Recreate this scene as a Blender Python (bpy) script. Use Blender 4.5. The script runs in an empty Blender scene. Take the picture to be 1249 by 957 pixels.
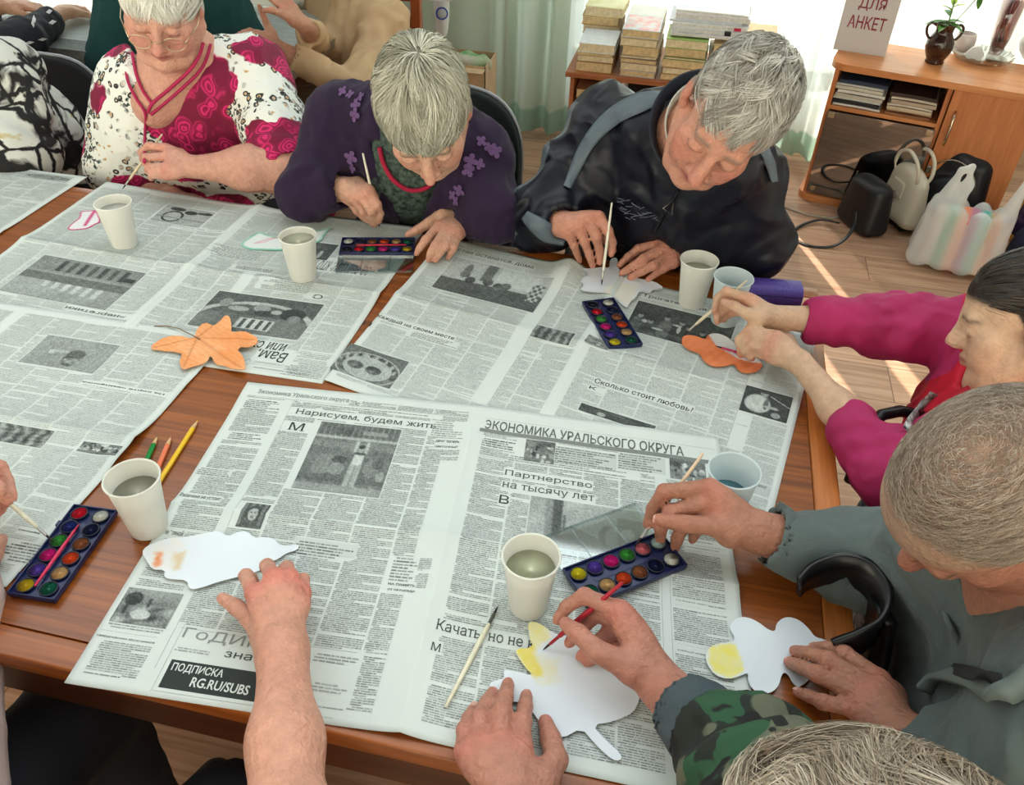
import bpy, bmesh, math, random
import numpy as np
from mathutils import Vector, Matrix
rng = np.random.default_rng(7); random.seed(7)
SC = bpy.context.scene; COL = SC.collection
# ------------------------------------------------------------------ camera, world, sun, exposure
IW, IH, FPX = 1249, 957, 1022.4
CR = np.array([0.97515925, 0.21976596, 0.02770141])
CU = np.array([-0.16024053, 0.61356599, 0.77321391])
CF = np.array([-0.15294945, 0.75844558, -0.63353996])
CC = np.array([0, 0, 1.688])
cam = bpy.data.cameras.new('camera'); camo = bpy.data.objects.new('camera', cam); COL.objects.link(camo)
cam.sensor_width = 36; cam.lens = FPX / IW * 36; cam.clip_start = .02
mw = Matrix.Identity(4)
for i in range(3):
    mw[i][0] = CR[i]; mw[i][1] = CU[i]; mw[i][2] = -CF[i]; mw[i][3] = CC[i]
camo.matrix_world = mw; SC.camera = camo
SC.view_settings.view_transform = 'Standard'; SC.view_settings.look = 'None'
SC.view_settings.gamma = 1; SC.view_settings.use_curve_mapping = False
SC.view_settings.exposure = 0.14
w = bpy.data.worlds.new('world'); SC.world = w; w.use_nodes = True
nt = w.node_tree; nt.nodes.clear()
def N(nt, t, **k):
    n = nt.nodes.new(t)
    for a, b in k.items(): setattr(n, a, b)
    return n
wo = N(nt, 'ShaderNodeOutputWorld'); bg = N(nt, 'ShaderNodeBackground'); tc = N(nt, 'ShaderNodeTexCoord')
sx = N(nt, 'ShaderNodeSeparateXYZ'); nt.links.new(tc.outputs['Generated'], sx.inputs[0])
# daylight: brighter towards the window side (+Y) and the zenith
m1 = N(nt, 'ShaderNodeMath', operation='MULTIPLY_ADD'); nt.links.new(sx.outputs[1], m1.inputs[0]); m1.inputs[1].default_value = 1.35; m1.inputs[2].default_value = .20
m2 = N(nt, 'ShaderNodeMath', operation='MULTIPLY_ADD'); nt.links.new(sx.outputs[2], m2.inputs[0]); m2.inputs[1].default_value = .50; nt.links.new(m1.outputs[0], m2.inputs[2])
m3 = N(nt, 'ShaderNodeMath', operation='MAXIMUM'); nt.links.new(m2.outputs[0], m3.inputs[0]); m3.inputs[1].default_value = .05
m4 = N(nt, 'ShaderNodeMath', operation='MULTIPLY'); nt.links.new(m3.outputs[0], m4.inputs[0]); m4.inputs[1].default_value = 2.0
nt.links.new(m4.outputs[0], bg.inputs[1]); bg.inputs[0].default_value = (.91, 1.0, .99, 1)
nt.links.new(bg.outputs[0], wo.inputs[0])
sun = bpy.data.lights.new('sun', 'SUN'); sun.energy = 13.0; sun.angle = .009; sun.color = (1, .9, .76)
suno = bpy.data.objects.new('sun', sun); COL.objects.link(suno)
SUND = np.array([.35, -.94, -.78]); SUND /= np.linalg.norm(SUND)
suno.rotation_euler = Vector(SUND).to_track_quat('-Z', 'Y').to_euler()
suno.location = (-2, 8, 6)

# ------------------------------------------------------------------ measuring helpers: a point of the room from where it is seen
def ray(x, y): return CF + CR * (x - IW / 2) / FPX - CU * (y - IH / 2) / FPX
def at(x, y, z):
    d = ray(x, y); return CC + d * (z - CC[2]) / d[2]
def aty(x, y, Y):
    d = ray(x, y); return CC + d * Y / d[1]
def dep(x, y, D): return CC + ray(x, y) * D
def pix(P):
    d = np.array(P) - CC; ww = d @ CF
    return IW / 2 + FPX * (d @ CR) / ww, IH / 2 - FPX * (d @ CU) / ww
TZ = .75
def tab(x, y, h=0.0): return at(x, y, TZ + h)

# ------------------------------------------------------------------ object helpers
def s2l(c):
    c = np.array(c, float) / 255.
    return tuple(np.where(c <= .04045, c / 12.92, ((c + .055) / 1.055) ** 2.4)) + (1.,)
def tag(o, label=None, cat=None, group=None, kind=None):
    if label: o['label'] = label
    if cat: o['category'] = cat
    if group: o['group'] = group
    if kind: o['kind'] = kind
    return o
def empty(name, loc=(0, 0, 0), label=None, cat=None, group=None, rz=0):
    o = bpy.data.objects.new(name, None); COL.objects.link(o); o.location = loc; o.rotation_euler = (0, 0, rz)
    o.empty_display_size = .02
    return tag(o, label, cat, group)
def world_of(o):
    M = Matrix.LocRotScale(o.location, o.rotation_euler, o.scale)
    return M if o.parent is None else world_of(o.parent) @ o.matrix_parent_inverse @ M
def link(name, me, mats, parent=None, smooth=True, world=True):
    o = bpy.data.objects.new(name, me); COL.objects.link(o)
    if not isinstance(mats, (list, tuple)): mats = [mats]
    for m in mats: me.materials.append(m)
    if smooth and len(me.polygons): me.polygons.foreach_set('use_smooth', np.ones(len(me.polygons), bool))
    if parent is not None:
        o.parent = parent
        if world:
            M = world_of(parent)
            o.matrix_parent_inverse = M.inverted()
    return o
def mesh_np(name, V, F, mi=None, col=None, colname='Col'):
    """F: (n,4) or (n,3) int array or list of such arrays"""
    me = bpy.data.meshes.new(name)
    V = np.asarray(V, np.float32); Fs = F if isinstance(F, list) else [F]
    Fs = [np.asarray(f, np.int32) for f in Fs if len(f)]
    me.vertices.add(len(V)); me.vertices.foreach_set('co', V.ravel())
    loops = np.concatenate([f.ravel() for f in Fs]) if Fs else np.zeros(0, np.int32)
    tot = np.concatenate([np.full(len(f), f.shape[1], np.int32) for f in Fs]) if Fs else np.zeros(0, np.int32)
    st = np.concatenate([[0], np.cumsum(tot)[:-1]]).astype(np.int32) if len(tot) else tot
    me.loops.add(len(loops)); me.loops.foreach_set('vertex_index', loops)
    me.polygons.add(len(tot)); me.polygons.foreach_set('loop_start', st)
    try: me.polygons.foreach_set('loop_total', tot)
    except Exception: pass
    if mi is not None: me.polygons.foreach_set('material_index', np.asarray(mi, np.int32))
    me.update(calc_edges=True)
    if col is not None:
        c = np.asarray(col, np.float32)
        if c.ndim == 1: c = np.repeat(c[:, None], 3, 1)
        if c.shape[1] == 3: c = np.concatenate([c, np.ones((len(c), 1), np.float32)], 1)
        a = me.attributes.new(colname, 'FLOAT_COLOR', 'POINT'); a.data.foreach_set('color', c.ravel())
    return me
class MB:
    """collects shapes, builds ONE mesh"""
    def __init__(s): s.v = []; s.f = []; s.m = []; s.n = 0
    def add(s, V, F, m=0):
        V = [tuple(map(float, q)) for q in V]
        s.v += V; s.f += [tuple(i + s.n for i in f) for f in F]; s.m += [m] * len(F); s.n += len(V); return s
    def box(s, lo, hi, m=0, M=None, r=0):
        x0, y0, z0 = lo; x1, y1, z1 = hi
        if r > 0:
            bm = bmesh.new(); bmesh.ops.create_cube(bm, size=1)
            for v in bm.verts: v.co = Vector(((x0 + x1) / 2 + v.co.x * (x1 - x0), (y0 + y1) / 2 + v.co.y * (y1 - y0), (z0 + z1) / 2 + v.co.z * (z1 - z0)))
            bmesh.ops.bevel(bm, geom=list(bm.edges), offset=r, segments=3, affect='EDGES', profile=.5)
            bm.verts.index_update()
            V = [v.co.copy() for v in bm.verts]; F = [[v.index for v in f.verts] for f in bm.faces]; bm.free()
        else:
            V = [Vector(q) for q in ((x0, y0, z0), (x1, y0, z0), (x1, y1, z0), (x0, y1, z0), (x0, y0, z1), (x1, y0, z1), (x1, y1, z1), (x0, y1, z1))]
            F = [(0, 3, 2, 1), (4, 5, 6, 7), (0, 1, 5, 4), (1, 2, 6, 5), (2, 3, 7, 6), (3, 0, 4, 7)]
        if M is not None: V = [M @ Vector(q) for q in V]
        return s.add(V, F, m)
    def tube(s, pts, rad, n=10, m=0, caps=True, closed=False):
        P = np.array(pts, float); k = len(P); rad = np.broadcast_to(rad, (k,))
        T = np.gradient(P, axis=0) if not closed else np.roll(P, -1, 0) - np.roll(P, 1, 0)
        T /= np.linalg.norm(T, axis=1)[:, None] + 1e-12
        nrm = np.cross(T[0], [0, 0, 1.]); 
        if np.linalg.norm(nrm) < 1e-3: nrm = np.array([1., 0, 0])
        V = []
        for i in range(k):
            nrm = nrm - T[i] * (nrm @ T[i]); nrm /= np.linalg.norm(nrm) + 1e-12; b = np.cross(T[i], nrm)
            for j in range(n):
                a = 2 * math.pi * j / n; V.append(P[i] + rad[i] * (nrm * math.cos(a) + b * math.sin(a)))
        F = []
        for i in range(k if closed else k - 1):
            i2 = (i + 1) % k
            for j in range(n):
                j2 = (j + 1) % n; F.append((i * n + j, i * n + j2, i2 * n + j2, i2 * n + j))
        if caps and not closed: F += [tuple(range(n - 1, -1, -1)), tuple((k - 1) * n + j for j in range(n))]
        return s.add(V, F, m)
    def lathe(s, prof, o=(0, 0, 0), n=40, m=0, sx=1, sy=1, M=None):
        """prof: list of (r, z)"""
        V = []; F = []
        for r_, z_ in prof:
            for j in range(n):
                a = 2 * math.pi * j / n; V.append(Vector((o[0] + sx * r_ * math.cos(a), o[1] + sy * r_ * math.sin(a), o[2] + z_)))
        for i in range(len(prof) - 1):
            for j in range(n):
                j2 = (j + 1) % n; F.append((i * n + j, i * n + j2, (i + 1) * n + j2, (i + 1) * n + j))
        if prof[0][0] > 1e-5: F.append(tuple(range(n - 1, -1, -1)))
        if prof[-1][0] > 1e-5: F.append(tuple((len(prof) - 1) * n + j for j in range(n)))
        if M is not None: V = [M @ q for q in V]
        return s.add(V, F, m)
    def prism(s, poly, z0, z1, m=0, M=None):
        """poly: 2-D outline counterclockwise; extruded from z0 to z1"""
        n = len(poly); V = [Vector((p[0], p[1], z0)) for p in poly] + [Vector((p[0], p[1], z1)) for p in poly]
        if M is not None: V = [M @ q for q in V]
        F = [tuple(range(n - 1, -1, -1)), tuple(range(n, 2 * n))] + [(i, (i + 1) % n, n + (i + 1) % n, n + i) for i in range(n)]
        return s.add(V, F, m)
    def build(s, name, mats, parent=None, smooth=False, angle=None, world=True):
        me = bpy.data.meshes.new(name); me.from_pydata(s.v, [], s.f); me.update()
        if len(set(s.m)) > 1: me.polygons.foreach_set('material_index', np.array(s.m, np.int32))
        o = link(name, me, mats, parent, smooth, world)
        if angle is not None:
            me.polygons.foreach_set('use_smooth', np.ones(len(me.polygons), bool)); me.set_sharp_from_angle(angle=math.radians(angle))
        return o
def crv(pts, n=28):
    """smooth curve through points"""
    P = np.array(pts, float); t = np.linspace(0, len(P) - 1, n); i = np.clip(t.astype(int), 0, len(P) - 2); f = (t - i)[:, None]; g = lambda k: P[np.clip(k, 0, len(P) - 1)]; p0, p1, p2, p3 = g(i - 1), g(i), g(i + 1), g(i + 2)
    return .5 * (2 * p1 + (p2 - p0) * f + (2 * p0 - 5 * p1 + 4 * p2 - p3) * f ** 2 + (3 * p1 - p0 - 3 * p2 + p3) * f ** 3)
# ------------------------------------------------------------------ materials
MATS = {}
def mat(name, col, rough=.6, spec=.5, metal=0, noise=0, nscale=20, bump=0, bscale=200, attr=None, trans=0, ior=1.45, sss=0, sheen=0, coat=0, col2=None, alpha=1, crease=0, cscale=14, bdist=.002):
    """procedural principled material: colour varied by noise, bumped by noise"""
    m = bpy.data.materials.new(name); m.use_nodes = True; nt = m.node_tree; b = nt.nodes['Principled BSDF']
    c = s2l(col) if max(col[:3]) > 1.001 else tuple(col[:3]) + (1,)
    b.inputs['Base Color'].default_value = c; b.inputs['Roughness'].default_value = rough
    b.inputs['Specular IOR Level'].default_value = spec; b.inputs['Metallic'].default_value = metal
    b.inputs['Transmission Weight'].default_value = trans; b.inputs['IOR'].default_value = ior
    b.inputs['Coat Weight'].default_value = coat; b.inputs['Alpha'].default_value = alpha
    if sheen: b.inputs['Sheen Weight'].default_value = sheen
    if sss:
        b.inputs['Subsurface Weight'].default_value = sss; b.inputs['Subsurface Radius'].default_value = (.012, .005, .003); b.inputs['Subsurface Scale'].default_value = 1
    tcn = N(nt, 'ShaderNodeTexCoord'); src = None
    if attr:
        a = N(nt, 'ShaderNodeAttribute', attribute_name=attr); src = a.outputs['Color']
    if noise or col2:
        t = N(nt, 'ShaderNodeTexNoise'); t.inputs['Scale'].default_value = nscale; t.inputs['Detail'].default_value = 5; t.inputs['Roughness'].default_value = .6
        nt.links.new(tcn.outputs['Object'], t.inputs['Vector'])
        if col2:
            mx = N(nt, 'ShaderNodeMix', data_type='RGBA'); mx.inputs[6].default_value = c; mx.inputs[7].default_value = s2l(col2)
            rp = N(nt, 'ShaderNodeMapRange'); rp.inputs[1].default_value = .35; rp.inputs[2].default_value = .65; nt.links.new(t.outputs[0], rp.inputs[0]); nt.links.new(rp.outputs[0], mx.inputs[0])
        else:
            mx = N(nt, 'ShaderNodeMix', data_type='RGBA', blend_type='MULTIPLY'); mx.inputs[0].default_value = 1
            if src is not None: nt.links.new(src, mx.inputs[6])
            else: mx.inputs[6].default_value = c
            rp = N(nt, 'ShaderNodeMapRange'); rp.inputs[1].default_value = .3; rp.inputs[2].default_value = .7; rp.inputs[3].default_value = 1 - noise; rp.inputs[4].default_value = 1 + noise * .5
            nt.links.new(t.outputs[0], rp.inputs[0]); nt.links.new(rp.outputs[0], mx.inputs[7])
        src = mx.outputs[2]
    if src is not None: nt.links.new(src, b.inputs['Base Color'])
    if bump:
        t2 = N(nt, 'ShaderNodeTexNoise'); t2.inputs['Scale'].default_value = bscale; t2.inputs['Detail'].default_value = 4
        nt.links.new(tcn.outputs['Object'], t2.inputs['Vector'])
        bn = N(nt, 'ShaderNodeBump'); bn.inputs['Strength'].default_value = bump; bn.inputs['Distance'].default_value = bdist
        nt.links.new(t2.outputs[0], bn.inputs['Height']); nt.links.new(bn.outputs[0], b.inputs['Normal'])
    if crease: add_crease(nt, b, crease, cscale)
    MATS[name] = m
    return m
def add_crease(nt, b, strength, scale, dist=.022):
    """sharp irregular cloth creases as a second bump"""
    tcn = N(nt, 'ShaderNodeTexCoord'); t = N(nt, 'ShaderNodeTexNoise', noise_type='RIDGED_MULTIFRACTAL'); t.inputs['Scale'].default_value = scale; t.inputs['Detail'].default_value = 2.5; t.inputs['Distortion'].default_value = .7; t.inputs['Roughness'].default_value = .45
    nt.links.new(tcn.outputs['Object'], t.inputs['Vector']); bn = N(nt, 'ShaderNodeBump'); bn.inputs['Strength'].default_value = strength; bn.inputs['Distance'].default_value = dist; nt.links.new(t.outputs[0], bn.inputs['Height'])
    l = b.inputs['Normal'].links
    if l: nt.links.new(l[0].from_socket, bn.inputs['Normal'])
    nt.links.new(bn.outputs[0], b.inputs['Normal'])
def wood(name, c1, c2, axis='X', scale=9, rough=.4, streak=18, coat=0, bump=.05):
    m = bpy.data.materials.new(name); m.use_nodes = True; nt = m.node_tree; b = nt.nodes['Principled BSDF']
    tcn = N(nt, 'ShaderNodeTexCoord'); mp = N(nt, 'ShaderNodeMapping'); nt.links.new(tcn.outputs['Object'], mp.inputs[0])
    sc = [scale * streak / 6] * 3; sc['XYZ'.index(axis)] = scale / streak * 2
    mp.inputs['Scale'].default_value = sc
    t = N(nt, 'ShaderNodeTexNoise'); t.inputs['Scale'].default_value = 3; t.inputs['Detail'].default_value = 8; t.inputs['Roughness'].default_value = .65; t.inputs['Distortion'].default_value = .6
    nt.links.new(mp.outputs[0], t.inputs[0])
    r = N(nt, 'ShaderNodeValToRGB'); r.color_ramp.elements[0].position = .32; r.color_ramp.elements[1].position = .68
    r.color_ramp.elements[0].color = s2l(c1); r.color_ramp.elements[1].color = s2l(c2); nt.links.new(t.outputs[0], r.inputs[0])
    nt.links.new(r.outputs[0], b.inputs['Base Color']); b.inputs['Roughness'].default_value = rough; b.inputs['Coat Weight'].default_value = coat
    bn = N(nt, 'ShaderNodeBump'); bn.inputs['Strength'].default_value = bump; bn.inputs['Distance'].default_value = .001
    nt.links.new(t.outputs[0], bn.inputs['Height']); nt.links.new(bn.outputs[0], b.inputs['Normal'])
    return m
def clear_mat(name, tint=(255, 255, 255), gl=.1, rough=.05):
    m = bpy.data.materials.new(name); m.use_nodes = True; nt = m.node_tree; nt.nodes.clear()
    o = N(nt, 'ShaderNodeOutputMaterial'); t = N(nt, 'ShaderNodeBsdfTransparent'); g = N(nt, 'ShaderNodeBsdfGlossy'); x = N(nt, 'ShaderNodeMixShader')
    t.inputs[0].default_value = s2l(tint); g.inputs['Roughness'].default_value = rough
    lw = N(nt, 'ShaderNodeLayerWeight'); lw.inputs[0].default_value = .35; mr = N(nt, 'ShaderNodeMapRange'); mr.inputs[3].default_value = gl; mr.inputs[4].default_value = .7
    nt.links.new(lw.outputs['Facing'], mr.inputs[0]); nt.links.new(mr.outputs[0], x.inputs[0]); nt.links.new(t.outputs[0], x.inputs[1]); nt.links.new(g.outputs[0], x.inputs[2]); nt.links.new(x.outputs[0], o.inputs[0]); return m
# ------------------------------------------------------------------ smooth solids (signed distance fields turned into one continuous mesh)
def rot_to(zdir, xhint=(1, 0, 0)):
    z = np.array(zdir, float); z /= np.linalg.norm(z); x = np.array(xhint, float); x = x - z * (x @ z); x /= np.linalg.norm(x)
    return np.stack([x, np.cross(z, x), z], 1)           # columns = axes
class Solid:
    def __init__(s): s.p = []
    def cone(s, a, b, r1, r2=None, k=.01, op=0, flat=None):
        """round cone; flat=(dir, factor) squashes it along dir"""
        r2 = r1 if r2 is None else r2; s.p.append((op, 'c', np.array(a, float), np.array(b, float), r1, r2, k, flat)); return s
    def chain(s, pts, rads, k=.006, op=0, flat=None):
        for i in range(len(pts) - 1): s.cone(pts[i], pts[i + 1], rads[i], rads[i + 1], k if i else k, op, flat)
        return s
    def ell(s, c, r, R=None, k=.01, op=0):
        s.p.append((op, 'e', np.array(c, float), np.array(r, float), np.eye(3) if R is None else np.array(R, float), 0, k, None)); return s
    def cut(s, fn): s.p.append((2, 'f', fn, None, None, None, .0, None)); return s      # fn(P)->distance; keeps fn<0
    def mesh(s, res=.005, disp=None, smooth=0):
        lo = np.full(3, 1e9); hi = -lo
        def bb(q):
            if q[1] == 'c':
                m = max(q[4], q[5]); return np.minimum(q[2], q[3]) - m, np.maximum(q[2], q[3]) + m
            e = np.sqrt((q[4] ** 2) @ (q[3] ** 2)); return q[2] - e, q[2] + e
        for q in s.p:
            if q[0] == 0: a, b = bb(q); lo = np.minimum(lo, a); hi = np.maximum(hi, b)
        lo = lo - 3 * res - .004; hi = hi + 3 * res + .004
        n = np.ceil((hi - lo) / res).astype(int) + 1
        F = np.full(n, .1, np.float32)
        ax = [lo[i] + res * np.arange(n[i]) for i in range(3)]
        for q in s.p:
            op, ty, k = q[0], q[1], q[6]
            if ty == 'f':
                P = np.stack(np.meshgrid(*ax, indexing='ij'), -1); F = np.maximum(F, q[2](P).astype(np.float32)); continue
            a, b = bb(q); a = a - k - 3 * res - .006; b = b + k + 3 * res + .006
            i0 = np.clip(np.floor((a - lo) / res).astype(int), 0, n); i1 = np.clip(np.ceil((b - lo) / res).astype(int) + 1, 0, n)
            if (i1 <= i0).any(): continue
            sl = tuple(slice(i0[i], i1[i]) for i in range(3))
            X = ax[0][sl[0]][:, None, None]; Y = ax[1][sl[1]][None, :, None]; Z = ax[2][sl[2]][None, None, :]
            if ty == 'c':
                A, B = q[2], q[3]; d = B - A; L2 = d @ d + 1e-12
                px, py, pz = X - A[0], Y - A[1], Z - A[2]
                t = np.clip((px * d[0] + py * d[1] + pz * d[2]) / L2, 0, 1)
                ex, ey, ez = px - t * d[0], py - t * d[1], pz - t * d[2]
                if q[7] is not None:
                    u = np.array(q[7][0], float); u /= np.linalg.norm(u); g = 1 / q[7][1] - 1
                    w_ = (ex * u[0] + ey * u[1] + ez * u[2]) * g; ex, ey, ez = ex + w_ * u[0], ey + w_ * u[1], ez + w_ * u[2]
                D = np.sqrt(ex * ex + ey * ey + ez * ez) - (q[4] + (q[5] - q[4]) * t)
                if q[7] is not None: D = D * min(1, q[7][1] * 1.25)
            else:
                c, r, R = q[2], q[3], q[4]; px, py, pz = X - c[0], Y - c[1], Z - c[2]
                l = [R[0, i] * px + R[1, i] * py + R[2, i] * pz for i in range(3)]
                k0 = np.sqrt(sum((l[i] / r[i]) ** 2 for i in range(3))); k1 = np.sqrt(sum((l[i] / r[i] ** 2) ** 2 for i in range(3)))
                D = k0 * (k0 - 1) / (k1 + 1e-9)
            f = F[sl]
            if op == 0:
                if k > 0: h = np.maximum(k - np.abs(f - D), 0) / k; F[sl] = np.minimum(f, D) - h * h * k * .25
                else: F[sl] = np.minimum(f, D)
            elif op == 1:
                D = -D
                if k > 0: h = np.maximum(k - np.abs(f - D), 0) / k; F[sl] = np.maximum(f, D) + h * h * k * .25
                else: F[sl] = np.maximum(f, D)
        V, Q = surfnet(F, lo, res)
        for _ in range(smooth): V = relax(V, Q)
        if disp is not None:
            Nn = vnormals(V, Q); V = V + Nn * disp(V, Nn)[:, None]
        return V, Q
def surfnet(F, lo, res):
    S = F < 0; n = np.array(F.shape)
    c = np.zeros(n - 1, np.int8)
    for dx in (0, 1):
        for dy in (0, 1):
            for dz in (0, 1): c += S[dx:n[0] - 1 + dx, dy:n[1] - 1 + dy, dz:n[2] - 1 + dz]
    I = np.argwhere((c > 0) & (c < 8)); idx = np.full(n - 1, -1, np.int32); idx[tuple(I.T)] = np.arange(len(I))
    acc = np.zeros((len(I), 3)); cnt = np.zeros(len(I))
    cor = [np.array((a, b, d)) for a in (0, 1) for b in (0, 1) for d in (0, 1)]
    for i in range(8):
        for j in range(i + 1, 8):
            if np.abs(cor[i] - cor[j]).sum() != 1: continue
            fa = F[tuple((I + cor[i]).T)]; fb = F[tuple((I + cor[j]).T)]; m = (fa < 0) != (fb < 0)
            t = np.where(m, fa / np.where(m, fa - fb, 1), 0)
            acc += np.where(m[:, None], cor[i] + t[:, None] * (cor[j] - cor[i]), 0); cnt += m
    V = lo + res * (I + acc / np.maximum(cnt, 1)[:, None])
    Q = []
    for d in range(3):
        a, b = (d + 1) % 3, (d + 2) % 3
        s0 = [slice(None)] * 3; s1 = [slice(None)] * 3; s0[d] = slice(0, -1); s1[d] = slice(1, None)
        A = S[tuple(s0)]; B = S[tuple(s1)]; E = np.argwhere(A != B)
        E = E[(E[:, a] > 0) & (E[:, b] > 0) & (E[:, a] < n[a] - 1) & (E[:, b] < n[b] - 1)]
        if not len(E): continue
        ua = np.zeros(3, int); ua[a] = 1; ub = np.zeros(3, int); ub[b] = 1
        q = np.stack([idx[tuple((E - ua - ub).T)], idx[tuple((E - ub).T)], idx[tuple(E.T)], idx[tuple((E - ua).T)]], 1)
        fl = ~A[tuple(E.T)]; q[fl] = q[fl][:, ::-1]; Q.append(q)
    Q = np.concatenate(Q); Q = Q[(Q >= 0).all(1)]
    return V, Q
def relax(V, Q, f=.5):
    acc = np.zeros_like(V); cnt = np.zeros(len(V))
    for i in range(4):
        for j in (1, 3): np.add.at(acc, Q[:, i], V[Q[:, (i + j) % 4]]); np.add.at(cnt, Q[:, i], 1)
    return V + f * (acc / np.maximum(cnt, 1)[:, None] - V)
def vnormals(V, Q):
    nr = np.cross(V[Q[:, 2]] - V[Q[:, 0]], V[Q[:, 3]] - V[Q[:, 1]]); out = np.zeros_like(V)
    for i in range(4): np.add.at(out, Q[:, i], nr)
    return out / (np.linalg.norm(out, axis=1)[:, None] + 1e-12)
def snoise(P, scale, seed=0, oct=3):
    """cheap smooth noise, about -1..1"""
    r = np.random.default_rng(seed); o = np.zeros(len(P)); a = 1.; tot = 0
    for _ in range(oct):
        W_ = r.normal(size=(5, 3)) * scale; ph = r.uniform(0, 6.28, 5)
        q = P + .25 / scale * np.stack([np.sin(P @ (r.normal(size=3) * scale) + i) for i in range(3)], 1)
        o += a * np.sin(q @ W_.T + ph).mean(1) * 1.6; tot += a; a *= .5; scale *= 2.1
    return o / tot
# ------------------------------------------------------------------ room shell
def laminate():
    m = bpy.data.materials.new('laminate'); m.use_nodes = True; nt = m.node_tree; b = nt.nodes['Principled BSDF']
    tcn = N(nt, 'ShaderNodeTexCoord'); br = N(nt, 'ShaderNodeTexBrick', offset=.37, offset_frequency=2)
    nt.links.new(tcn.outputs['Object'], br.inputs['Vector'])
    br.inputs['Scale'].default_value = 1; br.inputs['Mortar Size'].default_value = .0016; br.inputs['Brick Width'].default_value = 1.25; br.inputs['Row Height'].default_value = .19
    br.inputs['Color1'].default_value = (0, 0, 0, 1); br.inputs['Color2'].default_value = (1, 1, 1, 1); br.inputs['Mortar'].default_value = (.5, .5, .5, 1); br.inputs['Mortar Smooth'].default_value = .1
    mp = N(nt, 'ShaderNodeMapping'); mp.inputs['Scale'].default_value = (1.6, 26, 1); nt.links.new(tcn.outputs['Object'], mp.inputs[0])
    ad = N(nt, 'ShaderNodeVectorMath', operation='MULTIPLY_ADD'); nt.links.new(br.outputs['Color'], ad.inputs[0]); ad.inputs[1].default_value = (7, 7, 7); nt.links.new(mp.outputs[0], ad.inputs[2])
    t = N(nt, 'ShaderNodeTexNoise'); t.inputs['Scale'].default_value = 1.6; t.inputs['Detail'].default_value = 9; t.inputs['Roughness'].default_value = .68; t.inputs['Distortion'].default_value = .8; nt.links.new(ad.outputs[0], t.inputs[0])
    r = N(nt, 'ShaderNodeValToRGB'); e = r.color_ramp.elements; e[0].position = .3; e[1].position = .7; e[0].color = s2l((150, 110, 86)); e[1].color = s2l((208, 170, 144))
    q = e.new(.5); q.color = s2l((188, 148, 120)); nt.links.new(t.outputs[0], r.inputs[0])
    mx = N(nt, 'ShaderNodeMix', data_type='RGBA', blend_type='MULTIPLY'); mx.inputs[0].default_value = 1
    mr = N(nt, 'ShaderNodeMapRange'); mr.inputs[3].default_value = .84; mr.inputs[4].default_value = 1.08; nt.links.new(br.outputs['Color'], mr.inputs[0])
    nt.links.new(r.outputs[0], mx.inputs[6]); nt.links.new(mr.outputs[0], mx.inputs[7])
    m2 = N(nt, 'ShaderNodeMix', data_type='RGBA'); nt.links.new(br.outputs['Fac'], m2.inputs[0]); nt.links.new(mx.outputs[2], m2.inputs[6]); m2.inputs[7].default_value = s2l((110, 76, 56))
    nt.links.new(m2.outputs[2], b.inputs['Base Color']); b.inputs['Roughness'].default_value = .38
    return m
WALLM = mat('wall_paint', (222, 224, 216), .8, bump=.1, bscale=90)
WHITEP = mat('white_enamel', (232, 234, 230), .35)
fl = MB().box((-5.2, -1.6, -.06), (2.75, 4.42, 0)).build('floor', laminate()); tag(fl, kind='structure')
# back wall: a strip below the sills, piers and a lintel around three windows, made extra tall to block the sun
WY = 4.42; wins = [(-4.3, -2.1), (-.72, 1.40)]
b = MB(); b.box((-5.2, WY, 0), (2.75, WY + .3, .24)); b.box((-5.2, WY, 2.3), (2.75, WY + .3, 5.0))
xs = [-5.2] + [q for w_ in wins for q in w_] + [2.75]
for i in range(0, len(xs), 2): b.box((xs[i], WY, .24), (xs[i + 1], WY + .3, 2.3))
tag(b.build('wall_back', WALLM), kind='structure')
tag(MB().box((2.75, -1.6, 0), (2.95, WY + .3, 3.0)).build('wall_right', WALLM), kind='structure')
tag(MB().box((-5.4, -1.8, 0), (2.95, -1.6, 3.0)).build('wall_front', WALLM), kind='structure')
tag(MB().box((-5.4, -1.6, 0), (-5.2, WY + .3, 3.0)).build('wall_left', WALLM), kind='structure')
GLASS = clear_mat('window_glass', (255, 255, 255), .02, .02)
for i, (x0, x1) in enumerate(wins):
    b = MB(); y0, y1 = WY + .12, WY + .18; t = .06; xm = (x0 + x1) / 2
    for lo, hi in (((x0, .24), (x1, .24 + t)), ((x0, 2.3 - t), (x1, 2.3)), ((x0, .24), (x0 + t, 2.3)), ((x1 - t, .24), (x1, 2.3)), ((xm - .04, .24), (xm + .04, 2.3)), ((x0, .80), (x1, .85))):
        b.box((lo[0], y0, lo[1]), (hi[0], y1, hi[1]))
    f = tag(b.build('window_%d' % (i + 1), WHITEP), kind='structure')
    MB().box((x0 + t, y0 + .025, .24 + t), (x1 - t, y0 + .031, 2.3 - t)).build('pane', GLASS, f)
    tag(MB().box((x0 - .05, WY - .10, .20), (x1 + .05, WY + .1, .24), r=.008).build('window_sill', WHITEP, f))
tag(MB().box((-5.2, WY - .02, 0), (2.75, WY, .08)).build('baseboard_back', mat('baseboard', (200, 170, 140), .5)), kind='structure')
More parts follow.
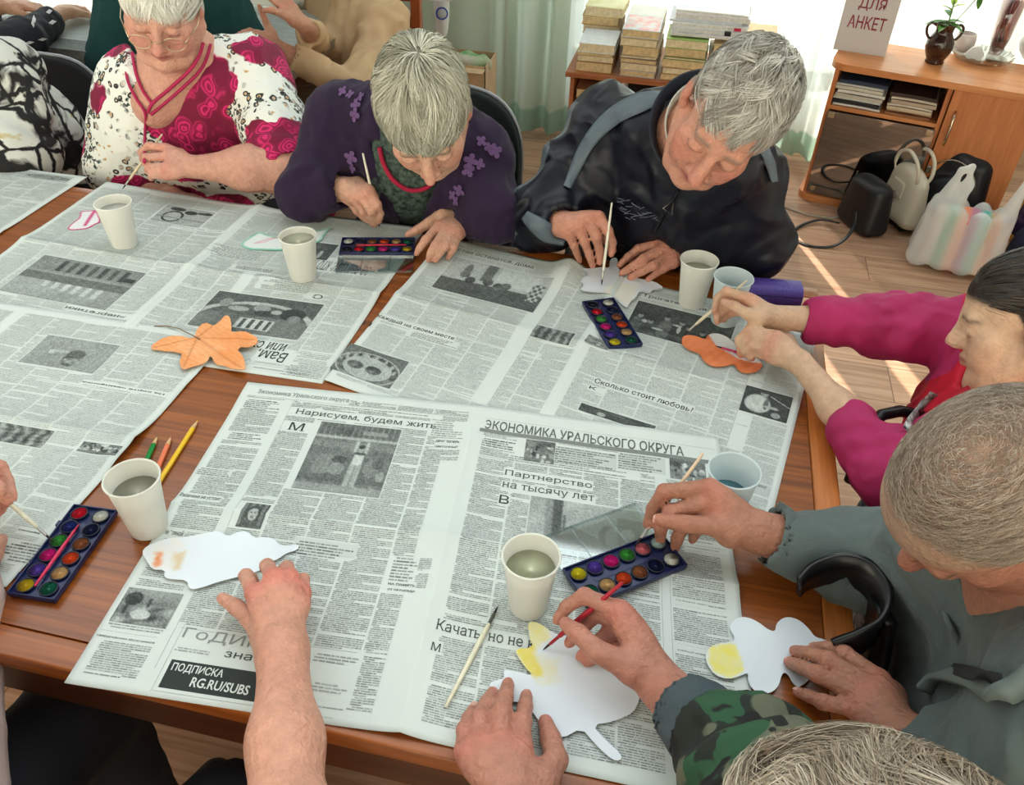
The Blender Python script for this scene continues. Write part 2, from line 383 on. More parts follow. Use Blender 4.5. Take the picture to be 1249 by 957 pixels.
# curtains
def curtain_mat(name='sheer_curtain', tint=(238, 245, 240), see=.10):
    m = bpy.data.materials.new(name); m.use_nodes = True; nt = m.node_tree; nt.nodes.clear()
    o = N(nt, 'ShaderNodeOutputMaterial'); tl = N(nt, 'ShaderNodeBsdfTranslucent'); df = N(nt, 'ShaderNodeBsdfDiffuse'); tp = N(nt, 'ShaderNodeBsdfTransparent')
    a = N(nt, 'ShaderNodeMixShader'); a.inputs[0].default_value = .45; c = N(nt, 'ShaderNodeMixShader'); c.inputs[0].default_value = see
    tcn = N(nt, 'ShaderNodeTexCoord'); s = N(nt, 'ShaderNodeSeparateXYZ'); nt.links.new(tcn.outputs['Object'], s.inputs[0])
    r = N(nt, 'ShaderNodeMapRange'); r.inputs[1].default_value = .135; r.inputs[2].default_value = .15; nt.links.new(s.outputs[2], r.inputs[0])
    mx = N(nt, 'ShaderNodeMix', data_type='RGBA'); mx.inputs[6].default_value = s2l((168, 200, 184)); mx.inputs[7].default_value = s2l(tint); nt.links.new(r.outputs[0], mx.inputs[0])
    for q in (tl, df): nt.links.new(mx.outputs[2], q.inputs[0])
    nt.links.new(df.outputs[0], a.inputs[1]); nt.links.new(tl.outputs[0], a.inputs[2]); nt.links.new(a.outputs[0], c.inputs[1]); nt.links.new(tp.outputs[0], c.inputs[2]); nt.links.new(c.outputs[0], o.inputs[0])
    return m
CURT = curtain_mat(); CURTG = curtain_mat('sheer_curtain_shaded', (214, 226, 214), .03)  # second copy: darker tint stands in for weaker window light on the left panels
def curtain(x0, x1, y, label, amp=.035, seed=0, zlo=.02, gaps=(0, 0), pitch=.11, m=None):
    """a hanging sheer panel; gaps = how far the left/right edge draws back above 1.2 m"""
    n = int((x1 - x0) / .008); r = np.random.default_rng(seed)
    u = np.linspace(0, 1, n); zs = np.concatenate([np.linspace(zlo, .3, 12), np.linspace(.35, 2.5, 16)])
    ph = np.cumsum(r.uniform(.6, 1.4, n)) * .008 / pitch * 6.28; am = amp * (.7 + .3 * np.sin(u * 17 + seed))
    V = []
    for z in zs:
        k = min(max((z - 1.1) / .25, 0), 1); k = k * k * (3 - 2 * k)
        X0 = x0 + gaps[0] * k; X1 = x1 - gaps[1] * k
        spread = 1 + .25 * (1 - min(z / 1.5, 1))
        V.append(np.stack([X0 + (X1 - X0) * u + .012 * np.sin(ph * .5 + z), y + am * spread * np.sin(ph + .25 * np.sin(3 * z + seed)), np.full(n, z) + (.012 * np.sin(ph * .37 + 1) if z < .03 else 0)], 1))
    V = np.concatenate(V); m_ = len(zs)
    I = np.arange(n - 1); F = np.concatenate([np.stack([j * n + I, j * n + I + 1, (j + 1) * n + I + 1, (j + 1) * n + I], 1) for j in range(m_ - 1)])
    o = link('curtain', mesh_np('curtain', V, F), m or CURT); return tag(o, label, 'curtain')
curtain(-2.3, -1.03, 4.13, 'pale green sheer curtain hanging behind the pedestal fan', seed=1, pitch=.16, amp=.02, m=CURTG)
curtain(-1.0, -.60, 4.05, 'narrow white sheer curtain with green hem left of the bookcase', seed=2, amp=.05, pitch=.12, zlo=.03, m=CURTG)
curtain(-.69, -.06, 4.14, 'white sheer curtain directly behind the book stacks', seed=3, gaps=(0, .02))
curtain(-.055, .225, 4.11, 'sunlit white sheer curtain to the right of the grey-haired man', seed=4, gaps=(.02, .02), amp=.04)
curtain(.23, .51, 4.10, 'bright sheer curtain with green hem beside the cabinet', seed=5, gaps=(.01, .02), amp=.04)
curtain(.515, 1.5, 4.11, 'sheer curtain behind the jug and vase on the cabinet', seed=6, gaps=(.02, 0))
# ------------------------------------------------------------------ the long table
TOPW = wood('table_veneer', (104, 50, 14), (158, 86, 30), 'X', 9, .30, 20, coat=.12)
EDGEW = wood('table_edging', (120, 60, 18), (172, 94, 36), 'X', 9, .33, 16, coat=.12)
EDGEY = wood('table_edging_side', (160, 88, 34), (206, 124, 56), 'Y', 9, .33, 16, coat=.12)
DARKW = wood('table_apron', (58, 28, 12), (92, 46, 20), 'X', 9, .45, 16)
TX0, TX1, TY0, TY1 = -2.35, .325, .455, 1.627
tb = empty('dining_table', (-1, 1.04, 0), 'long orange-brown veneered table spread with open newspapers', 'table')
e = .042
MB().box((TX0 + e, TY0 + e, TZ - .026), (TX1 - e, TY1 - e, TZ)).build('tabletop', TOPW, tb)
for lo, hi, m_ in (((TX0, TY0, 0), (TX1, TY0 + e - .0012, 0), EDGEW), ((TX0, TY1 - e + .0012, 0), (TX1, TY1, 0), EDGEW), ((TX1 - e + .0012, TY0 + e, 0), (TX1, TY1 - e, 0), EDGEY), ((TX0, TY0 + e, 0), (TX0 + e - .0012, TY1 - e, 0), EDGEY)):
    MB().box((lo[0], lo[1], TZ - .03), (hi[0], hi[1], TZ - .0004), r=.003).build('edge_strip', m_, tb, angle=40)
for y in (TY0 + .012, TY1 - .03): MB().box((TX0 + .03, y, TZ - .11), (TX1 - .012, y + .018, TZ - .03)).build('apron', DARKW, tb)
for x in (TX0 + .012, TX1 - .03): MB().box((x, TY0 + .03, TZ - .11), (x + .018, TY1 - .03, TZ - .03)).build('apron', DARKW, tb)
for x in (TX0 + .06, -1.02, TX1 - .11):
    for y in (TY0 + .04, TY1 - .1): MB().box((x, y, 0), (x + .055, y + .055, TZ - .03), r=.004).build('leg', DARKW, tb)
# ------------------------------------------------------------------ newspapers
NEWSM = mat('newsprint', (200, 200, 200), .78, spec=.25, attr='Col')
PAPER = np.array(s2l((208, 215, 211))[:3]); INK = np.array(s2l((52, 58, 56))[:3])
_txt = {}; _gl = {}; _adv = {}
def raw_text(string, bold=0.):
    cu = bpy.data.curves.new('t', 'FONT'); cu.body = string; cu.size = 1; cu.offset = bold; cu.resolution_u = 3
    o = bpy.data.objects.new('t', cu); COL.objects.link(o); me = o.to_mesh()
    V = [tuple(v.co[:2]) for v in me.vertices]; F = [list(p.vertices) for p in me.polygons]
    o.to_mesh_clear(); bpy.data.objects.remove(o); bpy.data.curves.remove(cu); return V, F
def glyph(c, bold):
    if (c, bold) not in _gl:
        if c in 'ньЬыЭ':                                         # drawn by hand: stems, bars and bowls
            V = []; F = []
            def bar(x0, y0, x1, y1): F.append([len(V) + i for i in range(4)]); V.extend([(x0 - bold, y0 - bold * (y0 < .1)), (x1 + bold, y0 - bold * (y0 < .1)), (x1 + bold, y1 + bold), (x0 - bold, y1 + bold)])
            def bowl(x0, x1, H_, t):
                n = 14; k = len(V); ro = H_ / 2
                for i in range(n + 1):
                    a = -math.pi / 2 + math.pi * i / n
                    for r_, q in ((ro, 0), (ro - t, 1)): V.append((x1 - ro + r_ * math.cos(a) * 1.0, ro + r_ * math.sin(a)))
                F.extend([[k + 2 * i, k + 2 * i + 2, k + 2 * i + 3, k + 2 * i + 1] for i in range(n)]); bar(x0, 0, x1 - ro, t); bar(x0, H_ - t, x1 - ro, H_)
            if c == 'н':
                for q in ((.075, 0, .163, .542), (.421, 0, .509, .542), (.163, .238, .421, .319)): bar(*q)
            elif c == 'Э':
                t = .085 + bold; k = len(V); n = 26
                for i in range(n + 1):
                    a = math.radians(-142 + 284 * i / n)
                    V.append((.33 + (.30 + bold) * math.cos(a), .364 + (.376 + bold) * math.sin(a))); V.append((.33 + (.30 + bold - t) * math.cos(a), .364 + (.376 + bold - t) * math.sin(a)))
                F.extend([[k + 2 * i, k + 2 * i + 2, k + 2 * i + 3, k + 2 * i + 1] for i in range(n)]); bar(.20, .325, .58, .405)
            elif c == 'Ь': bar(.086, 0, .178, .728); bowl(.178, .60, .43, .075 + bold)
            else: bar(.075, 0, .163, .542); bowl(.163, .48, .335, .07 + bold)
            if c == 'ы': bar(.56, 0, .648, .542)
            _gl[c, bold] = V, F
        else: _gl[c, bold] = raw_text(c, bold) if c != ' ' else ([], [])
    return _gl[c, bold]
def advance(c):
    if c not in _adv: w_ = lambda t: max(v[0] for v in raw_text(t)[0]); _adv[c] = w_('I' + c + 'I') - w_('II')
    return _adv[c]
def text_shape(s, bold=0., serif=False):
    """outline of a line of lettering as flat triangles, fitted to the unit box (x 0..1, y 0..1 down)"""
    key = (s, bold, serif)
    if key in _txt: return _txt[key]
    V = []; F = []; x = 0.
    for ch_ in s:
        v, f = glyph(ch_, bold)
        F += [[q + len(V) for q in p] for p in f]; V += [(a + x, b_) for a, b_ in v]; x += advance(ch_)
    V = np.array(V)
    if serif:
        # add the little foot and head strokes of a book face at the ends of the stems
        ed = {}
        for f in F:
            for i in range(len(f)):
                k = tuple(sorted((f[i], f[(i + 1) % len(f)]))); ed[k] = ed.get(k, 0) + 1
        nv = []; nf = []
        for (a, b_), c in ed.items():
            if c != 1: continue
            p, q = V[a], V[b_]
            if abs(p[1] - q[1]) < .004 and .045 < abs(p[0] - q[0]) < .13:
                x0, x1 = sorted((p[0], q[0])); y = p[1]; up = 1 if y < .25 else -1
                n0 = len(V) + len(nv); nv += [(x0 - .055, y), (x1 + .055, y), (x1 + .055, y + up * .035), (x0 - .055, y + up * .035)]; nf.append([n0, n0 + 1, n0 + 2, n0 + 3])
        if nv: V = np.concatenate([V, np.array(nv)]); F += nf
    lo = V.min(0); hi = V.max(0); U = (V - lo) / (hi - lo); U[:, 1] = 1 - U[:, 1]
    _txt[key] = (U, F, (hi[0] - lo[0]) / (hi[1] - lo[1])); return _txt[key]
def lift_noise(s, t, seed): return .5 + .5 * snoise(np.stack([s * 4, t * 5, s * 0 + seed], -1).reshape(-1, 3), 1.3, seed, 2).reshape(np.shape(s))
class Sheet:
    """one open newspaper: corner points of both pages, in reading order, in room coordinates"""
    def __init__(s, TL, TM, TR, BL, BM, BR, hfun, seed, W=420., H=594.):
        s.C = [np.array(q, float) for q in (TL, TM, TR, BL, BM, BR)]; s.hf = hfun; s.seed = seed; s.W, s.H = W, H
        s.V = []; s.F = {3: [], 4: []}; s.col = []; s.n = 0; s.occ = []; s.r = np.random.default_rng(seed)
    def xy(s, S, T):
        S = np.asarray(S, float); T = np.asarray(T, float); TL, TM, TR, BL, BM, BR = s.C
        m = (S > 1)[..., None]; a = np.where(m, S[..., None] - 1, S[..., None]); t = T[..., None]
        L = np.where(m, TM, TL); R = np.where(m, TR, TM); LB = np.where(m, BM, BL); RB = np.where(m, BR, BM)
        return (L * (1 - a) + R * a) * (1 - t) + (LB * (1 - a) + RB * a) * t
    def h(s, S, T): return s.hf(np.asarray(S, float), np.asarray(T, float), s)
    def P(s, S, T, dz=0):
        S = np.asarray(S, float); T = np.asarray(T, float); q = s.xy(S, T)
        return np.concatenate([q, (TZ + s.h(S, T) + dz)[..., None]], -1)
    def st(s, px, py):
        p = tab(px, py, .002)[:2]; x = np.array([1., .5])
        for _ in range(12):
            f = s.xy(*x) - p; J = np.stack([(s.xy(x[0] + 1e-4, x[1]) - s.xy(x[0] - 1e-4, x[1])) / 2e-4, (s.xy(x[0], x[1] + 1e-4) - s.xy(x[0], x[1] - 1e-4)) / 2e-4], -1)
            x = x - np.linalg.solve(J, f)
        return x
    def put(s, P, F, col):
        P = P.reshape(-1, 3); s.V.append(P); F = np.asarray(F); s.F[F.shape[1]].append(F + s.n); s.n += len(P)
        c = np.asarray(col, float); s.col.append(np.broadcast_to(c, (len(P), 3)) if c.ndim == 1 else c)
    def rect(s, a, b_, col, dz=.0004, n=1):
        """filled rectangle a..b in page units"""
        u = np.linspace(a[0], b_[0], max(2, int(abs(b_[0] - a[0]) * 42) + 2)); v = np.linspace(a[1], b_[1], max(2, int(abs(b_[1] - a[1]) * 50) + 2))
        U, V_ = np.meshgrid(u, v); s.grid(U, V_, col, dz)
    def grid(s, U, V_, col, dz):
        m, n = U.shape; I = np.arange(m * n).reshape(m, n)
        F = np.stack([I[:-1, :-1], I[1:, :-1], I[1:, 1:], I[:-1, 1:]], -1).reshape(-1, 4); s.put(s.P(U, V_, dz), F, col)
    def base(s):
        u = np.unique(np.concatenate([np.linspace(0, 2, 97), 1 + np.array([-.03, -.015, -.006, .006, .015, .03])]))
        v = np.unique(np.concatenate([np.linspace(0, 1, 66), .5 + np.array([-.02, -.01, -.004, 0, .004, .01, .02])]))
        U, V_ = np.meshgrid(u, v); s.grid(U, V_, PAPER, 0)
        s.grid(U, V_, PAPER, -.0007)
        s.F[4][-1] = s.F[4][-1][:, ::-1]
        m, n = U.shape; I = np.arange(m * n).reshape(m, n); k = m * n
        rim = np.concatenate([I[0, :], I[1:, -1], I[-1, -2::-1], I[-2:0:-1, 0]])
        r2 = np.roll(rim, -1); s.F[4].append(np.stack([rim, r2, r2 + k, rim + k], 1) + s.n - 2 * k)
    def A(s, p): return s.st(*p) if isinstance(p[0], int) or p[0] > 3 else np.array(p, float)
    def text(s, a, b_, cols=1, pitch=3.1, dark=1., gap=3.5, ragged=False, size=.46):
        """body text: rows of word-length strokes in columns between two opposite corners"""
        a, b_ = s.A(a), s.A(b_); lo, hi = np.minimum(a, b_), np.maximum(a, b_); s.take(a, b_, 1)
        w_ = ((hi[0] - lo[0]) * s.W - gap * (cols - 1)) / cols; Q = []; par = 0
        for c in range(cols):
            x0 = lo[0] * s.W + c * (w_ + gap); y = lo[1] * s.H
            while y < hi[1] * s.H - 1:
                par -= 1; ind = 0
                last = 1.
                if par <= 0: par = int(s.r.integers(5, 12)); ind = 3; last = 1
                elif par == 1: last = s.r.uniform(.35, .9)
                x = x0 + ind; xe = x0 + w_ * (last if not ragged else s.r.uniform(.6, 1))
                while x < xe - .8:
                    l = min(s.r.gamma(3.2, 2.0) + 1.6, xe - x); 
                    if xe - x - l < 2.5: l = xe - x
                    Q.append((x, y + pitch * (1 - size) * .5, x + l, y + pitch * (1 + size) * .5)); x += l + 1.35
                y += pitch
        if not Q: return
        Q = np.array(Q); U = Q[:, [0, 0, 2, 2]] / s.W; V_ = Q[:, [1, 3, 3, 1]] / s.H
        I = np.arange(len(Q) * 4).reshape(-1, 4); tone = PAPER + (INK - PAPER) * dark * s.r.uniform(.55, .95, len(Q))[:, None]
        s.put(s.P(U, V_, .00045), I, np.repeat(tone, 4, 0))
    def take(s, a, b_, m=1.6):
        lo, hi = np.minimum(a, b_), np.maximum(a, b_); s.occ.append((lo[0] * s.W - m, lo[1] * s.H - m, hi[0] * s.W + m, hi[1] * s.H + m))
    def fill(s, page, edges, t0=.035, t1=.965, pitch=3.1, dark=1., size=.5):
        """body text in every column (edges: column borders 0..1 of the page) wherever nothing else is printed"""
        Q = []; occ = np.array(s.occ or [(0, 0, 0, 0)])
        for c in range(len(edges) - 1):
            x0 = (page + edges[c]) * s.W + 1.8; x1 = (page + edges[c + 1]) * s.W - 1.8; y = t0 * s.H; par = int(s.r.integers(1, 9)); brk = int(s.r.integers(20, 45))
            while y < t1 * s.H:
                hit = (occ[:, 1] < y + pitch) & (occ[:, 3] > y); xa, xb = x0, x1
                for o_ in occ[hit]:
                    if o_[2] <= xa or o_[0] >= xb: continue
                    if o_[0] - xa > xb - o_[2]: xb = o_[0]
                    else: xa = o_[2]
                par -= 1; brk -= 1; l1 = xb; x = xa
                if brk == 0: brk = int(s.r.integers(25, 60)); y += pitch * 1.3; continue
                if par == 1: l1 = xa + (xb - xa) * s.r.uniform(.3, .9)
                if par <= 0: par = int(s.r.integers(4, 11)); x += 3
                if xb - xa > 12:
                    while x < l1 - .6:
                        l = min(s.r.gamma(3., 1.9) + 1.4, l1 - x)
                        if l1 - x - l < 2.: l = l1 - x
                        Q.append((x, y + pitch * (1 - size) * .5, x + l, y + pitch * (1 + size) * .5)); x += l + 1.05
                y += pitch
        Q = np.array(Q); U = Q[:, [0, 0, 2, 2]] / s.W; V_ = Q[:, [1, 3, 3, 1]] / s.H
        tone = PAPER + (INK - PAPER) * dark * s.r.uniform(.4, .8, len(Q))[:, None]
        s.put(s.P(U, V_, .00045), np.arange(len(Q) * 4).reshape(-1, 4), np.repeat(tone, 4, 0))
    def head(s, string, a, b_, dark=1., bold=0., serif=True, flip=False, hm=None):
        """a line of lettering filling the box between two opposite corners (a = reading top-left)"""
        a, b_ = s.A(a), s.A(b_); U, F, _ = text_shape(string, bold, serif)
        if hm: b_[1] = a[1] + hm / s.H
        s.take(a, b_, 2)
        S_ = a[0] + (b_[0] - a[0]) * U[:, 0]; T_ = a[1] + (b_[1] - a[1]) * U[:, 1]
        col = PAPER + (INK - PAPER) * dark if not flip else PAPER
        P = s.P(S_, T_, .0009 if flip else .0006)
        s.V.append(P); s.col.append(np.broadcast_to(col, (len(P), 3)))
        for k in (3, 4):
            f = [q for q in F if len(q) == k]
            if f: s.F[k].append(np.array(f) + s.n)
        f = [(q[0], q[i], q[i + 1]) for q in F if len(q) > 4 for i in range(1, len(q) - 1)]
        if f: s.F[3].append(np.array(f) + s.n)
        s.n += len(P)
    def rule(s, a, b_, th=.5, dark=.8):
        """thin printed line; th in mm"""
        a, b_ = s.A(a), s.A(b_)
        if abs(a[0] - b_[0]) * s.W > abs(a[1] - b_[1]) * s.H: m_ = (a[1] + b_[1]) / 2; lo, hi = (min(a[0], b_[0]), m_ - th / s.H / 2), (max(a[0], b_[0]), m_ + th / s.H / 2)
        else: m_ = (a[0] + b_[0]) / 2; lo, hi = (m_ - th / s.W / 2, min(a[1], b_[1])), (m_ + th / s.W / 2, max(a[1], b_[1]))
        s.take(np.array(lo), np.array(hi), .8); s.rect(lo, hi, PAPER + (INK - PAPER) * dark, .0004)
    def box(s, a, b_, dark=.25):
        a, b_ = s.A(a), s.A(b_); s.take(a, b_, 1); s.rect(np.minimum(a, b_), np.maximum(a, b_), PAPER + (INK - PAPER) * dark, .0002)
    def photo(s, a, b_, fn, res=1.6):
        """printed grey picture; fn(u, v) gives its grey 0..1 (v down, reading direction)"""
        a, b_ = s.A(a), s.A(b_); s.take(a, b_, 2); n = int(abs(b_[0] - a[0]) * s.W / res) + 3; m = int(abs(b_[1] - a[1]) * s.H / res) + 3
        u, v = np.meshgrid(np.linspace(0, 1, n), np.linspace(0, 1, m)); g = fn(u, v); g = np.clip(g + .07 * s.r.normal(size=g.shape) + .06 * n2(u, v, 28, 3, 2), 0, 1).reshape(-1, 1) ** 1.8
        s.grid(a[0] + (b_[0] - a[0]) * u, a[1] + (b_[1] - a[1]) * v, INK + (PAPER - INK) * g, .0007)
    def build(s, label, parent=None):
        V = np.concatenate(s.V); c = np.concatenate(s.col); F = [np.concatenate(f) for f in s.F.values() if f]
        o = link('newspaper', mesh_np('newspaper', V, F, None, c), NEWSM); return tag(o, label, 'newspaper', 'open newspapers covering the table')
def sst(x, a, b_): q = np.clip((x - a) / (b_ - a), 0, 1); return q * q * (3 - 2 * q)
def n2(u, v, sc, seed, oct=4): return snoise(np.stack([u * sc, v * sc, u * 0 + seed], -1).reshape(-1, 3), 1., seed, oct).reshape(u.shape)
def el(u, v, cx, cy, rx, ry): return 1 - sst(((u - cx) / rx) ** 2 + ((v - cy) / ry) ** 2, .75, 1.15)
def bx2(u, v, x0, y0, x1, y1, e=.012): return sst(u, x0 - e, x0 + e) * (1 - sst(u, x1 - e, x1 + e)) * sst(v, y0 - e, y0 + e) * (1 - sst(v, y1 - e, y1 + e))
def lay(g, m, val): return g * (1 - m) + m * val
def pic_crowd(seed, base=.5, n=26, dark=False):
    r = np.random.default_rng(seed); it = [(r.uniform(0, 1), r.uniform(.25, 1), r.uniform(.03, .09), r.uniform(.05, .16), r.uniform(.05, .95)) for _ in range(n)]
    def f(u, v):
        g = base + .25 * n2(u, v, 7, seed)
        for cx, cy, rx, ry, t in it: g = lay(g, el(u, v, cx, cy, rx, ry), t)
        return g * (.55 if dark else 1)
    return f
def pic_boy(u, v):
    g = .42 + .08 * n2(u, v, 12, 3); g = lay(g, bx2(u, v, -.1, -.1, 1.1, .2), .34 + .12 * (np.sin(u * 90) > .5))
    g = lay(g, bx2(u, v, .22, .05, .42, .16), .28); g = lay(g, bx2(u, v, .55, .08, .85, .14), .6)
    g = lay(g, bx2(u, v, -.1, .19, 1.1, .23), .74); g = lay(g, bx2(u, v, -.1, .27, 1.1, .36), .5)
    g = lay(g, bx2(u, v, 0, .38, 1, .80), .40 + .08 * n2(u, v, 9, 5))
    for cx, cy, rx, ry, t in ((.24, .55, .1, .08, .52), (.40, .54, .09, .06, .25), (.22, .68, .12, .09, .5), (.40, .67, .1, .09, .55), (.80, .62, .1, .14, .5), (.86, .55, .07, .07, .3), (.93, .72, .05, .07, .62)): g = lay(g, el(u, v, cx, cy, rx, ry), t)
    g = lay(g, bx2(u, v, -.1, .79, 1.1, .86), .34); g = lay(g, bx2(u, v, -.1, .9, 1.1, 1.1), .62)
    for x0, x1 in ((.52, .56), (.65, .69)): g = lay(g, bx2(u, v, x0, .24, x1, .42), .8)
    g = lay(g, el(u, v, .605, .36, .035, .05), .7); g = lay(g, el(u, v, .605, .32, .04, .03), .15)
    g = lay(g, bx2(u, v, .54, .41, .67, .46), .2); g = lay(g, bx2(u, v, .55, .44, .67, .6), .9)
    for x0, x1 in ((.54, .605), (.615, .68)): g = lay(g, bx2(u, v, x0, .59, x1, .9), .7)
    return g
def pic_plant(u, v):
    g = .72 + .1 * n2(u, v, 4, 8); g = lay(g, bx2(u, v, .14, -.1, .26, 1.1), .55); g = lay(g, bx2(u, v, .2, -.1, .28, 1.1), .28); g = lay(g, bx2(u, v, .29, .3, .31, 1.1), .3)
    g = lay(g, el(u, v, .66, .62, .07, .24), .35); g = lay(g, el(u, v, .69, .62, .05, .2), .62)
    g = lay(g, bx2(u, v, .74, .2, .95, .75), .45); g = lay(g, el(u, v, .83, .5, .06, .1), .75); g = lay(g, sst(v, .78, .84), .5 + .25 * n2(u, v, 16, 2)); g = lay(g, bx2(u, v, .48, .7, .62, .86), .3 + .2 * n2(u, v, 20, 4))
    return lay(g, (v > .4 + .9 * (u - .27)) & (v > .4 + 1.2 * (.45 - u)) & (u > .27) & (u < .62), .5)
def pic_woman(u, v):
    g = .35 + .25 * np.sin(u * 24) * .5 + .1 * n2(u, v, 6, 2); g = lay(g, el(u, v, .5, .45, .3, .36), .2); g = lay(g, el(u, v, .5, .5, .19, .26), .75); g = lay(g, el(u, v, .5, 1.1, .48, .38), .3)
    g = lay(g, bx2(u, v, .38, .44, .46, .48), .2); g = lay(g, bx2(u, v, .54, .44, .62, .48), .2); return lay(g, el(u, v, .5, .62, .08, .03), .4)
def pic_field(u, v):
    g = .6 + .15 * n2(u, v, 3, 9) - .25 * sst(v, 0, .45) * (1 - sst(v, .4, .5)); g = lay(g, sst(v, .42, .5), .45 + .35 * n2(u, v, 15, 6))
    g = lay(g, el(u, v, .2, .3, .16, .2), .15 + .2 * n2(u, v, 20, 4)); g = lay(g, bx2(u, v, .12, .3, .17, .75), .1); g = lay(g, el(u, v, .45, .72, .18, .14), .82 + .1 * n2(u, v, 20, 4)); return lay(g, bx2(u, v, .48, .25, .53, .5), .15)
def pic_office(u, v):
    g = .76 + .05 * n2(u, v, 5, 3); g = lay(g, bx2(u, v, .36, -.1, .46, .5), .35); g = lay(g, bx2(u, v, .5, -.1, .9, .5), .86); g = lay(g, (v > .62 - .05 * u) * 1., .28 + .06 * n2(u, v, 9, 1))
    for cx, cy in ((.2, .42), (.28, .55), (.45, .5), (.56, .55), (.63, .5)): g = lay(g, el(u, v, cx, cy, .05, .1), .35 + .3 * n2(u, v, 15, 4))
    g = lay(g, el(u, v, .2, .3, .04, .2), .4); return lay(g, bx2(u, v, .86, .25, .97, .75), .3 + .5 * (np.sin(u * 100) * np.sin(v * 40) > 0))
def pic_round(u, v):
    r_ = np.hypot((u - .5) / .52, (v - .62) / .5); g = .72 + .08 * n2(u, v, 6, 3) - .35 * (r_ > 1); g = lay(g, (np.abs(r_ - .85) < .1) * 1., .4 + .3 * n2(u, v, 14, 5))
    for i in range(14): a = 3.3 + i * .21; g = lay(g, el(u, v, .5 + .42 * math.cos(a), .62 + .42 * math.sin(a), .025, .06), .2 + .5 * (i % 2))
    for cx in (.3, .6): g = lay(g, el(u, v, cx, .62, .13, .13), .3 + .4 * n2(u, v, 20, 7))
    return g
def pic_theatre(u, v):
    g = .16 + .10 * n2(u, v, 6, 11) + .06 * n2(u, v, 25, 2); g = lay(g, bx2(u, v, 0, .0, 1, .25), .2)
    for cx, cy, w_, t in ((.1, .5, .09, .3), (.22, .62, .1, .2), (.36, .4, .07, .34), (.52, .45, .1, .12), (.6, .55, .09, .16), (.74, .6, .1, .1), (.9, .5, .08, .24)):
        g = lay(g, el(u, v, cx, cy + .3, w_, .34), t + .18 * n2(u, v, 14, 5)); g = lay(g, el(u, v, cx - .01, cy - .06, .028, .085), .55); g = lay(g, el(u, v, cx - .012, cy - .12, .03, .05), .1)
    for cx, cy, rx, ry in ((.5, .62, .018, .12), (.47, .5, .05, .03), (.15, .6, .03, .05), (.3, .75, .06, .03), (.66, .7, .03, .04)): g = lay(g, el(u, v, cx, cy, rx, ry), .78)
    return g
def pic_singer(u, v):
    g = .14 + .05 * n2(u, v, 7, 3); g = lay(g, el(u, v, .33, .6, .28, .32), .82 + .1 * n2(u, v, 9, 2)); g = lay(g, el(u, v, .42, .2, .09, .13), .6); g = lay(g, el(u, v, .42, .14, .09, .07), .2)
    g = lay(g, el(u, v, .5, .55, .05, .2), .35); g = lay(g, el(u, v, .62, .62, .17, .05), .7); g = lay(g, el(u, v, .75, .85, .1, .1), .6); m_ = np.abs(v - (.25 + .5 * (u - .55))) < .012
    return lay(g, (m_ & (u > .55)) * 1., .75)
def pic_band(u, v):
    g = .4 + .1 * n2(u, v, 5, 1); g = lay(g, bx2(u, v, -.1, .45, 1.1, 1.1), .28)
    g = lay(g, (np.abs(np.hypot((u - .5) / .55, (v - .2) / .6) - 1) < .06) * 1., .75); g = lay(g, bx2(u, v, .3, .1, .62, .38), .85); g = lay(g, (bx2(u, v, .32, .12, .6, .36) * (np.sin(u * 80) > .2)), .2)
    for cx, cy, rx, ry, t in ((.2, .62, .12, .16, .08), (.16, .5, .06, .1, .5), (.5, .68, .08, .1, .6), (.44, .55, .1, .08, .15), (.7, .6, .1, .07, .65), (.6, .78, .05, .05, .8), (.85, .72, .06, .12, .55), (.35, .62, .05, .06, .7)): g = lay(g, el(u, v, cx, cy, rx, ry), t)
    return g
def pic_power(u, v):
    g = .62 + .12 * n2(u, v, 3, 6); g = lay(g, bx2(u, v, -.1, .42, 1.1, .6), .38); g = lay(g, sst(v, .6, .7), .5)
    for k in range(7): x = .12 + k * .1; g = lay(g, bx2(u, v, x, .68, x + .045, .95), .15 + .1 * (k % 2))
    for k in range(6): x = .18 + k * .1; g = lay(g, bx2(u, v, x, .18 + .02 * k, x + .05, .42), .85)
    return lay(g, bx2(u, v, .02, .7, .16, .8), .1)
def pic_hair(u, v):
    g = .62 + .06 * n2(u, v, 3, 3); g = lay(g, el(u, v, .42, .5, .12, .17), .32); g = lay(g, el(u, v, .45, .35, .09, .1), .2); g = lay(g, el(u, v, .4, .25, .13, .16), .45 + .4 * n2(u, v, 22, 2)); g = lay(g, el(u, v, .65, .55, .12, .05), .72); return lay(g, el(u, v, .75, .5, .04, .08), .8)
def pic_bike(u, v):
    g = .72 + .06 * n2(u, v, 5, 3); q = np.abs(np.hypot((u - .68) / .18, (v - .4) / .3) - 1); g = lay(g, (q < .12) * 1., .12)
    for cx, cy, rx, ry in ((.72, .85, .16, .1), (.42, .75, .13, .12), (.1, .82, .1, .08), (.2, .8, .1, .06)): g = lay(g, el(u, v, cx, cy, rx, ry), .1)
    return lay(g, bx2(u, v, .0, .3, 1, .36), .55)
def pic_dark(u, v): return .22 + .12 * n2(u, v, 5, 3) + .5 * el(u, v, .3, .3, .06, .25)
def pic_lines(seed): return lambda u, v: .4 + .3 * np.sin(u * 30 + 3 * n2(u, v, 4, seed)) * .6 + .2 * n2(u, v, 14, seed)
def crease(s_, t_, S, Tn, ah, av, lh=28., lv=24.):
    return ah * np.exp(-np.abs(t_ - Tn) * 594 / lh) + av * np.exp(-np.abs(s_ - 1) * 420 / lv)
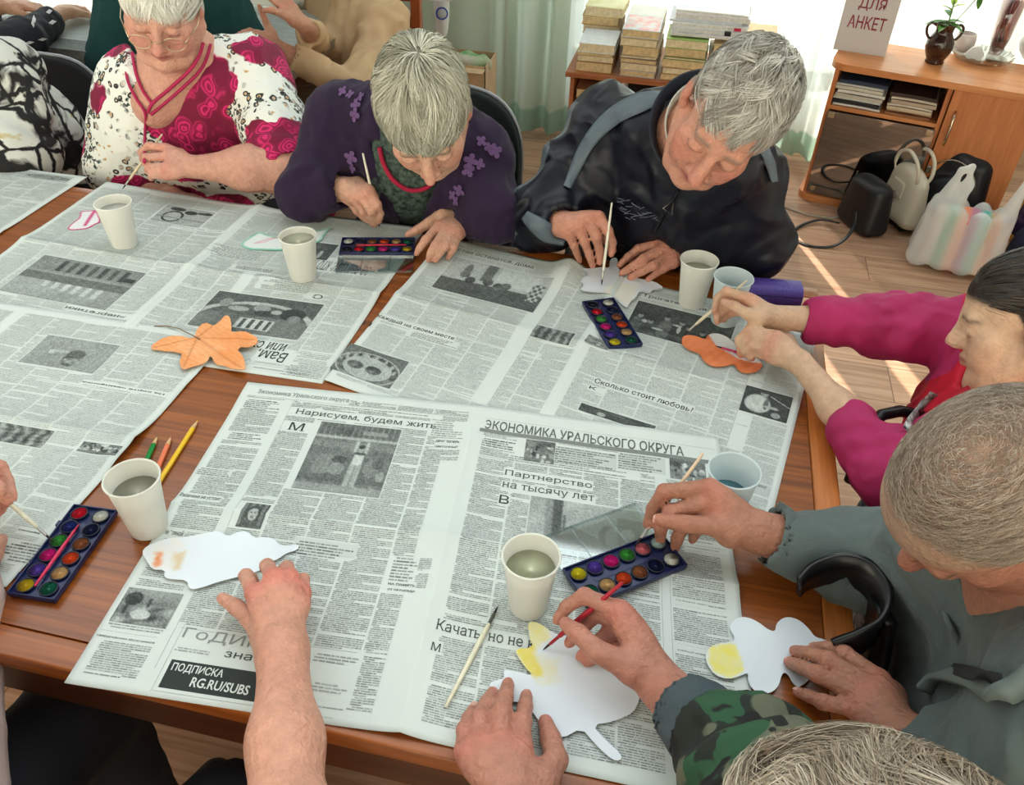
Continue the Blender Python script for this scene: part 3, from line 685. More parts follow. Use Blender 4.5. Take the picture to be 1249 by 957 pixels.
# front newspaper, the nearest one
def hf1(s, t, S):
    return .0012 + .004 * (1 - sst(t, .02, .2)) + crease(s, t, S, .5, .010, .008) * sst(t, .05, .2) + .0022 * lift_noise(s, t, 3) + .002 * np.exp(-((s - .25) ** 2 / .03 + (t - .22) ** 2 / .01))
S1 = Sheet((-.681, 1.026), (-.274, 1.067), tuple(tab(876, 535, .004)[:2]), (-.632, .438), (-.213, .469), (.208, .476), hf1, 11)
S = S1; S.base()
S.head('Экономика Уральского округа', (317, 477), (425, 494), .75); S.rule((315, 481), (572, 516), .35)
S.text((302, 488), (343, 503), 1, 4.2, .9, ragged=True)
S.text((282, 527), (320, 540), 1, 4.2, .9, ragged=True)
S.text((244, 570), (280, 582), 1, 4, .9, ragged=True); S.head('Ржавчина не устоит', (222, 603), (268, 615))
S.head('Нефтяной', (202, 646), (222, 656))
S.rule((357, 492), (190, 815), .35)
S.text((367, 495), (540, 510), 1, 4.2, .7, ragged=True)
S.head('Нарисуем, будем жить', (363, 500), (531, 525), .95, hm=16)
S.head('М', (355, 516), (370, 527))
S.photo((393, 515), (462, 608), pic_boy)
S.text((530, 515), (563, 535), 1, 5, .7, ragged=True); S.head('ДРУГ ТЕПЕРЬ', (532, 537), (560, 543), bold=.02, serif=False); S.head('ЦВЕТОЧНЫЙ', (531, 543), (558, 549), bold=.02, serif=False)
S.photo((302, 616), (318, 648), pic_woman)
S.box((362, 657), (432, 682), .12); S.text((364, 660), (428, 684), 1, 5, .9, ragged=True)
S.text((482, 680), (505, 710), 1, 5.2, .8, ragged=True); S.head('НА ПАМЯТЬ', (474, 711), (506, 718), bold=.02, serif=False); S.head('ОТ ОРТОПЕДА', (473, 718), (506, 725), bold=.02, serif=False)
S.photo((158, 716), (202, 767), pic_field); S.text((130, 759), (200, 768), 1, 3.5, .7)
S.head('Жюри оценило продукцию', (122, 767), (192, 778), serif=False); S.head('свердловских молочников', (119, 773), (188, 786), serif=False); S.text((100, 817), (145, 828), 1, 3.5)
S.rule((215, 760), (195, 845), .3); S.rule((222, 762), (435, 800), .3); S.rule((188, 838), (405, 880), .3)
S.head('ГоДИНА', (228, 765), (338, 797), .62, serif=False); S.head('знание', (276, 794), (345, 812), .95, serif=False); S.text((215, 788), (255, 798), 1, 3.4, .6)
S.box((210, 804), (310, 856), 1.); S.head('ПОДПИСКА', (213, 808), (273, 822), bold=.02, serif=False, flip=True, hm=13); S.head('RG.RU/SUBS', (236, 826), (304, 843), bold=.02, serif=False, flip=True, hm=13)
S.text((385, 795), (435, 815), 1, 4.5, .7, ragged=True); S.text((382, 830), (425, 850), 1, 4.5, .6, ragged=True)
# right page
S.rule((592, 505), (872, 558), .3); S.head('ЭКОНОМИКА УРАЛЬСКОГО ОКРУГА', (593, 514), (833, 548), .88, bold=.012, serif=False, hm=21)
S.rect((1.03, .093), (1.96, .107), PAPER + (INK - PAPER) * .72); S.take((1.0, .02), (2., .105), 0)
for a_, b_, c_ in (((589, 535), (637, 552), 0), ((678, 545), (752, 575), .18), ((754, 553), (812, 580), .18)):
    if c_: S.box(a_, b_, c_)
    S.text(a_, b_, 1, 5., .95, ragged=True, size=.5)
S.photo((642, 537), (675, 567), pic_crowd(31, .4)); S.photo((816, 560), (862, 590), pic_crowd(33, .45, 30))
S.rule((584, 557), (615, 562), .4); S.text((620, 561), (780, 578), 1, 4.6, .75, ragged=True)
S.head('Партнерство', (616, 573), (722, 594), .92, hm=15); S.head('на тысячу лет', (613, 588), (725, 608), .92, hm=15)
S.head('В', (610, 604), (620, 616))
S.photo((648, 605), (792, 690), pic_plant)
S.rule((812, 690), (828, 860), .3); S.rule((803, 700), (815, 850), .3)
S.head('ной микрорайон', (835, 664), (885, 671), serif=False); S.head('не спровоцируют', (836, 671), (888, 679), serif=False)
S.head('На Ямале ждут', (824, 732), (862, 740), serif=False); S.head('иностранных туристов', (823, 738), (882, 748), serif=False)
S.head('В Южноуральске', (826, 785), (872, 793), serif=False); S.head('учебный класс', (826, 791), (862, 800), serif=False)
S.text((538, 745), (630, 762), 1, 4.4, .75, ragged=True); S.head('Качать, но не как', (534, 757), (672, 782), .95, hm=18)
S.head('М', (527, 785), (537, 797))
S.rule((508, 560), (488, 900), .2, .2)
S.take(S.A((218, 765)), S.A((425, 862)), 1); S.take((1.04, .02), (1.97, .05)); S.fill(0, (.03, .2, .36, .515, .67, .825, .975), dark=.88); S.fill(1, (.045, .19, .325, .46, .6, .74, .775, .955), dark=.88)
S.build('open newspaper nearest the camera, under the heading about the Ural economy')
# far right newspaper, under the man's palette
def hf2(s, t, S):
    m = (1 - sst(t, .80, .92)); return .0012 + .003 * (1 - sst(s, .02, .2)) + m * (crease(s, t, S, .47, .008, .007) + .002 * lift_noise(s, t, 5) + .022 * np.exp(-((s - .72) / .07) ** 2) * (1 - sst(t, .0, .22)) * sst(t, -.2, .03))
S2 = S = Sheet((-.494, 1.621), (-.083, 1.556), (.321, 1.483), (-.557, 1.069), (-.170, .985), (.213, .897), hf2, 12); S.base()
S.text((568, 300), (650, 308), 1, 4, .6, ragged=True); S.head('стан останется, дома', (560, 304), (656, 320), hm=14); S.photo((556, 314), (650, 382), pic_office)
S.text((540, 365), (585, 378), 1, 4.5, .9)
S.rule((462, 382), (610, 425), .3); S.head('Каждый на своем месте', (462, 385), (556, 411), hm=13); S.head('П', (445, 393), (452, 400)); S.text((500, 410), (560, 420), 1, 4.5, .7, ragged=True)
S.photo((428, 420), (475, 474), pic_round)
S.rule((700, 337), (588, 492), .4); S.photo((655, 398), (693, 425), pic_lines(4)); S.head('Зерновая', (634, 427), (659, 434)); S.head('переделка', (631, 431), (659, 439))
S.head('Трогательная', (785, 358), (862, 378), hm=14); S.photo((779, 367), (884, 434), pic_theatre); S.text((770, 362), (800, 368), 1, 5, .6)
S.photo((718, 413), (741, 432), pic_crowd(51, .5, 9)); S.rule((722, 470), (880, 505), .3, .4)
S.head('Сколько стоит любовь?', (727, 462), (848, 493), hm=14); S.head('К', (719, 471), (727, 477)); S.photo((705, 500), (800, 520), pic_dark)
S.rule((912, 455), (888, 545), .4); S.photo((910, 472), (959, 517), pic_singer); S.rule((915, 466), (977, 480), 1.2, .5); S.text((945, 400), (975, 408), 1, 5, .9, ragged=True); S.rect(S.A((913, 590)), S.A((935, 594)), PAPER + (INK - PAPER) * .7)
S.fill(0, (.03, .19, .35, .51, .665, .82, .975), dark=.52); S.fill(1, (.03, .19, .35, .51, .665, .82, .975), dark=.52)
S.build('open newspaper at the far right, under the grey-haired man and his palette')
# far left newspaper (lies upside down)
def hf3(s, t, S):
    return .001 + crease(s, t, S, .5, .008, .010) * sst(t, .04, .2) + .0016 * lift_noise(s, t, 6) * sst(t, .1, .2)
S3 = S = Sheet((-.557, 1.061), (-.977, 1.048), (-1.39, 1.06), (-.55, 1.655), (-.956, 1.645), (-1.375, 1.668), hf3, 13); S.base()
S.text((390, 463), (350, 440), 1, 4.5, .7, ragged=True); S.head('События и комментарии', (376, 458), (310, 446), .7); S.rule((378, 455), (300, 440), .4); S.head('Вам,', (344, 442), (318, 424)); S.head('или сх', (346, 428), (310, 414))
S.text((400, 440), (352, 428), 1, 5, .6, ragged=True); S.photo((363, 415), (268, 355), pic_band); S.head('С', (392, 366), (383, 360)); S.text((375, 360), (320, 340), 1, 4.4, .8, ragged=True)
S.rule((240, 400), (300, 330), .3, .5)
S.head('за выгоду: кто платит', (447, 337), (365, 310), .8); S.photo((398, 318), (372, 294), pic_dark)
S.text((330, 335), (290, 325), 1, 4); S.text((310, 320), (260, 300), 1, 4.5, .8, ragged=True)
S.head('энергетики', (152, 389), (82, 372)); S.head('электромонтёр', (105, 388), (42, 373), .8); S.photo((128, 378), (55, 312), pic_power)
S.text((190, 330), (145, 322), 1, 4.4, .9)
S.photo((242, 278), (205, 250), pic_bike); S.head('Ешь их учить?', (270, 284), (210, 275), .7)
S.fill(0, (.03, .19, .35, .51, .665, .82, .975), dark=.52); S.fill(1, (.03, .19, .35, .51, .665, .82, .975), dark=.52)
S.build('open newspaper lying upside down before the woman in the rose blouse')
# near left newspaper (upside down)
def hf4(s, t, S):
    return .0012 + .004 * sst(t, .78, .9) + (crease(s, t, S, .5, .009, .006) + .004 * lift_noise(s, t * 1.5, 8)) * (1 - sst(t, .75, .9)) + .006 * np.exp(-((t - .42) / .05) ** 2) * (1 - sst(s, 0, .12))
S4 = S = Sheet((-.794, .545), (-1.214, .535), (-1.634, .530), (-.777, 1.144), (-1.197, 1.136), (-1.617, 1.128), hf4, 14); S.base()
S.head('На корте чемпионка', (200, 483), (102, 465), 1., bold=.012, serif=False); S.rule((205, 488), (45, 463), .3)
S.photo((113, 456), (60, 410), pic_hair)
S.photo((142, 560), (104, 541), pic_crowd(71, .45, 60)); S.photo((50, 548), (0, 518), pic_lines(9)); S.head('Евросоюз', (48, 652), (24, 645), bold=.02, serif=False); S.text((40, 690), (10, 658), 1, 5, .9, ragged=True)
S.fill(0, (.03, .19, .35, .51, .665, .82, .975), dark=.52); S.fill(1, (.03, .19, .35, .51, .665, .82, .975), dark=.52)
S.build('upside-down newspaper at the left edge with the championship headline')
# newspaper at the far left end
def hf5(s, t, S): return .0012 + crease(s, t, S, .5, .003, .004) + .0015 * lift_noise(s, t, 9)
S5 = S = Sheet((-1.454, 1.09), (-1.874, 1.085), (-2.29, 1.08), (-1.436, 1.68), (-1.856, 1.675), (-2.275, 1.67), hf5, 15); S.base()
S.photo((80, 223), (28, 208), lambda u, v: lay(.78 + u * 0, el(u, v, .4, .5, .45, .35), .5 + .2 * n2(u, v, 12, 3)), 2.5); S.rule((50, 247), (0, 240), .4, .5)
S.fill(0, (.03, .19, .35, .51, .665, .82, .975), dark=.52); S.fill(1, (.03, .19, .35, .51, .665, .82, .975), dark=.52)
S.build('newspaper at the far left end of the table by the black chair')
# ------------------------------------------------------------------ things on the table
PH = .0035                                                # typical height of the paper surface above the table top
def lit_card(m, f=.35):
    nt = m.node_tree; b = nt.nodes['Principled BSDF']; o = [n for n in nt.nodes if n.type == 'OUTPUT_MATERIAL'][0]; t = N(nt, 'ShaderNodeBsdfTranslucent'); t.inputs[0].default_value = b.inputs['Base Color'].default_value; x = N(nt, 'ShaderNodeMixShader'); x.inputs[0].default_value = f
    nt.links.new(b.outputs[0], x.inputs[1]); nt.links.new(t.outputs[0], x.inputs[2]); nt.links.new(x.outputs[0], o.inputs[0]); return m
CUPW = lit_card(mat('white_cup_card', (244, 244, 238), .45, bump=.02, bscale=300))
CUPB = lit_card(mat('white_cup_card_cool', (232, 242, 244), .45), .45)  # pale blue cast of reflections put into the card colour
CH = .102
def cup(rim_px, label, water=None, level=.6, m=CUPW, tilt=0):
    p = at(rim_px[0], rim_px[1], TZ + PH + CH); t = empty('paper_cup', (p[0], p[1], TZ + PH), label, 'cup', 'paper cups of brush water on the table')
    R0, R1 = .026, .0362; th = .0006
    prof = [(0, .006), (R0 - .0012, .006), (R0 - .0008, 0), (R0, 0), (R0 + .0002, .002)] + [(R0 + (R1 - R0) * k / 8, CH * k / 8) for k in range(1, 8)] + [(R1 - .0004, CH - .004)]
    for k in range(7): a = math.pi * (k / 6 * 1.5 - .5); prof.append((R1 + .0007 + .0016 * math.cos(a), CH - .0018 + .0018 * math.sin(a)))
    prof += [(R1 - th, CH - .004)] + [(R0 + (R1 - R0) * k / 8 - th, CH * k / 8) for k in range(7, 0, -1)] + [(R0 - th, .008), (0, .008)]
    MB().lathe(prof, n=56).build('cup_wall', m, t, angle=50, world=False)
    if water:
        r = R0 + (R1 - R0) * level - th * 1.2
        MB().lathe([(0, CH * level), (r * .9, CH * level), (r, CH * level + .0006)], n=48).build('water', mat('water_' + str(rim_px[0]), water, .04, spec=.5), t, smooth=True, world=False)
    return t
cup((160, 581.6), 'white paper cup of murky grey water beside the three coloured pencils', (186, 182, 166), .70)
cup((137, 246), 'plain white paper cup standing by the pink-edged paper leaf', (232, 234, 228), .80)
cup((648.3, 677), 'white paper cup of pale yellowish water left of the dark blue palette', (222, 224, 190), .72)
cup((362.8, 286.5), 'white paper cup of milky water beside the green-edged paper leaf', (214, 216, 192), .86)
cup((853.6, 316), 'white paper cup of clear water, the taller-looking of the pair by the purple case', (224, 226, 204), .74)
cup((895.3, 337), 'white paper cup directly behind the wrist of the woman in magenta sleeves', (236, 240, 240), .55, CUPB)
cup((896.4, 572.7), 'translucent white paper cup holding blue-tinted water', (120, 186, 204), .50, CUPB)
# ---- paint palettes
TRAY = mat('tray_navy_plastic', (24, 34, 78), .28, bump=.02, bscale=400); PANB = mat('pan_dark_plastic', (16, 20, 44), .3); LIDM = clear_mat('clear_lid', (238, 244, 244), .10)
PAINTS = {k: mat('paint_' + k, c, .16, noise=.25, nscale=160, bump=.25, bscale=130) for k, c in dict(white=(226, 226, 214), red=(206, 22, 44), blue=(34, 44, 110), dkblue=(22, 28, 62), black=(20, 22, 34), green=(62, 150, 60), magenta=(226, 30, 128), violet=(86, 62, 160), yellow=(222, 202, 40), mustard=(198, 166, 30), brown=(150, 88, 54), orange=(226, 74, 30), ochre=(214, 168, 110), dkgreen=(22, 92, 70), pinkred=(220, 110, 120), silver=(170, 190, 186)).items()}
def palette(corners, rows, label, lid=None, hinge=False, h=PH):
    """corners: the two corners of the starting short side, then of the far one (pixels at the tray's top)"""
    Q = [at(x, y, TZ + .014)[:2] for x, y in corners]; c = sum(Q) / 4; d = (Q[2] + Q[3] - Q[0] - Q[1]) / 2; an = math.atan2(d[1], d[0])
    t = empty('paint_palette', (c[0], c[1], TZ + h), label, 'paint palette', 'watercolour palettes on the table', rz=an)
    L, W_, H_ = .162, .068, .0095; b = MB(); b.box((-L / 2, -W_ / 2, 0), (L / 2, W_ / 2, H_ * .7), r=.0028)
    for s in (-1, 1): b.box((-L / 2, s * (W_ / 2 - .0011) - .0011, H_ * .4), (L / 2, s * (W_ / 2 - .0011) + .0011, H_ + .0012), r=.0008); b.box((s * (L / 2 - .0011) - .0011, -W_ / 2, H_ * .4), (s * (L / 2 - .0011) + .0011, W_ / 2, H_ + .0012), r=.0008)
    if hinge:
        for x in (-.045, .05): b.box((x - .005, -W_ / 2 - .006, .002), (x + .005, -W_ / 2 + .001, .008), r=.001)
    b.box((-.05, -.0035, H_ * .7), (.05, .0035, H_ * .7 + .0006))
    b.build('tray', TRAY, t, angle=40, world=False)
    for r_, row in enumerate(rows):
        for k, colr in enumerate(row):
            x = -L / 2 + .0155 + k * .0262; y = (.0165, -.0165)[r_]
            p = MB().lathe([(.0122, H_ * .6), (.0124, H_ + .0008), (.0116, H_ + .0016), (.0106, H_ + .0008), (.0104, H_ - .001)], o=(x, y, 0), n=36).build('paint_pan', PANB, t, smooth=True, world=False)
            MB().lathe([(0, H_ - .0006), (.003, H_ - .0002), (.005, H_ - .0010), (.0075, H_ - .0003), (.0105, H_ + .0004)], o=(x, y, 0), n=36).build('paint', PAINTS[colr], p, smooth=True, world=False)
    if lid:
        y0, y1 = (W_ / 2 + .001, W_ / 2 + .067) if lid > 0 else (-W_ / 2 - .067, -W_ / 2 - .001)
        b = MB(); z0, z1 = .0007, .0055; b.box((-L / 2, y0, z0), (L / 2, y1, z0 + .0011)); q = .0014
        for lo, hi in (((-L / 2, y0), (L / 2, y0 + q)), ((-L / 2, y1 - q), (L / 2, y1)), ((-L / 2, y0), (-L / 2 + q, y1)), ((L / 2 - q, y0), (L / 2, y1))): b.box((lo[0], lo[1], z0), (hi[0], hi[1], z1))
        for x in (-.03, .03): b.box((x - .0006, y0, z0), (x + .0006, y1, z0 + .003))
        b.build('lid', LIDM, t, world=False)['label'] = 'clear plastic lid folded open'
    return t
pal1 = palette([(90, 612), (142, 620), (63, 731), (8, 720)], (('white', 'dkblue', 'brown', 'orange', 'ochre', 'dkgreen'), ('red', 'blue', 'green', 'magenta', 'violet', 'mustard')), 'navy watercolour palette on bare wood with a pink brush lying in it', hinge=True, h=.001)
pal2 = palette([(415, 308.5), (415, 288.5), (506.5, 289), (505.7, 308.5)], (('white', 'dkblue', 'brown', 'orange', 'ochre', 'dkgreen'), ('black', 'red', 'green', 'magenta', 'violet', 'mustard')), 'watercolour palette with a red brush in it, by the hand of the woman in purple', lid=-1, h=PH)
pal3 = palette([(688, 698), (720, 737), (840, 691), (797, 654)], (('yellow', 'violet', 'magenta', 'green', 'pinkred', 'silver'), ('dkgreen', 'ochre', 'orange', 'brown', 'dkblue', 'white')), 'dark blue palette with open clear lid beside the front paper cup', lid=1, h=.0105)
pal4 = palette([(710, 365), (748, 363), (785, 418.6), (743, 425)], (('white', 'dkblue', 'brown', 'orange', 'ochre', 'dkgreen'), ('black', 'red', 'green', 'magenta', 'violet', 'yellow')), 'watercolour palette lying below the white maple cutout of the grey-haired man')
# ---- pencils
def pencil(tip, end, col, label, L=None):
    a = tab(*tip, .004); b_ = tab(*end, .004); d = b_ - a; d[2] = 0; L0 = np.linalg.norm(d); d /= L0; L0 = L or L0
    t = empty('coloured_pencil', a, label, 'pencil', 'coloured pencils on the table', rz=math.atan2(d[1], d[0])); r = .0038
    M = Matrix.Rotation(math.pi / 2, 4, 'Y'); cm = mat('pencil_' + label.split()[0], col, .25, coat=.3)
    MB().lathe([(r, .021), (r, L0 - .0005), (r * .9, L0)], n=6, M=M).build('shaft', cm, t, world=False)
    MB().lathe([(.0011, .005), (r * .99, .021)], n=18, M=M).build('sharpened_wood', mat('cut_pencil_wood', (222, 186, 140), .7, noise=.2, nscale=300), t, smooth=True, world=False)
    MB().lathe([(.0002, 0), (.0012, .0052)], n=12, M=M).build('lead', cm, t, smooth=True, world=False)
pencil((192.5, 531), (168, 585), (14, 134, 62), 'green coloured pencil lying behind the cup of grey water', .12)
pencil((209, 531.5), (186, 586), (236, 128, 92), 'salmon pink pencil lying between the green and the yellow one', .12)
pencil((241.5, 512), (190, 594), (240, 196, 40), 'yellow coloured pencil, the longest of the three by the cup', .175)
# ---- brushes
FERR = mat('brush_ferrule', (170, 170, 166), .3, metal=1); HAIRD = mat('brush_hair', (32, 26, 24), .6)
BM = {}
def brush(tip, end, col, label, L=.175, dark=False, r=.0032, hair=HAIRD, ferr=FERR):
    """tip, end: room points; handle keeps its true length along that line"""
    a = np.array(tip, float); d = np.array(end, float) - a; L = L or np.linalg.norm(d); d /= np.linalg.norm(d)
    t = empty('paint_brush', a, label, 'paint brush', 'paint brushes'); M = Vector(d).to_track_quat('Z', 'Y').to_matrix().to_4x4()
    k = tuple(col)
    if k not in BM: BM[k] = mat('brush_handle_%d_%d' % col[:2], col, .35, noise=.15, nscale=90)
    MB().lathe([(.0013, .030), (r * .8, .034), (r, .055), (r * .95, L * .55), (r * .6, L - .002), (0, L)], n=14, M=M).build('handle', BM[k], t, smooth=True, world=False)
    MB().lathe([(.0017, .014), (.0021, .016), (.0022, .031), (.0016, .033)], n=14, M=M).build('ferrule', ferr, t, smooth=True, world=False)
    MB().lathe([(.0001, 0), (.0012, .006), (.0017, .012), (.0016, .015)], n=12, M=M).build('bristles', hair, t, smooth=True, world=False)
    return t
WOODC = (226, 206, 172); CREAM = (236, 230, 212)
brush(tab(149, 231, .004), at(199, 162, .875), WOODC, 'pale wooden paint brush held by the woman in the rose blouse', .17, r=.0034)
brush(tab(463, 277, .006), at(446, 202, .90), CREAM, 'cream handled paint brush upright in the right hand of the woman in purple', .175, r=.0034)
brush(tab(733.5, 349, .005), at(745.5, 254, .90), CREAM, 'slim white handled brush held upright by the grey-haired man', .172, r=.003)
brush(tab(833, 409, .005), at(911.5, 341.5, .87), (216, 208, 182), 'cream paint brush painting the orange flower', None, r=.0034)
brush(tab(774, 666, .021), at(847, 567, .86), (222, 192, 160), 'pale wooden brush dipped into the green paint pan', .165, r=.0034)
brush(tab(661.5, 793, .006), at(736, 730, .845), (168, 16, 40), 'dark red paint brush in the hand with the camouflage sleeve', .15, r=.0038, ferr=mat('red_ferrule', (150, 20, 40), .3))
brush(tab(608, 738, .006), tab(543, 863, .007), (226, 222, 196), 'chipped white paint brush lying across the front newspaper', None, r=.0036, ferr=mat('old_ferrule', (70, 76, 60), .5))
brush(tab(66, 661, .016), at(16, 617, .80), (214, 210, 190), 'white brush dipped in green paint at the left edge', .16, r=.0034)
brush(tab(98, 637, .013), tab(42, 715, .013), (206, 40, 88), 'pink brush lying in the middle groove of the left palette', None, r=.0028, hair=mat('pink_bristle', (170, 30, 70), .5), ferr=mat('pink_ferrule', (196, 40, 84), .4))
brush(tab(427, 299, .0135), tab(496, 298.5, .0135), (206, 30, 50), 'thin red brush lying in the palette by the woman in purple', None, r=.0022, ferr=mat('thin_red', (190, 30, 46), .4))
brush(tab(872, 421.5, .008), tab(915, 434, .012), (190, 44, 100), 'pink stick-like brush under the fingers of the woman in magenta', None, r=.0026, ferr=mat('pink_ferrule2', (190, 50, 100), .4))
# ---- paper cut-outs
CARD = mat('white_card', (222, 229, 236), .7, bump=.05, bscale=60)
def zp(pts, x0, y0, sc): return [(x0 + x / sc, y0 + y / sc) for x, y in pts]
def smooth_poly(P, n=3):
    P = np.array(P, float)
    for _ in range(n): P = np.stack([.75 * P + .25 * np.roll(P, -1, 0), .25 * P + .75 * np.roll(P, -1, 0)], 1).reshape(-1, 2)
    return P
def inpoly(P, poly):
    x, y = P[:, 0], P[:, 1]; c = np.zeros(len(P), bool); j = len(poly) - 1
    for i in range(len(poly)):
        a, b_ = poly[i], poly[j]; m = (a[1] > y) != (b_[1] > y)
        c ^= m & (x < (b_[0] - a[0]) * (y - a[1]) / (b_[1] - a[1] + 1e-12) + a[0]); j = i
    return c
def edge_dist(P, poly):
    d = np.full(len(P), 9.)
    for i in range(len(poly)):
        a, b_ = poly[i], poly[(i + 1) % len(poly)]; e = b_ - a; t = np.clip(((P - a) @ e) / (e @ e + 1e-12), 0, 1); d = np.minimum(d, np.linalg.norm(P - a - t[:, None] * e, axis=1))
    return d
PAINTED = mat('painted_card', (220, 220, 220), .62, attr='Col', bump=.04, bscale=80)
WHITEC = np.array(s2l((222, 229, 236))[:3])
def cutout(name, outline, label, cat, h=PH + .0015, colour=None, z=None, rounds=2, curl=0., th=.0007, step=.0016, group=None, m=PAINTED):
    """a flat piece of card cut along an outline, its paint given by colour(P, distance to the edge)"""
    poly = smooth_poly([tab(x, y, h)[:2] for x, y in outline], rounds)
    bm = bmesh.new(); vs = [bm.verts.new((p[0], p[1], 0)) for p in poly]; bm.faces.new(vs)
    lo, hi = poly.min(0), poly.max(0)
    for ax in (0, 1):
        for q in np.arange(lo[ax], hi[ax], step * 1.9):
            no = [0, 0, 0]; no[ax] = 1; co = [0, 0, 0]; co[ax] = q + step * .3
            bmesh.ops.bisect_plane(bm, geom=bm.verts[:] + bm.edges[:] + bm.faces[:], plane_co=co, plane_no=no)
    bm.normal_update()
    if bm.faces[:] and bm.faces[0].normal.z < 0 if False else (sum(f.normal.z for f in list(bm.faces)[:5]) < 0): bmesh.ops.reverse_faces(bm, faces=bm.faces[:])
    bm.verts.index_update(); P = np.array([v.co[:2] for v in bm.verts]); d = edge_dist(P, poly)
    Z = TZ + h + (z(P, d) if z else 0) + curl * np.exp(-d / .006)
    for v, zz in zip(bm.verts, np.broadcast_to(Z, len(P))): v.co.z = zz
    r = bmesh.ops.extrude_face_region(bm, geom=bm.faces[:]); ev = [g for g in r['geom'] if isinstance(g, bmesh.types.BMVert)]
    for v in ev: v.co.z += th
    bm.normal_update(); bm.verts.index_update()
    me = bpy.data.meshes.new(name); bm.to_mesh(me); bm.free()
    P2 = np.array([v.co[:2] for v in me.vertices]); C = colour(P2, edge_dist(P2, poly)) if colour else np.broadcast_to(WHITEC, (len(P2), 3))
    a = me.attributes.new('Col', 'FLOAT_COLOR', 'POINT'); a.data.foreach_set('color', np.concatenate([C, np.ones((len(C), 1))], 1).astype(np.float32).ravel())
    o = link(name, me, m, smooth=False); return tag(o, label, cat, group)
def lin(c): return np.array(s2l(c)[:3])
def px(l, h=PH): return np.array([tab(x, y, h)[:2] for x, y in l])
def blend(C, m, col): return C * (1 - m[:, None]) + m[:, None] * (lin(col) if len(col) == 3 and max(col) > 1.01 else col)
def nz(P, sc, seed): return snoise(np.concatenate([P * sc, np.full((len(P), 1), seed * 1.)], 1), 1., seed, 3)
def patch(P, poly, soft, seed, amt=.6):
    """0..1 mask: inside a painted patch with a ragged brush edge"""
    d = edge_dist(P, poly); s = np.where(inpoly(P, poly), d, -d) + soft * nz(P, 260, seed) * .7; return np.clip(s / soft + .5, 0, 1) * (amt + (1 - amt) * (.5 + .5 * nz(P, 190, seed + 3)))
LG = 'paper leaves and flowers being painted'
# leaf in front of the bare forearm
lfA = zp([(540, 545), (560, 520), (600, 505), (640, 490), (700, 487), (790, 470), (830, 460), (870, 485), (900, 468), (940, 462), (970, 490), (1000, 485), (1040, 490), (1065, 515), (1085, 520), (1140, 513), (1135, 535), (1090, 547), (1060, 570), (1020, 585), (1000, 610), (940, 630), (835, 655), (760, 682), (720, 684), (715, 650), (660, 647), (625, 640), (630, 610), (580, 610), (560, 575)], 0, 500, 3.1225)
oA = px(zp([(587, 545), (620, 545), (618, 600), (590, 602)], 0, 500, 3.1225)); yA = px(zp([(665, 550), (700, 545), (690, 612), (660, 618)], 0, 500, 3.1225)); pA = px(zp([(560, 530), (690, 490), (690, 540), (640, 630), (585, 600)], 0, 500, 3.1225))
def colA(P, d): C = np.tile(WHITEC, (len(P), 1)); C = blend(C, patch(P, pA, .012, 5, .3) * .45, (240, 222, 196)); C = blend(C, patch(P, yA, .006, 7) * .8, (214, 178, 96)); return blend(C, patch(P, oA, .005, 9), (232, 128, 24))
cutout('paper_leaf', lfA, 'white paper leaf with small orange and ochre dabs, in front of the bare forearm', 'paper leaf', .006, colA, rounds=1, curl=.0012, group=LG)
# leaf of the person in camouflage
lfB = zp([(447, 345), (470, 337), (510, 355), (540, 380), (600, 395), (700, 420), (800, 480), (880, 560), (872, 640), (850, 685), (775, 718), (692, 731), (740, 785), (806, 845), (800, 868), (765, 862), (700, 800), (652, 742), (575, 785), (520, 760), (480, 700), (440, 650), (380, 640), (330, 598), (295, 578), (330, 560), (360, 555), (355, 522), (400, 528), (470, 545), (440, 515), (405, 465), (402, 443), (470, 437), (455, 400)], 500, 650, 3.1175)
y1 = px(zp([(440, 330), (475, 330), (515, 355), (535, 400), (490, 440), (470, 440), (450, 400)], 500, 650, 3.1175)); y2 = px(zp([(395, 438), (470, 434), (480, 480), (505, 545), (480, 560), (440, 520), (400, 470)], 500, 650, 3.1175)); y3 = px(zp([(480, 470), (570, 480), (560, 560), (505, 590), (490, 540)], 500, 650, 3.1175))
def colB(P, d): C = np.tile(WHITEC, (len(P), 1)); C = blend(C, patch(P, y3, .012, 4, .2) * .75, (226, 214, 130)); C = blend(C, patch(P, y1, .008, 6, .5) * .85, (232, 218, 90)); return blend(C, patch(P, y2, .006, 8, .7), (226, 206, 40))
cutout('paper_leaf', lfB, 'large white paper maple leaf with yellow tips under the weathered hands', 'paper leaf', .006, colB, rounds=1, curl=.001, group=LG)
# flower of the man in grey
flC = zp([(130, 345), (160, 322), (200, 325), (240, 345), (270, 370), (300, 380), (303, 345), (340, 320), (390, 332), (430, 370), (450, 400), (490, 408), (530, 440), (490, 500), (400, 590), (372, 585), (345, 535), (325, 535), (312, 590), (270, 618), (215, 602), (195, 565), (197, 533), (170, 545), (125, 560), (75, 548), (40, 505), (33, 460), (60, 430), (100, 420), (138, 418), (147, 400), (126, 370)], 849, 650, 3.1175)
yC = px(zp([(45, 440), (100, 424), (145, 422), (165, 470), (187, 525), (130, 556), (75, 540), (45, 490)], 849, 650, 3.1175))
def colC(P, d): C = np.tile(WHITEC, (len(P), 1)); return blend(C, patch(P, yC, .004, 3, .55), (236, 222, 66))
cutout('paper_flower', flC, 'white paper flower with one yellow petal beside the man in grey', 'paper flower', .004, colC, rounds=2, curl=.002, group=LG)
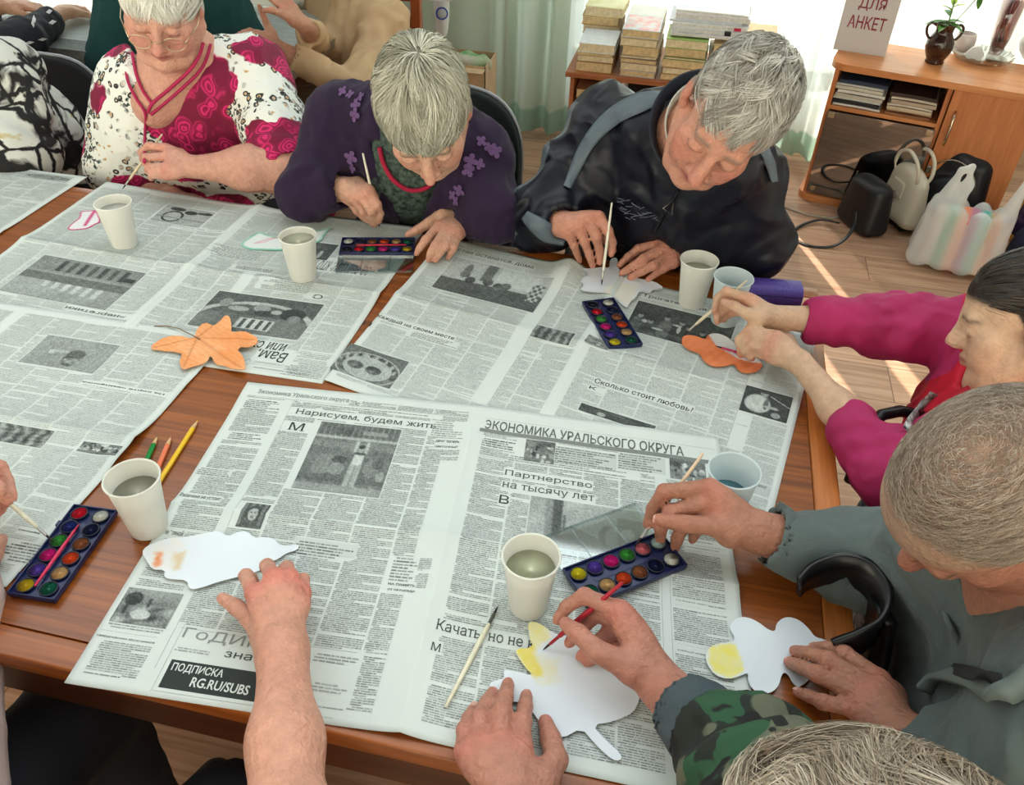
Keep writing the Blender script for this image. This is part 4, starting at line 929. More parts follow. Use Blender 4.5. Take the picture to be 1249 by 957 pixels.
# white maple of the grey-haired man
lfD = zp([(295, 618), (400, 612), (470, 605), (520, 612), (520, 560), (545, 530), (585, 540), (575, 612), (650, 650), (720, 690), (860, 710), (945, 770), (845, 778), (830, 802), (745, 785), (720, 840), (680, 865), (655, 915), (610, 893), (560, 830), (500, 800), (415, 797), (290, 782), (330, 742), (290, 705), (370, 660)], 660, 230, 6.245)
pD = px(zp([(480, 760), (600, 730), (740, 745), (700, 850), (650, 910), (560, 840), (480, 810)], 660, 230, 6.245))
def colD(P, d): C = np.tile(WHITEC * .97, (len(P), 1)); return blend(C, patch(P, pD, .006, 3, .7) * .8, (232, 226, 204))
cutout('paper_leaf', lfD, 'white paper maple leaf with a cream painted lobe before the grey-haired man', 'paper leaf', .006, colD, rounds=1, curl=.002, group=LG)
# orange flower of the woman on the right
flE = zp([(597, 482), (610, 469), (650, 471), (688, 488), (694, 468), (730, 460), (775, 478), (800, 505), (850, 530), (908, 578), (893, 605), (850, 617), (812, 606), (796, 576), (770, 587), (720, 592), (682, 572), (664, 536), (625, 527), (598, 507)], 640, 260, 3.1225)
wE = px(zp([(690, 460), (730, 452), (780, 470), (805, 500), (860, 530), (920, 580), (870, 572), (812, 556), (735, 512)], 640, 260, 3.1225))
def colE(P, d):
    n = nz(P, 120, 2); C = np.tile(lin((232, 128, 76)), (len(P), 1)) * (1 + .12 * n)[:, None]; C = blend(C, np.clip(.5 + n, 0, 1) * .5, (236, 150, 110)); return blend(C, patch(P, wE, .002, 5, 1.), (226, 228, 230))
cutout('paper_flower', flE, 'paper flower painted orange, white on one side, under the brush at right', 'paper flower', .005, colE, rounds=2, curl=.003, group=LG)
# pink edged and green edged leaves
lfF = zp([(425, 458), (470, 420), (505, 395), (510, 350), (560, 352), (612, 343), (645, 420), (600, 436), (560, 462), (490, 470), (440, 472)], 0, 190, 5.2)
vF = px(zp([(600, 350), (565, 400), (540, 440)], 0, 190, 5.2))
def colF(P, d): C = np.tile(lin((226, 226, 228)), (len(P), 1)); C = blend(C, 1 - np.clip((d - .0022) / .002, 0, 1), (206, 62, 122)); q = np.minimum(edge_dist(P, vF), 9); return blend(C, 1 - np.clip((q - .003) / .002, 0, 1), (200, 70, 126))
cutout('paper_leaf', lfF, 'white paper leaf outlined in pink beside the plain white cup', 'paper leaf', .003, colF, rounds=1, group=LG)
lfG = zp([(410, 215), (450, 185), (500, 155), (540, 172), (590, 185), (700, 165), (780, 148), (832, 133), (800, 160), (775, 205), (700, 215), (610, 242), (520, 238), (450, 236)], 180, 240, 3.674)
vG = px(zp([(480, 210), (540, 190), (600, 182), (560, 190), (520, 205)], 180, 240, 3.674))
def colG(P, d): C = np.tile(lin((222, 228, 226)), (len(P), 1)); C = blend(C, (1 - np.clip((d - .004) / .003, 0, 1)) * (.7 + .3 * nz(P, 150, 4)), (56, 178, 140)); return blend(C, (1 - np.clip((edge_dist(P, vG) - .001) / .0015, 0, 1)) * .7, (214, 120, 140))
cutout('paper_leaf', lfG, 'white paper leaf outlined in green, half behind the milky cup', 'paper leaf', .004, colG, rounds=1, group=LG)
# crayon-orange maple leaf with a stalk
lfH = zp([(8, 690), (60, 655), (95, 640), (150, 632), (190, 645), (218, 640), (222, 605), (260, 572), (300, 590), (330, 560), (352, 543), (372, 552), (380, 590), (378, 628), (430, 612), (470, 630), (502, 650), (480, 682), (400, 690), (430, 725), (440, 760), (442, 790), (390, 786), (340, 765), (310, 765), (285, 722), (272, 755), (215, 770), (160, 790), (145, 755), (162, 720), (130, 706), (60, 700)], 180, 240, 3.674)
cH = px(zp([(225, 640)], 180, 240, 3.674))[0]; tipsH = [px(zp([q], 180, 240, 3.674))[0] for q in ((10, 690), (352, 546), (500, 650), (440, 788), (160, 788))]
def veins(P):
    q = np.full(len(P), 9.)
    for tq in tipsH:
        e = tq - cH; t = np.clip(((P - cH) @ e) / (e @ e), 0, .92); q = np.minimum(q, np.linalg.norm(P - cH - t[:, None] * e, axis=1))
    return q
def colH(P, d):
    n = nz(P, 150, 2); s_ = np.sin((P[:, 0] * 1.2 + P[:, 1]) * 1500 + 3 * n); C = np.tile(lin((232, 150, 84)), (len(P), 1)); C = blend(C, np.clip(.5 + .5 * n, 0, 1) * .5, (238, 184, 140)); C = blend(C, np.clip(s_, 0, 1) * .3, (240, 206, 170)); C = blend(C, np.clip(.5 + .9 * nz(P, 40, 6), 0, 1) * .45, (226, 126, 50)); return blend(C, (1 - np.clip((veins(P) - .0006) / .0016, 0, 1)) * .6, (176, 92, 40))
def zH(P, d): return .003 + .003 * (.5 + .5 * nz(P, 45, 8)) + .004 * np.exp(-d / .008) * (.5 + .5 * nz(P, 60, 4)) - .0015 * np.exp(-veins(P) / .002)
mh = cutout('maple_leaf', lfH, 'crinkled orange maple leaf with thin stalk lying on the newspapers', 'leaf', .004, colH, zH, rounds=1, th=.0008, group=LG)
st = [tab(x, y, hh) for (x, y), hh in zip(zp([(235, 640), (205, 622), (140, 590), (80, 578), (30, 580)], 180, 240, 3.674), (.009, .011, .010, .007, .005))]
MB().tube(st, [.0014, .0012, .001, .001, .0013], 8).build('stalk', mat('leaf_stalk', (120, 96, 70), .7), mh, smooth=True)
# ---- glasses case
def casebox():
    A, B = at(914, 354, .782)[:2], at(981, 359, .782)[:2]; d = (B - A); L = np.linalg.norm(d); an = math.atan2(d[1], d[0])
    t = empty('glasses_case', (A[0], A[1], TZ), 'glittery purple glasses case at the far right corner of the table', 'glasses case', rz=an)
    PUR = mat('purple_glitter', (92, 70, 164), .45, noise=.6, nscale=420, bump=.4, bscale=420)
    W_ = .058; prof = [(0, .002), (.002, 0), (W_ - .002, 0), (W_, .002), (W_, .024), (W_ - .006, .033), (W_ - .016, .037), (.016, .037), (.006, .033), (0, .024)]
    M = Matrix(((0, 0, 1, 0), (1, 0, 0, 0), (0, 1, 0, 0), (0, 0, 0, 1)))
    MB().prism(prof, 0, L, M=M).build('case_body', PUR, t, angle=50, world=False)
    MB().box((.0006, -.0006, .0215), (L - .0006, .002, .0228)).build('lid_seam', mat('seam_dark', (30, 20, 60), .6), t, world=False)
casebox()
# ------------------------------------------------------------------ bookcase with book stacks
BOOKW = wood('bookcase_veneer', (150, 84, 46), (184, 112, 68), 'X', 8, .45, 14)
PAGES = mat('page_edges', (226, 198, 150), .8, noise=.25, nscale=70); PAGES2 = mat('page_edges_pale', (234, 216, 180), .8, noise=.22, nscale=80); PAGESW = mat('page_edges_white', (226, 222, 212), .8, noise=.2, nscale=90)
_bk = {}
def bookmat(c):
    if c not in _bk: _bk[c] = mat('cover_%d_%d_%d' % c, c, .5, noise=.12, nscale=40)
    return _bk[c]
def book(loc, sx, sy, th, cover, label, group, pages=PAGES, rz=0, cat='book', art=None):
    """lies flat: covers and spine (spine at the back), page block a part"""
    t = bpy.data.objects.new('book', None)
    b = MB(); c = min(.0022, th * .15); b.box((0, 0, 0), (sx, sy, c)); b.box((0, 0, th - c), (sx, sy, th)); b.box((0, sy - c, 0), (sx, sy, th))
    o = b.build('book', bookmat(cover)); o.location = loc; o.rotation_euler = (0, 0, rz); tag(o, label, cat, group)
    MB().box((.003, .003, c), (sx - .003, sy - c, th - c)).build('page_block', pages, o, world=False)
    if art: art(o, sx, sy, th)
    bpy.data.objects.remove(t); return o
BX0, BX1, BY0, BY1, BZ = -.515, .28, 3.42, 3.86, .55
bc = empty('bookcase', (-.1, 3.62, 0), 'low brown bookcase loaded with stacks of old books', 'bookcase')
MB().box((BX0, BY0 - .01, BZ - .02), (BX1, BY1, BZ), r=.002).build('top_board', BOOKW, bc)
for x in (BX0 + .02, BX1 - .036): MB().box((x, BY0 + .005, 0), (x + .016, BY1 - .005, BZ - .02)).build('side_panel', BOOKW, bc)
for z in (.03, .272): MB().box((BX0 + .036, BY0 + .01, z), (BX1 - .036, BY1 - .01, z + .016)).build('shelf', BOOKW, bc)
MB().box((BX0 + .036, BY1 - .012, .03), (BX1 - .036, BY1 - .006, BZ - .02)).build('back_panel', mat('dark_back', (50, 34, 26), .7), bc)
CL = [(206, 178, 140), (170, 140, 104), (188, 170, 146), (150, 112, 80), (214, 206, 190), (176, 128, 88), (196, 186, 176)]
ordn = ['lowest', 'second', 'third', 'fourth', 'fifth', 'sixth', 'seventh', 'eighth', 'ninth', 'tenth']
def stack(x, y, z, ths, sx, sy, where, covers, group, pages=None, seed=0, top=None):
    r = random.Random(seed); n = len(ths)
    for i, th in enumerate(ths):
        lab = '%s book from below in the %s' % (ordn[i] if i else 'lowest', where) if i < n - 1 else 'topmost book of the %s' % where
        if i == 0 and n > 1: lab = 'lowest book of the %s' % where
        book((x + r.uniform(-.006, .006), y + r.uniform(-.004, .008), z), sx * r.uniform(.94, 1.0), sy, th - .0004, covers[i % len(covers)], lab, group, (pages or [PAGES, PAGES2])[i % len(pages or [1, 2])], r.uniform(-.03, .03), art=top if i == n - 1 else None)
        z += th
    return z
G1 = 'old books stacked on the bookcase'
def art_print(cols, sc=26):
    def f(o, sx, sy, th):
        m = mat('cover_print_' + str(cols[0][0]) + str(cols[1][1]), cols[0], .4, nscale=sc, col2=cols[1]); MB().box((.006, .006, th - .0003), (sx - .006, sy - .006, th + .0004)).build('cover_picture', m, o, world=False)
    return f
stack(-.475, 3.43, BZ, [.040, .026, .012, .036], .15, .205, 'front left stack on the bookcase', [(176, 120, 70), (150, 104, 70), (198, 176, 140), (232, 236, 240)], G1, seed=1)
stack(-.305, 3.43, BZ, [.022, .030, .018, .012, .036, .030, .030], .150, .205, 'second front stack on the bookcase', [(206, 206, 204), (196, 168, 146), (160, 130, 110), (120, 100, 84), (206, 186, 150), (190, 164, 120), (214, 218, 222)], G1, seed=2, top=art_print([(214, 220, 224), (228, 150, 146)]))
stack(-.135, 3.43, BZ, [.026, .026, .030, .010, .034, .034], .165, .205, 'third bookcase stack, under the magazines', [(196, 150, 110), (168, 116, 74), (206, 180, 130), (110, 140, 70), (206, 176, 128), (150, 176, 90)], G1, seed=3)
stack(.045, 3.43, BZ, [.026, .028, .030, .030, .036], .15, .205, 'right-hand stack behind the grey-haired man', [(190, 150, 110), (200, 180, 140), (206, 180, 130), (214, 196, 160), (206, 176, 128)], G1, seed=4)
stack(-.49, 3.645, BZ, [.034, .03, .026, .034, .036, .036], .16, .2, 'back left stack on the bookcase', [(190, 150, 100), (170, 130, 90), (206, 186, 150), (180, 150, 110), (196, 160, 110), (236, 226, 176)], G1, seed=5, top=art_print([(238, 230, 186), (222, 214, 150)], 12))
stack(-.31, 3.65, BZ, [.034, .03, .03, .034, .036], .15, .2, 'second back stack on the bookcase', [(206, 186, 150), (170, 130, 90), (190, 150, 100), (180, 150, 110), (224, 224, 220)], G1, seed=6)
# loose magazines and folders on the third and fourth stacks
GM = 'magazines and papers on the book stacks'; zz = BZ + .166; r = random.Random(5)
mags = [((232, 226, 226), 'magazine with a pink and grey cover, lowest of the magazine pile', .010), ((214, 214, 214), 'grey magazine with a black clip in the middle of the pile', .014), ((238, 238, 238), 'white folder with a red tag, third in the magazine pile', .016), ((206, 212, 220), 'thin bluish brochure in the magazine pile', .008), ((232, 222, 222), 'thick catalogue near the top of the magazine pile', .018), ((244, 246, 248), 'white printed sheet stack on top of the magazine pile', .012)]
for i, (c, lab, th) in enumerate(mags):
    o = book((-.125 + r.uniform(-.01, .012), 3.455 + i * .014, zz), .29 - .012 * (i % 2), .20, th - .0005, c, lab, GM, PAGESW, r.uniform(-.04, .04), cat='magazine', art=art_print([(226, 216, 216), (120, 110, 116)], 30) if i == 0 else art_print([(240, 242, 246), (206, 214, 222)], 18) if i == 5 else None)
    if i == 2: MB().box((.235, -.004, .002), (.262, .01, .012), r=.001).build('red_tag', mat('red_tag', (196, 40, 70), .5), o, world=False)
    if i == 1: MB().box((.20, -.006, -.001), (.225, .012, .015), r=.002).build('black_clip', mat('black_clip', (24, 24, 26), .4), o, world=False)
    zz += th
stack(.19, 3.5, BZ, [.034, .034, .034, .03], .10, .2, 'short stack at the bookcase right end', [(200, 180, 150), (180, 150, 120), (190, 160, 120), (200, 216, 226)], G1, seed=9)
book((.17, 3.46, BZ + .133), .12, .16, .006, (196, 222, 232), 'pale blue booklet lying right of the magazines', GM, PAGESW, .1, 'booklet')
book((.16, 3.63, BZ + .14), .13, .15, .012, (240, 204, 160), 'peach coloured booklet lying behind the blue one', GM, PAGESW, -.05, 'booklet')
zz = stack(-.465, 3.435, .288, [.030, .022, .022, .022, .030, .030, .036], .14, .2, 'stack inside the bookcase', [(188, 140, 88), (204, 160, 110), (206, 186, 150), (190, 150, 110), (210, 190, 160), (206, 190, 150), (176, 120, 84)], 'books inside the bookcase', seed=7)
MB().box((-.29, 3.5, .288), (-.278, 3.68, .50)).build('paper_fan', PAGESW).name = 'folder'
tag(bpy.data.objects['folder'], 'pale folder standing beside the stack inside the bookcase', 'folder')
# ------------------------------------------------------------------ cabinet (turned a little) and what stands on it
CABW = wood('cabinet_veneer', (190, 116, 64), (216, 146, 92), 'X', 6, .38, 12); CABV = wood('cabinet_veneer_upright', (182, 106, 56), (208, 132, 80), 'Z', 6, .4, 12)
CA = -math.radians(13.0); CO = at(969, 240, 0); CZ = .6; CWD = .80
MCAB = Matrix.Translation((CO[0] + .01, CO[1] + .02, 0)) @ Matrix.Rotation(CA, 4, 'Z')
cab = empty('cabinet', MCAB.translation, 'low cherry-veneer cabinet with a tinted glass door and a wooden door', 'cabinet', rz=CA)
def slab(z0, z1, name, m):
    poly = []; r = .07
    for cx, cy, a0 in ((r, -.03 + r, 180), (CWD - .01, -.03 + .005, 270)):
        for k in range(9 if a0 == 180 else 1): a = math.radians(a0 + k * 90 / 8); poly.append((cx + (r if a0 == 180 else .005) * math.cos(a), cy + (r if a0 == 180 else .005) * math.sin(a)))
    poly += [(CWD, .36), (0, .36)]
    MB().prism(poly, z0, z1).build(name, m, cab, world=False)
slab(0, .028, 'base_board', CABW); slab(CZ - .026, CZ, 'top_board', CABW)
for x in (.022, .46, CWD - .026): MB().box((x, 0, .028), (x + .018, .35, CZ - .026)).build('side_panel', CABV, cab, world=False)
MB().box((.04, .33, .028), (CWD - .03, .345, CZ - .026)).build('back_panel', mat('cabinet_back', (120, 80, 52), .7), cab, world=False)
MB().box((.04, .004, .405), (.46, .33, .421)).build('shelf', CABW, cab, world=False)
MB().box((.04, .02, .22), (.46, .33, .232)).build('shelf', CABW, cab, world=False)
MB().box((.482, -.018, .032), (CWD - .004, -.002, CZ - .03), r=.002).build('wooden_door', CABV, cab, world=False)
hd = MB().tube([(.513, -.018, .35), (.513, -.040, .37), (.513, -.044, .42), (.513, -.040, .47), (.513, -.018, .49)], [.004, .005, .006, .005, .004], 10).build('handle', mat('brushed_handle', (206, 190, 166), .25, metal=1), cab, smooth=True, world=False)
def tinted(): return clear_mat('tinted_glass', (120, 84, 66), .30, .02)
gd = MB().box((.036, -.014, .034), (.466, -.008, .402), r=.001).build('glass_door', tinted(), cab, world=False)
HG = mat('hinge_metal', (190, 176, 150), .3, metal=1)
for x, z in ((.042, .376), (.434, .376)): MB().box((x, -.018, z), (x + .026, -.004, z + .022), r=.002).build('hinge', HG, gd, world=False)
MB().lathe([(.011, -.012), (.011, 0), (0, .0)], o=(0, 0, 0), n=20, M=Matrix.Translation((.06, -.016, .056)) @ Matrix.Rotation(math.pi / 2, 4, 'X')).build('door_knob', HG, gd, smooth=False, world=False)
def cabp(x, y, z): return MCAB @ Vector((x, y, z))
def paperpile(x0, y0, z, w_, d, n, label, cols, seed):
    r = random.Random(seed); t = empty('paper_pile', cabp(x0, y0, z), label, 'paper pile', 'papers on the open cabinet shelf', rz=CA)
    zc = 0
    for i in range(n):
        th = r.uniform(.006, .016); b = MB(); k = 8; V = []; dx = r.uniform(-.008, .008); dy = r.uniform(0, .012); ben = r.uniform(-.002, .004)
        for zz_ in (0, th - .0006):
            for j in range(k + 1):
                u = j / k; zq = zc + zz_ + ben * math.sin(u * 3.1)
                V += [(dx + w_ * u, dy, zq), (dx + w_ * u, dy + d, zq)]
        F = []; q = 2 * (k + 1)
        for j in range(k): F += [(2 * j, 2 * j + 1, 2 * j + 3, 2 * j + 2), (q + 2 * j, q + 2 * j + 2, q + 2 * j + 3, q + 2 * j + 1), (2 * j, 2 * j + 2, q + 2 * j + 2, q + 2 * j), (2 * j + 1, q + 2 * j + 1, q + 2 * j + 3, 2 * j + 3)]
        F += [(0, q, q + 1, 1), (2 * k, 2 * k + 1, q + 2 * k + 1, q + 2 * k)]
        b.add(V, F).build('sheaf', bookmat(cols[i % len(cols)]), t, world=False); zc += th + .002
paperpile(.045, .015, .4215, .19, .25, 8, 'pile of white and black binders at the left of the open cabinet shelf', [(226, 226, 226), (32, 32, 38), (214, 214, 206), (196, 190, 176), (220, 220, 214), (210, 206, 190), (196, 200, 200), (40, 58, 84)], 3)
paperpile(.262, .02, .4215, .175, .25, 7, 'dog-eared brownish paper pile at the right of the open cabinet shelf', [(150, 104, 74), (170, 130, 100), (206, 190, 164), (214, 206, 190), (190, 170, 150), (206, 196, 180), (60, 44, 40)], 4)
# card with hand-lettered words
SL = at(1016, 60, CZ); SR = at(1079, 69.5, CZ); sd = SR - SL; sw = np.linalg.norm(sd[:2]); sa = math.atan2(sd[1], sd[0])
sg = empty('questionnaire_box', SL, 'white card box hand-lettered with two red Russian words on the cabinet', 'box', rz=sa)
GREYC = mat('sign_card', (206, 202, 202), .7); REDI = mat('red_felt_pen', (150, 58, 76), .7, noise=.5, nscale=120)
MB().box((0, 0, 0), (sw, .085, .30), r=.001).build('card_box', GREYC, sg, world=False)
def letters(string, x0, x1, z0, z1, parent, m, y=-.0012, name='lettering', bold=.012):
    U, F, _ = text_shape(string, bold, False); V = [(x0 + (x1 - x0) * u, y, z1 - (z1 - z0) * v) for u, v in U]
    return MB().add(V, F).build(name, m, parent, world=False)
letters('ДЛЯ', .055, .160, .165, .215, sg, REDI); letters('АНКЕТ', .030, .178, .095, .145, sg, REDI)
# brown jug with a sprig
JUG = mat('brown_glaze', (58, 30, 18), .14, noise=.5, nscale=30, bump=.5, bscale=60, coat=.4)
jp = at(1139, 76, CZ); jg = empty('clay_jug', (jp[0], jp[1], CZ), 'dark brown glazed two-handled jug holding a green sprig', 'jug')
pr = [(0, 0), (.036, 0), (.038, .006), (.034, .012), (.046, .035), (.055, .062), (.053, .085), (.040, .108), (.034, .118), (.035, .135), (.041, .15), (.043, .154), (.040, .154), (.031, .135), (.030, .115), (0, .11)]
MB().lathe(pr, n=40).build('jug_body', JUG, jg, smooth=True, world=False)
for s in (-1, 1): MB().tube(crv([(s * .034, 0, .142), (s * .055, 0, .150), (s * .068, 0, .136), (s * .064, 0, .112), (s * .050, 0, .092)]), .0055, 10).build('jug_handle', JUG, jg, smooth=True, world=False)
def leafmat(n, c, c2): return mat(n, c, .4, col2=c2, nscale=30)
LEAFG = leafmat('leaf_green', (84, 140, 50), (44, 100, 40)); LEAFY = leafmat('leaf_young', (190, 216, 70), (130, 180, 60)); STEMG = mat('stem_green', (96, 130, 60), .5)
def leaf(mb, base, direction, L, W_, droop=.3, up=(0, 0, 1), m=0):
    d = np.array(direction, float); d /= np.linalg.norm(d); u = np.array(up, float); s = np.cross(d, u); s /= np.linalg.norm(s) + 1e-9; u = np.cross(s, d); k = 7; V = []
    for i in range(k + 1):
        t = i / k; w_ = W_ * math.sin(math.pi * min(1, t * .96 + .02)) ** .75 * (1 - .35 * t) * .62; c = np.array(base) + d * L * t - u * L * droop * t * t
        V += [c - s * w_ + u * w_ * .35, c, c + s * w_ + u * w_ * .35]
    F = []
    for i in range(k): a = 3 * i; F += [(a, a + 1, a + 4, a + 3), (a + 1, a + 2, a + 5, a + 4)]
    mb.add(V, F, m)
MB().tube([(0, 0, .11), (.004, .0, .17), (.0, 0, .24), (.004, 0, .30)], .0028, 8).build('stem', STEMG, jg, smooth=True, world=False)
for i, (a, z, L, w_, e_, m_) in enumerate([(185, .155, .085, .034, .15, 0), (15, .155, .075, .034, .3, 0), (240, .150, .07, .034, .1, 0), (315, .150, .075, .034, .15, 0), (100, .18, .06, .03, .5, 0), (200, .20, .05, .026, .8, 1), (330, .21, .05, .026, .9, 1), (80, .22, .045, .024, .9, 1), (160, .25, .045, .024, 1, 1), (20, .26, .045, .024, 1, 1), (270, .235, .045, .024, .9, 1), (120, .29, .04, .02, 1.4, 1), (300, .29, .04, .02, 1.4, 1)]):
    b = MB(); leaf(b, (0, 0, z), (math.cos(math.radians(a)), math.sin(math.radians(a)), e_), L, w_, .35); b.build('leaf', LEAFY if m_ else LEAFG, jg, smooth=True, world=False)
MB().tube([(.02, 0, .145), (.05, .0, .20), (.085, 0, .27)], .002, 8).build('stem', STEMG, jg, smooth=True, world=False)
b = MB(); leaf(b, (.085, 0, .27), (.2, 0, -1), .06, .022, .1, up=(0, -1, .2)); leaf(b, (.085, 0, .27), (.6, 0, .8), .06, .022, .1, up=(0, -1, .2)); b.build('leaf', LEAFG, jg, smooth=True, world=False)
# crystal dish with white cups, glass vase of dried flowers, white vase
CRY = clear_mat('cut_crystal', (236, 236, 232), .25, .08)
dp = at(1196, 74, CZ); ds = empty('crystal_dish', (dp[0], dp[1], CZ), 'cut crystal dish holding white ceramics on the cabinet', 'dish')
def cutdish():
    b = MB(); n = 72; V = []; F = []; prof = [(.0, .006), (.07, .006), (.10, .014), (.118, .03), (.121, .032), (.118, .027), (.10, .008), (.075, 0), (0, 0)]
    for i, (r_, z) in enumerate(prof):
        for j in range(n): a = 2 * math.pi * j / n; rr = r_ * (1 + (.025 * math.cos(j * math.pi) if r_ > .07 else 0)); V.append((rr * math.cos(a), rr * math.sin(a), z + (.003 * math.cos(j * math.pi / 2) if r_ > .11 else 0)))
    for i in range(len(prof) - 1):
        for j in range(n): F.append((i * n + j, i * n + (j + 1) % n, (i + 1) * n + (j + 1) % n, (i + 1) * n + j))
    b.add(V, F).build('dish_body', CRY, ds, world=False)
cutdish()
CERW = mat('white_ceramic', (226, 224, 222), .3)
cp = at(1187, 72, CZ + .006); mg = empty('ceramic_shell', (cp[0], cp[1], CZ + .0062), 'small white fan-shaped ceramic piece lying in the crystal dish', 'ornament', rz=-.3)
MB().prism([(-.03, 0), (.03, 0), (.034, .02), (.018, .045), (0, .052), (-.018, .044), (-.036, .016)], -.012, .012, M=Matrix.Rotation(math.pi / 2, 4, 'X')).build('shell_body', CERW, mg, angle=40, world=False)
cp = at(1177, 64, CZ + .006); mg = empty('white_cup', (cp[0] - .01, cp[1] + .02, CZ + .0062), 'white rounded cup behind the fan-shaped piece in the dish', 'cup')
MB().lathe([(0, 0), (.028, 0), (.040, .02), (.043, .045), (.038, .07), (.036, .072), (.040, .045), (.036, .02), (0, .004)], n=36).build('cup_body', mat('pinkish_ceramic', (214, 200, 196), .35), mg, smooth=True, world=False)
vp = at(1214, 66, CZ + .006); vs = empty('glass_vase', (vp[0], vp[1] + .01, CZ + .0062), 'tapered glass vase of dried pink stems standing in the dish', 'vase')
MB().lathe([(0, 0), (.026, 0), (.030, .03), (.036, .06), (.040, .12), (.046, .22), (.0445, .22), (.038, .12), (.033, .062), (.026, .012), (0, .010)], n=36).build('vase_glass', clear_mat('vase_glass', (226, 206, 204), .12), vs, smooth=True, world=False)
MB().lathe([(0, .012), (.025, .012), (.029, .03), (.0335, .055), (0, .055)], n=30).build('filling', mat('brown_grain', (140, 96, 78), .7, noise=.5, nscale=300), vs, smooth=True, world=False)
r = random.Random(3); b = MB(); b2 = MB()
for k in range(34):
    a = r.uniform(0, 6.28); q = r.uniform(.004, .022); a2 = a + r.uniform(-1.5, 1.5); tgt = b if k % 2 else b2
    tgt.tube([(q * math.cos(a), q * math.sin(a), .055), (q * 1.2 * math.cos(a2) + r.uniform(-.006, .006), q * 1.2 * math.sin(a2), .12), (q * 1.5 * math.cos(a2), q * 1.5 * math.sin(a2), .2), (r.uniform(-.03, .05), r.uniform(-.03, .03), r.uniform(.26, .33))], r.uniform(.0008, .0018), 5)
b.build('dried_stems', mat('dried_pink', (196, 84, 100), .6), vs, world=False)['kind'] = 'stuff'; b2.build('twigs', mat('dried_brown', (110, 66, 48), .7), vs, world=False)['kind'] = 'stuff'
vp = at(1258, 72, CZ); MBo = empty('white_vase', (vp[0], vp[1], CZ), 'white round-bellied vase at the right end of the cabinet', 'vase')
MB().lathe([(0, 0), (.035, 0), (.06, .03), (.07, .06), (.055, .10), (.03, .12), (.028, .14), (.034, .15), (.03, .15), (.024, .135), (0, .12)], n=36).build('vase_body', CERW, MBo, smooth=True, world=False)
# ------------------------------------------------------------------ bags on the floor
BLK = mat('black_leather', (20, 21, 26), .42, bump=.15, bscale=220); BLKM = mat('black_fabric', (18, 20, 26), .75, bump=.3, bscale=400); CHR = mat('bag_metal', (190, 186, 176), .25, metal=1)
def rbox(name, sx, sy, sz, m, parent, taper=.85, r=.03, loc=(0, 0, 0), bulge=.0, res=.006, cutfn=None, k=.02):
    """soft box: rounded, narrower at the top"""
    s = Solid(); nxx = 5
    for i in range(nxx):
        for j in range(2):
            u = (i / (nxx - 1) - .5) * 2; v = (j - .5) * 2
            rr = r * (1 - .12 * u * u); s.cone((u * (sx / 2 - r), v * max(sy / 2 - r, 0), r), (u * (sx / 2 - r) * taper, v * max(sy / 2 - r, 0) * taper * .8, sz - rr), rr, rr * .9, k=k * 2.5)
    V, Q = s.mesh(res, smooth=1); V = V + np.array(loc)
    o = link(name, mesh_np(name, V, Q), m, parent, world=False); return o
p = at(1050, 283, 0); hb = empty('shoulder_bag', (p[0], p[1] + .06, 0), 'black leather shoulder bag with loose strap on the floor before the glass door', 'bag', rz=-1.1)
rbox('bag_body', .24, .12, .20, BLK, hb, .8, .03)
MB().tube([(-.09, 0, .19), (0, 0, .20), (.09, 0, .19)], .003, 8).build('zip', CHR, hb, smooth=True, world=False)
MB().tube([(-.118, 0, .15), (-.124, 0, .12), (-.126, 0, .09)], [.004, .006, .003], 8).build('clasp', CHR, hb, smooth=True, world=False)
def strap(pts, w_, th, name, m, parent, up=(0, 0, 1), world=True, n=40):
    P = np.array(pts, float); t = np.linspace(0, len(P) - 1, n); i = np.clip(t.astype(int), 0, len(P) - 2); f = t - i
    g = lambda k: P[np.clip(k, 0, len(P) - 1)]; p0, p1, p2, p3 = g(i - 1), g(i), g(i + 1), g(i + 2); f = f[:, None]
    C = .5 * (2 * p1 + (p2 - p0) * f + (2 * p0 - 5 * p1 + 4 * p2 - p3) * f ** 2 + (3 * p1 - p0 - 3 * p2 + p3) * f ** 3)
    T = np.gradient(C, axis=0); T /= np.linalg.norm(T, axis=1)[:, None]; up = np.broadcast_to(np.array(up, float), C.shape); S_ = np.cross(T, up); S_ /= np.linalg.norm(S_, axis=1)[:, None] + 1e-9; U = np.cross(S_, T)
    V = np.stack([C + S_ * w_ / 2 + U * th / 2, C - S_ * w_ / 2 + U * th / 2, C - S_ * w_ / 2 - U * th / 2, C + S_ * w_ / 2 - U * th / 2], 1).reshape(-1, 3); k = np.arange(n - 1) * 4
    F = np.concatenate([np.stack([k + a, k + b_, k + b_ + 4, k + a + 4], 1) for a, b_ in ((0, 1), (1, 2), (2, 3), (3, 0))] + [np.array([[0, 3, 2, 1], [4 * n - 4, 4 * n - 3, 4 * n - 2, 4 * n - 1]])])
    return link(name, mesh_np(name, V, F), m, parent, smooth=False, world=world)
strap([at(1024, 272, .03), at(1000, 268, .015), at(975, 276, .006), at(967, 288, .005), at(985, 299, .005), at(1012, 301, .006), at(1030, 292, .03), at(1042, 275, .07), at(1045, 258, .12)], .014, .003, 'strap', BLK, hb)
p = at(1096, 278, 0); wb = empty('handbag', (p[0] - .01, p[1] + .05, 0), 'cream white handbag with curved handles standing between two black bags', 'bag', rz=-1.15)
CRM = mat('cream_leather', (222, 214, 194), .4, bump=.1, bscale=200)
s = Solid()
for u in np.linspace(-1, 1, 7): s.cone((u * .105, -.02, .026), (u * .085, 0, .20 - .03 * u * u), .026, .016, k=.04); s.cone((u * .105, .02, .026), (u * .085, 0, .20 - .03 * u * u), .026, .016, k=.04)
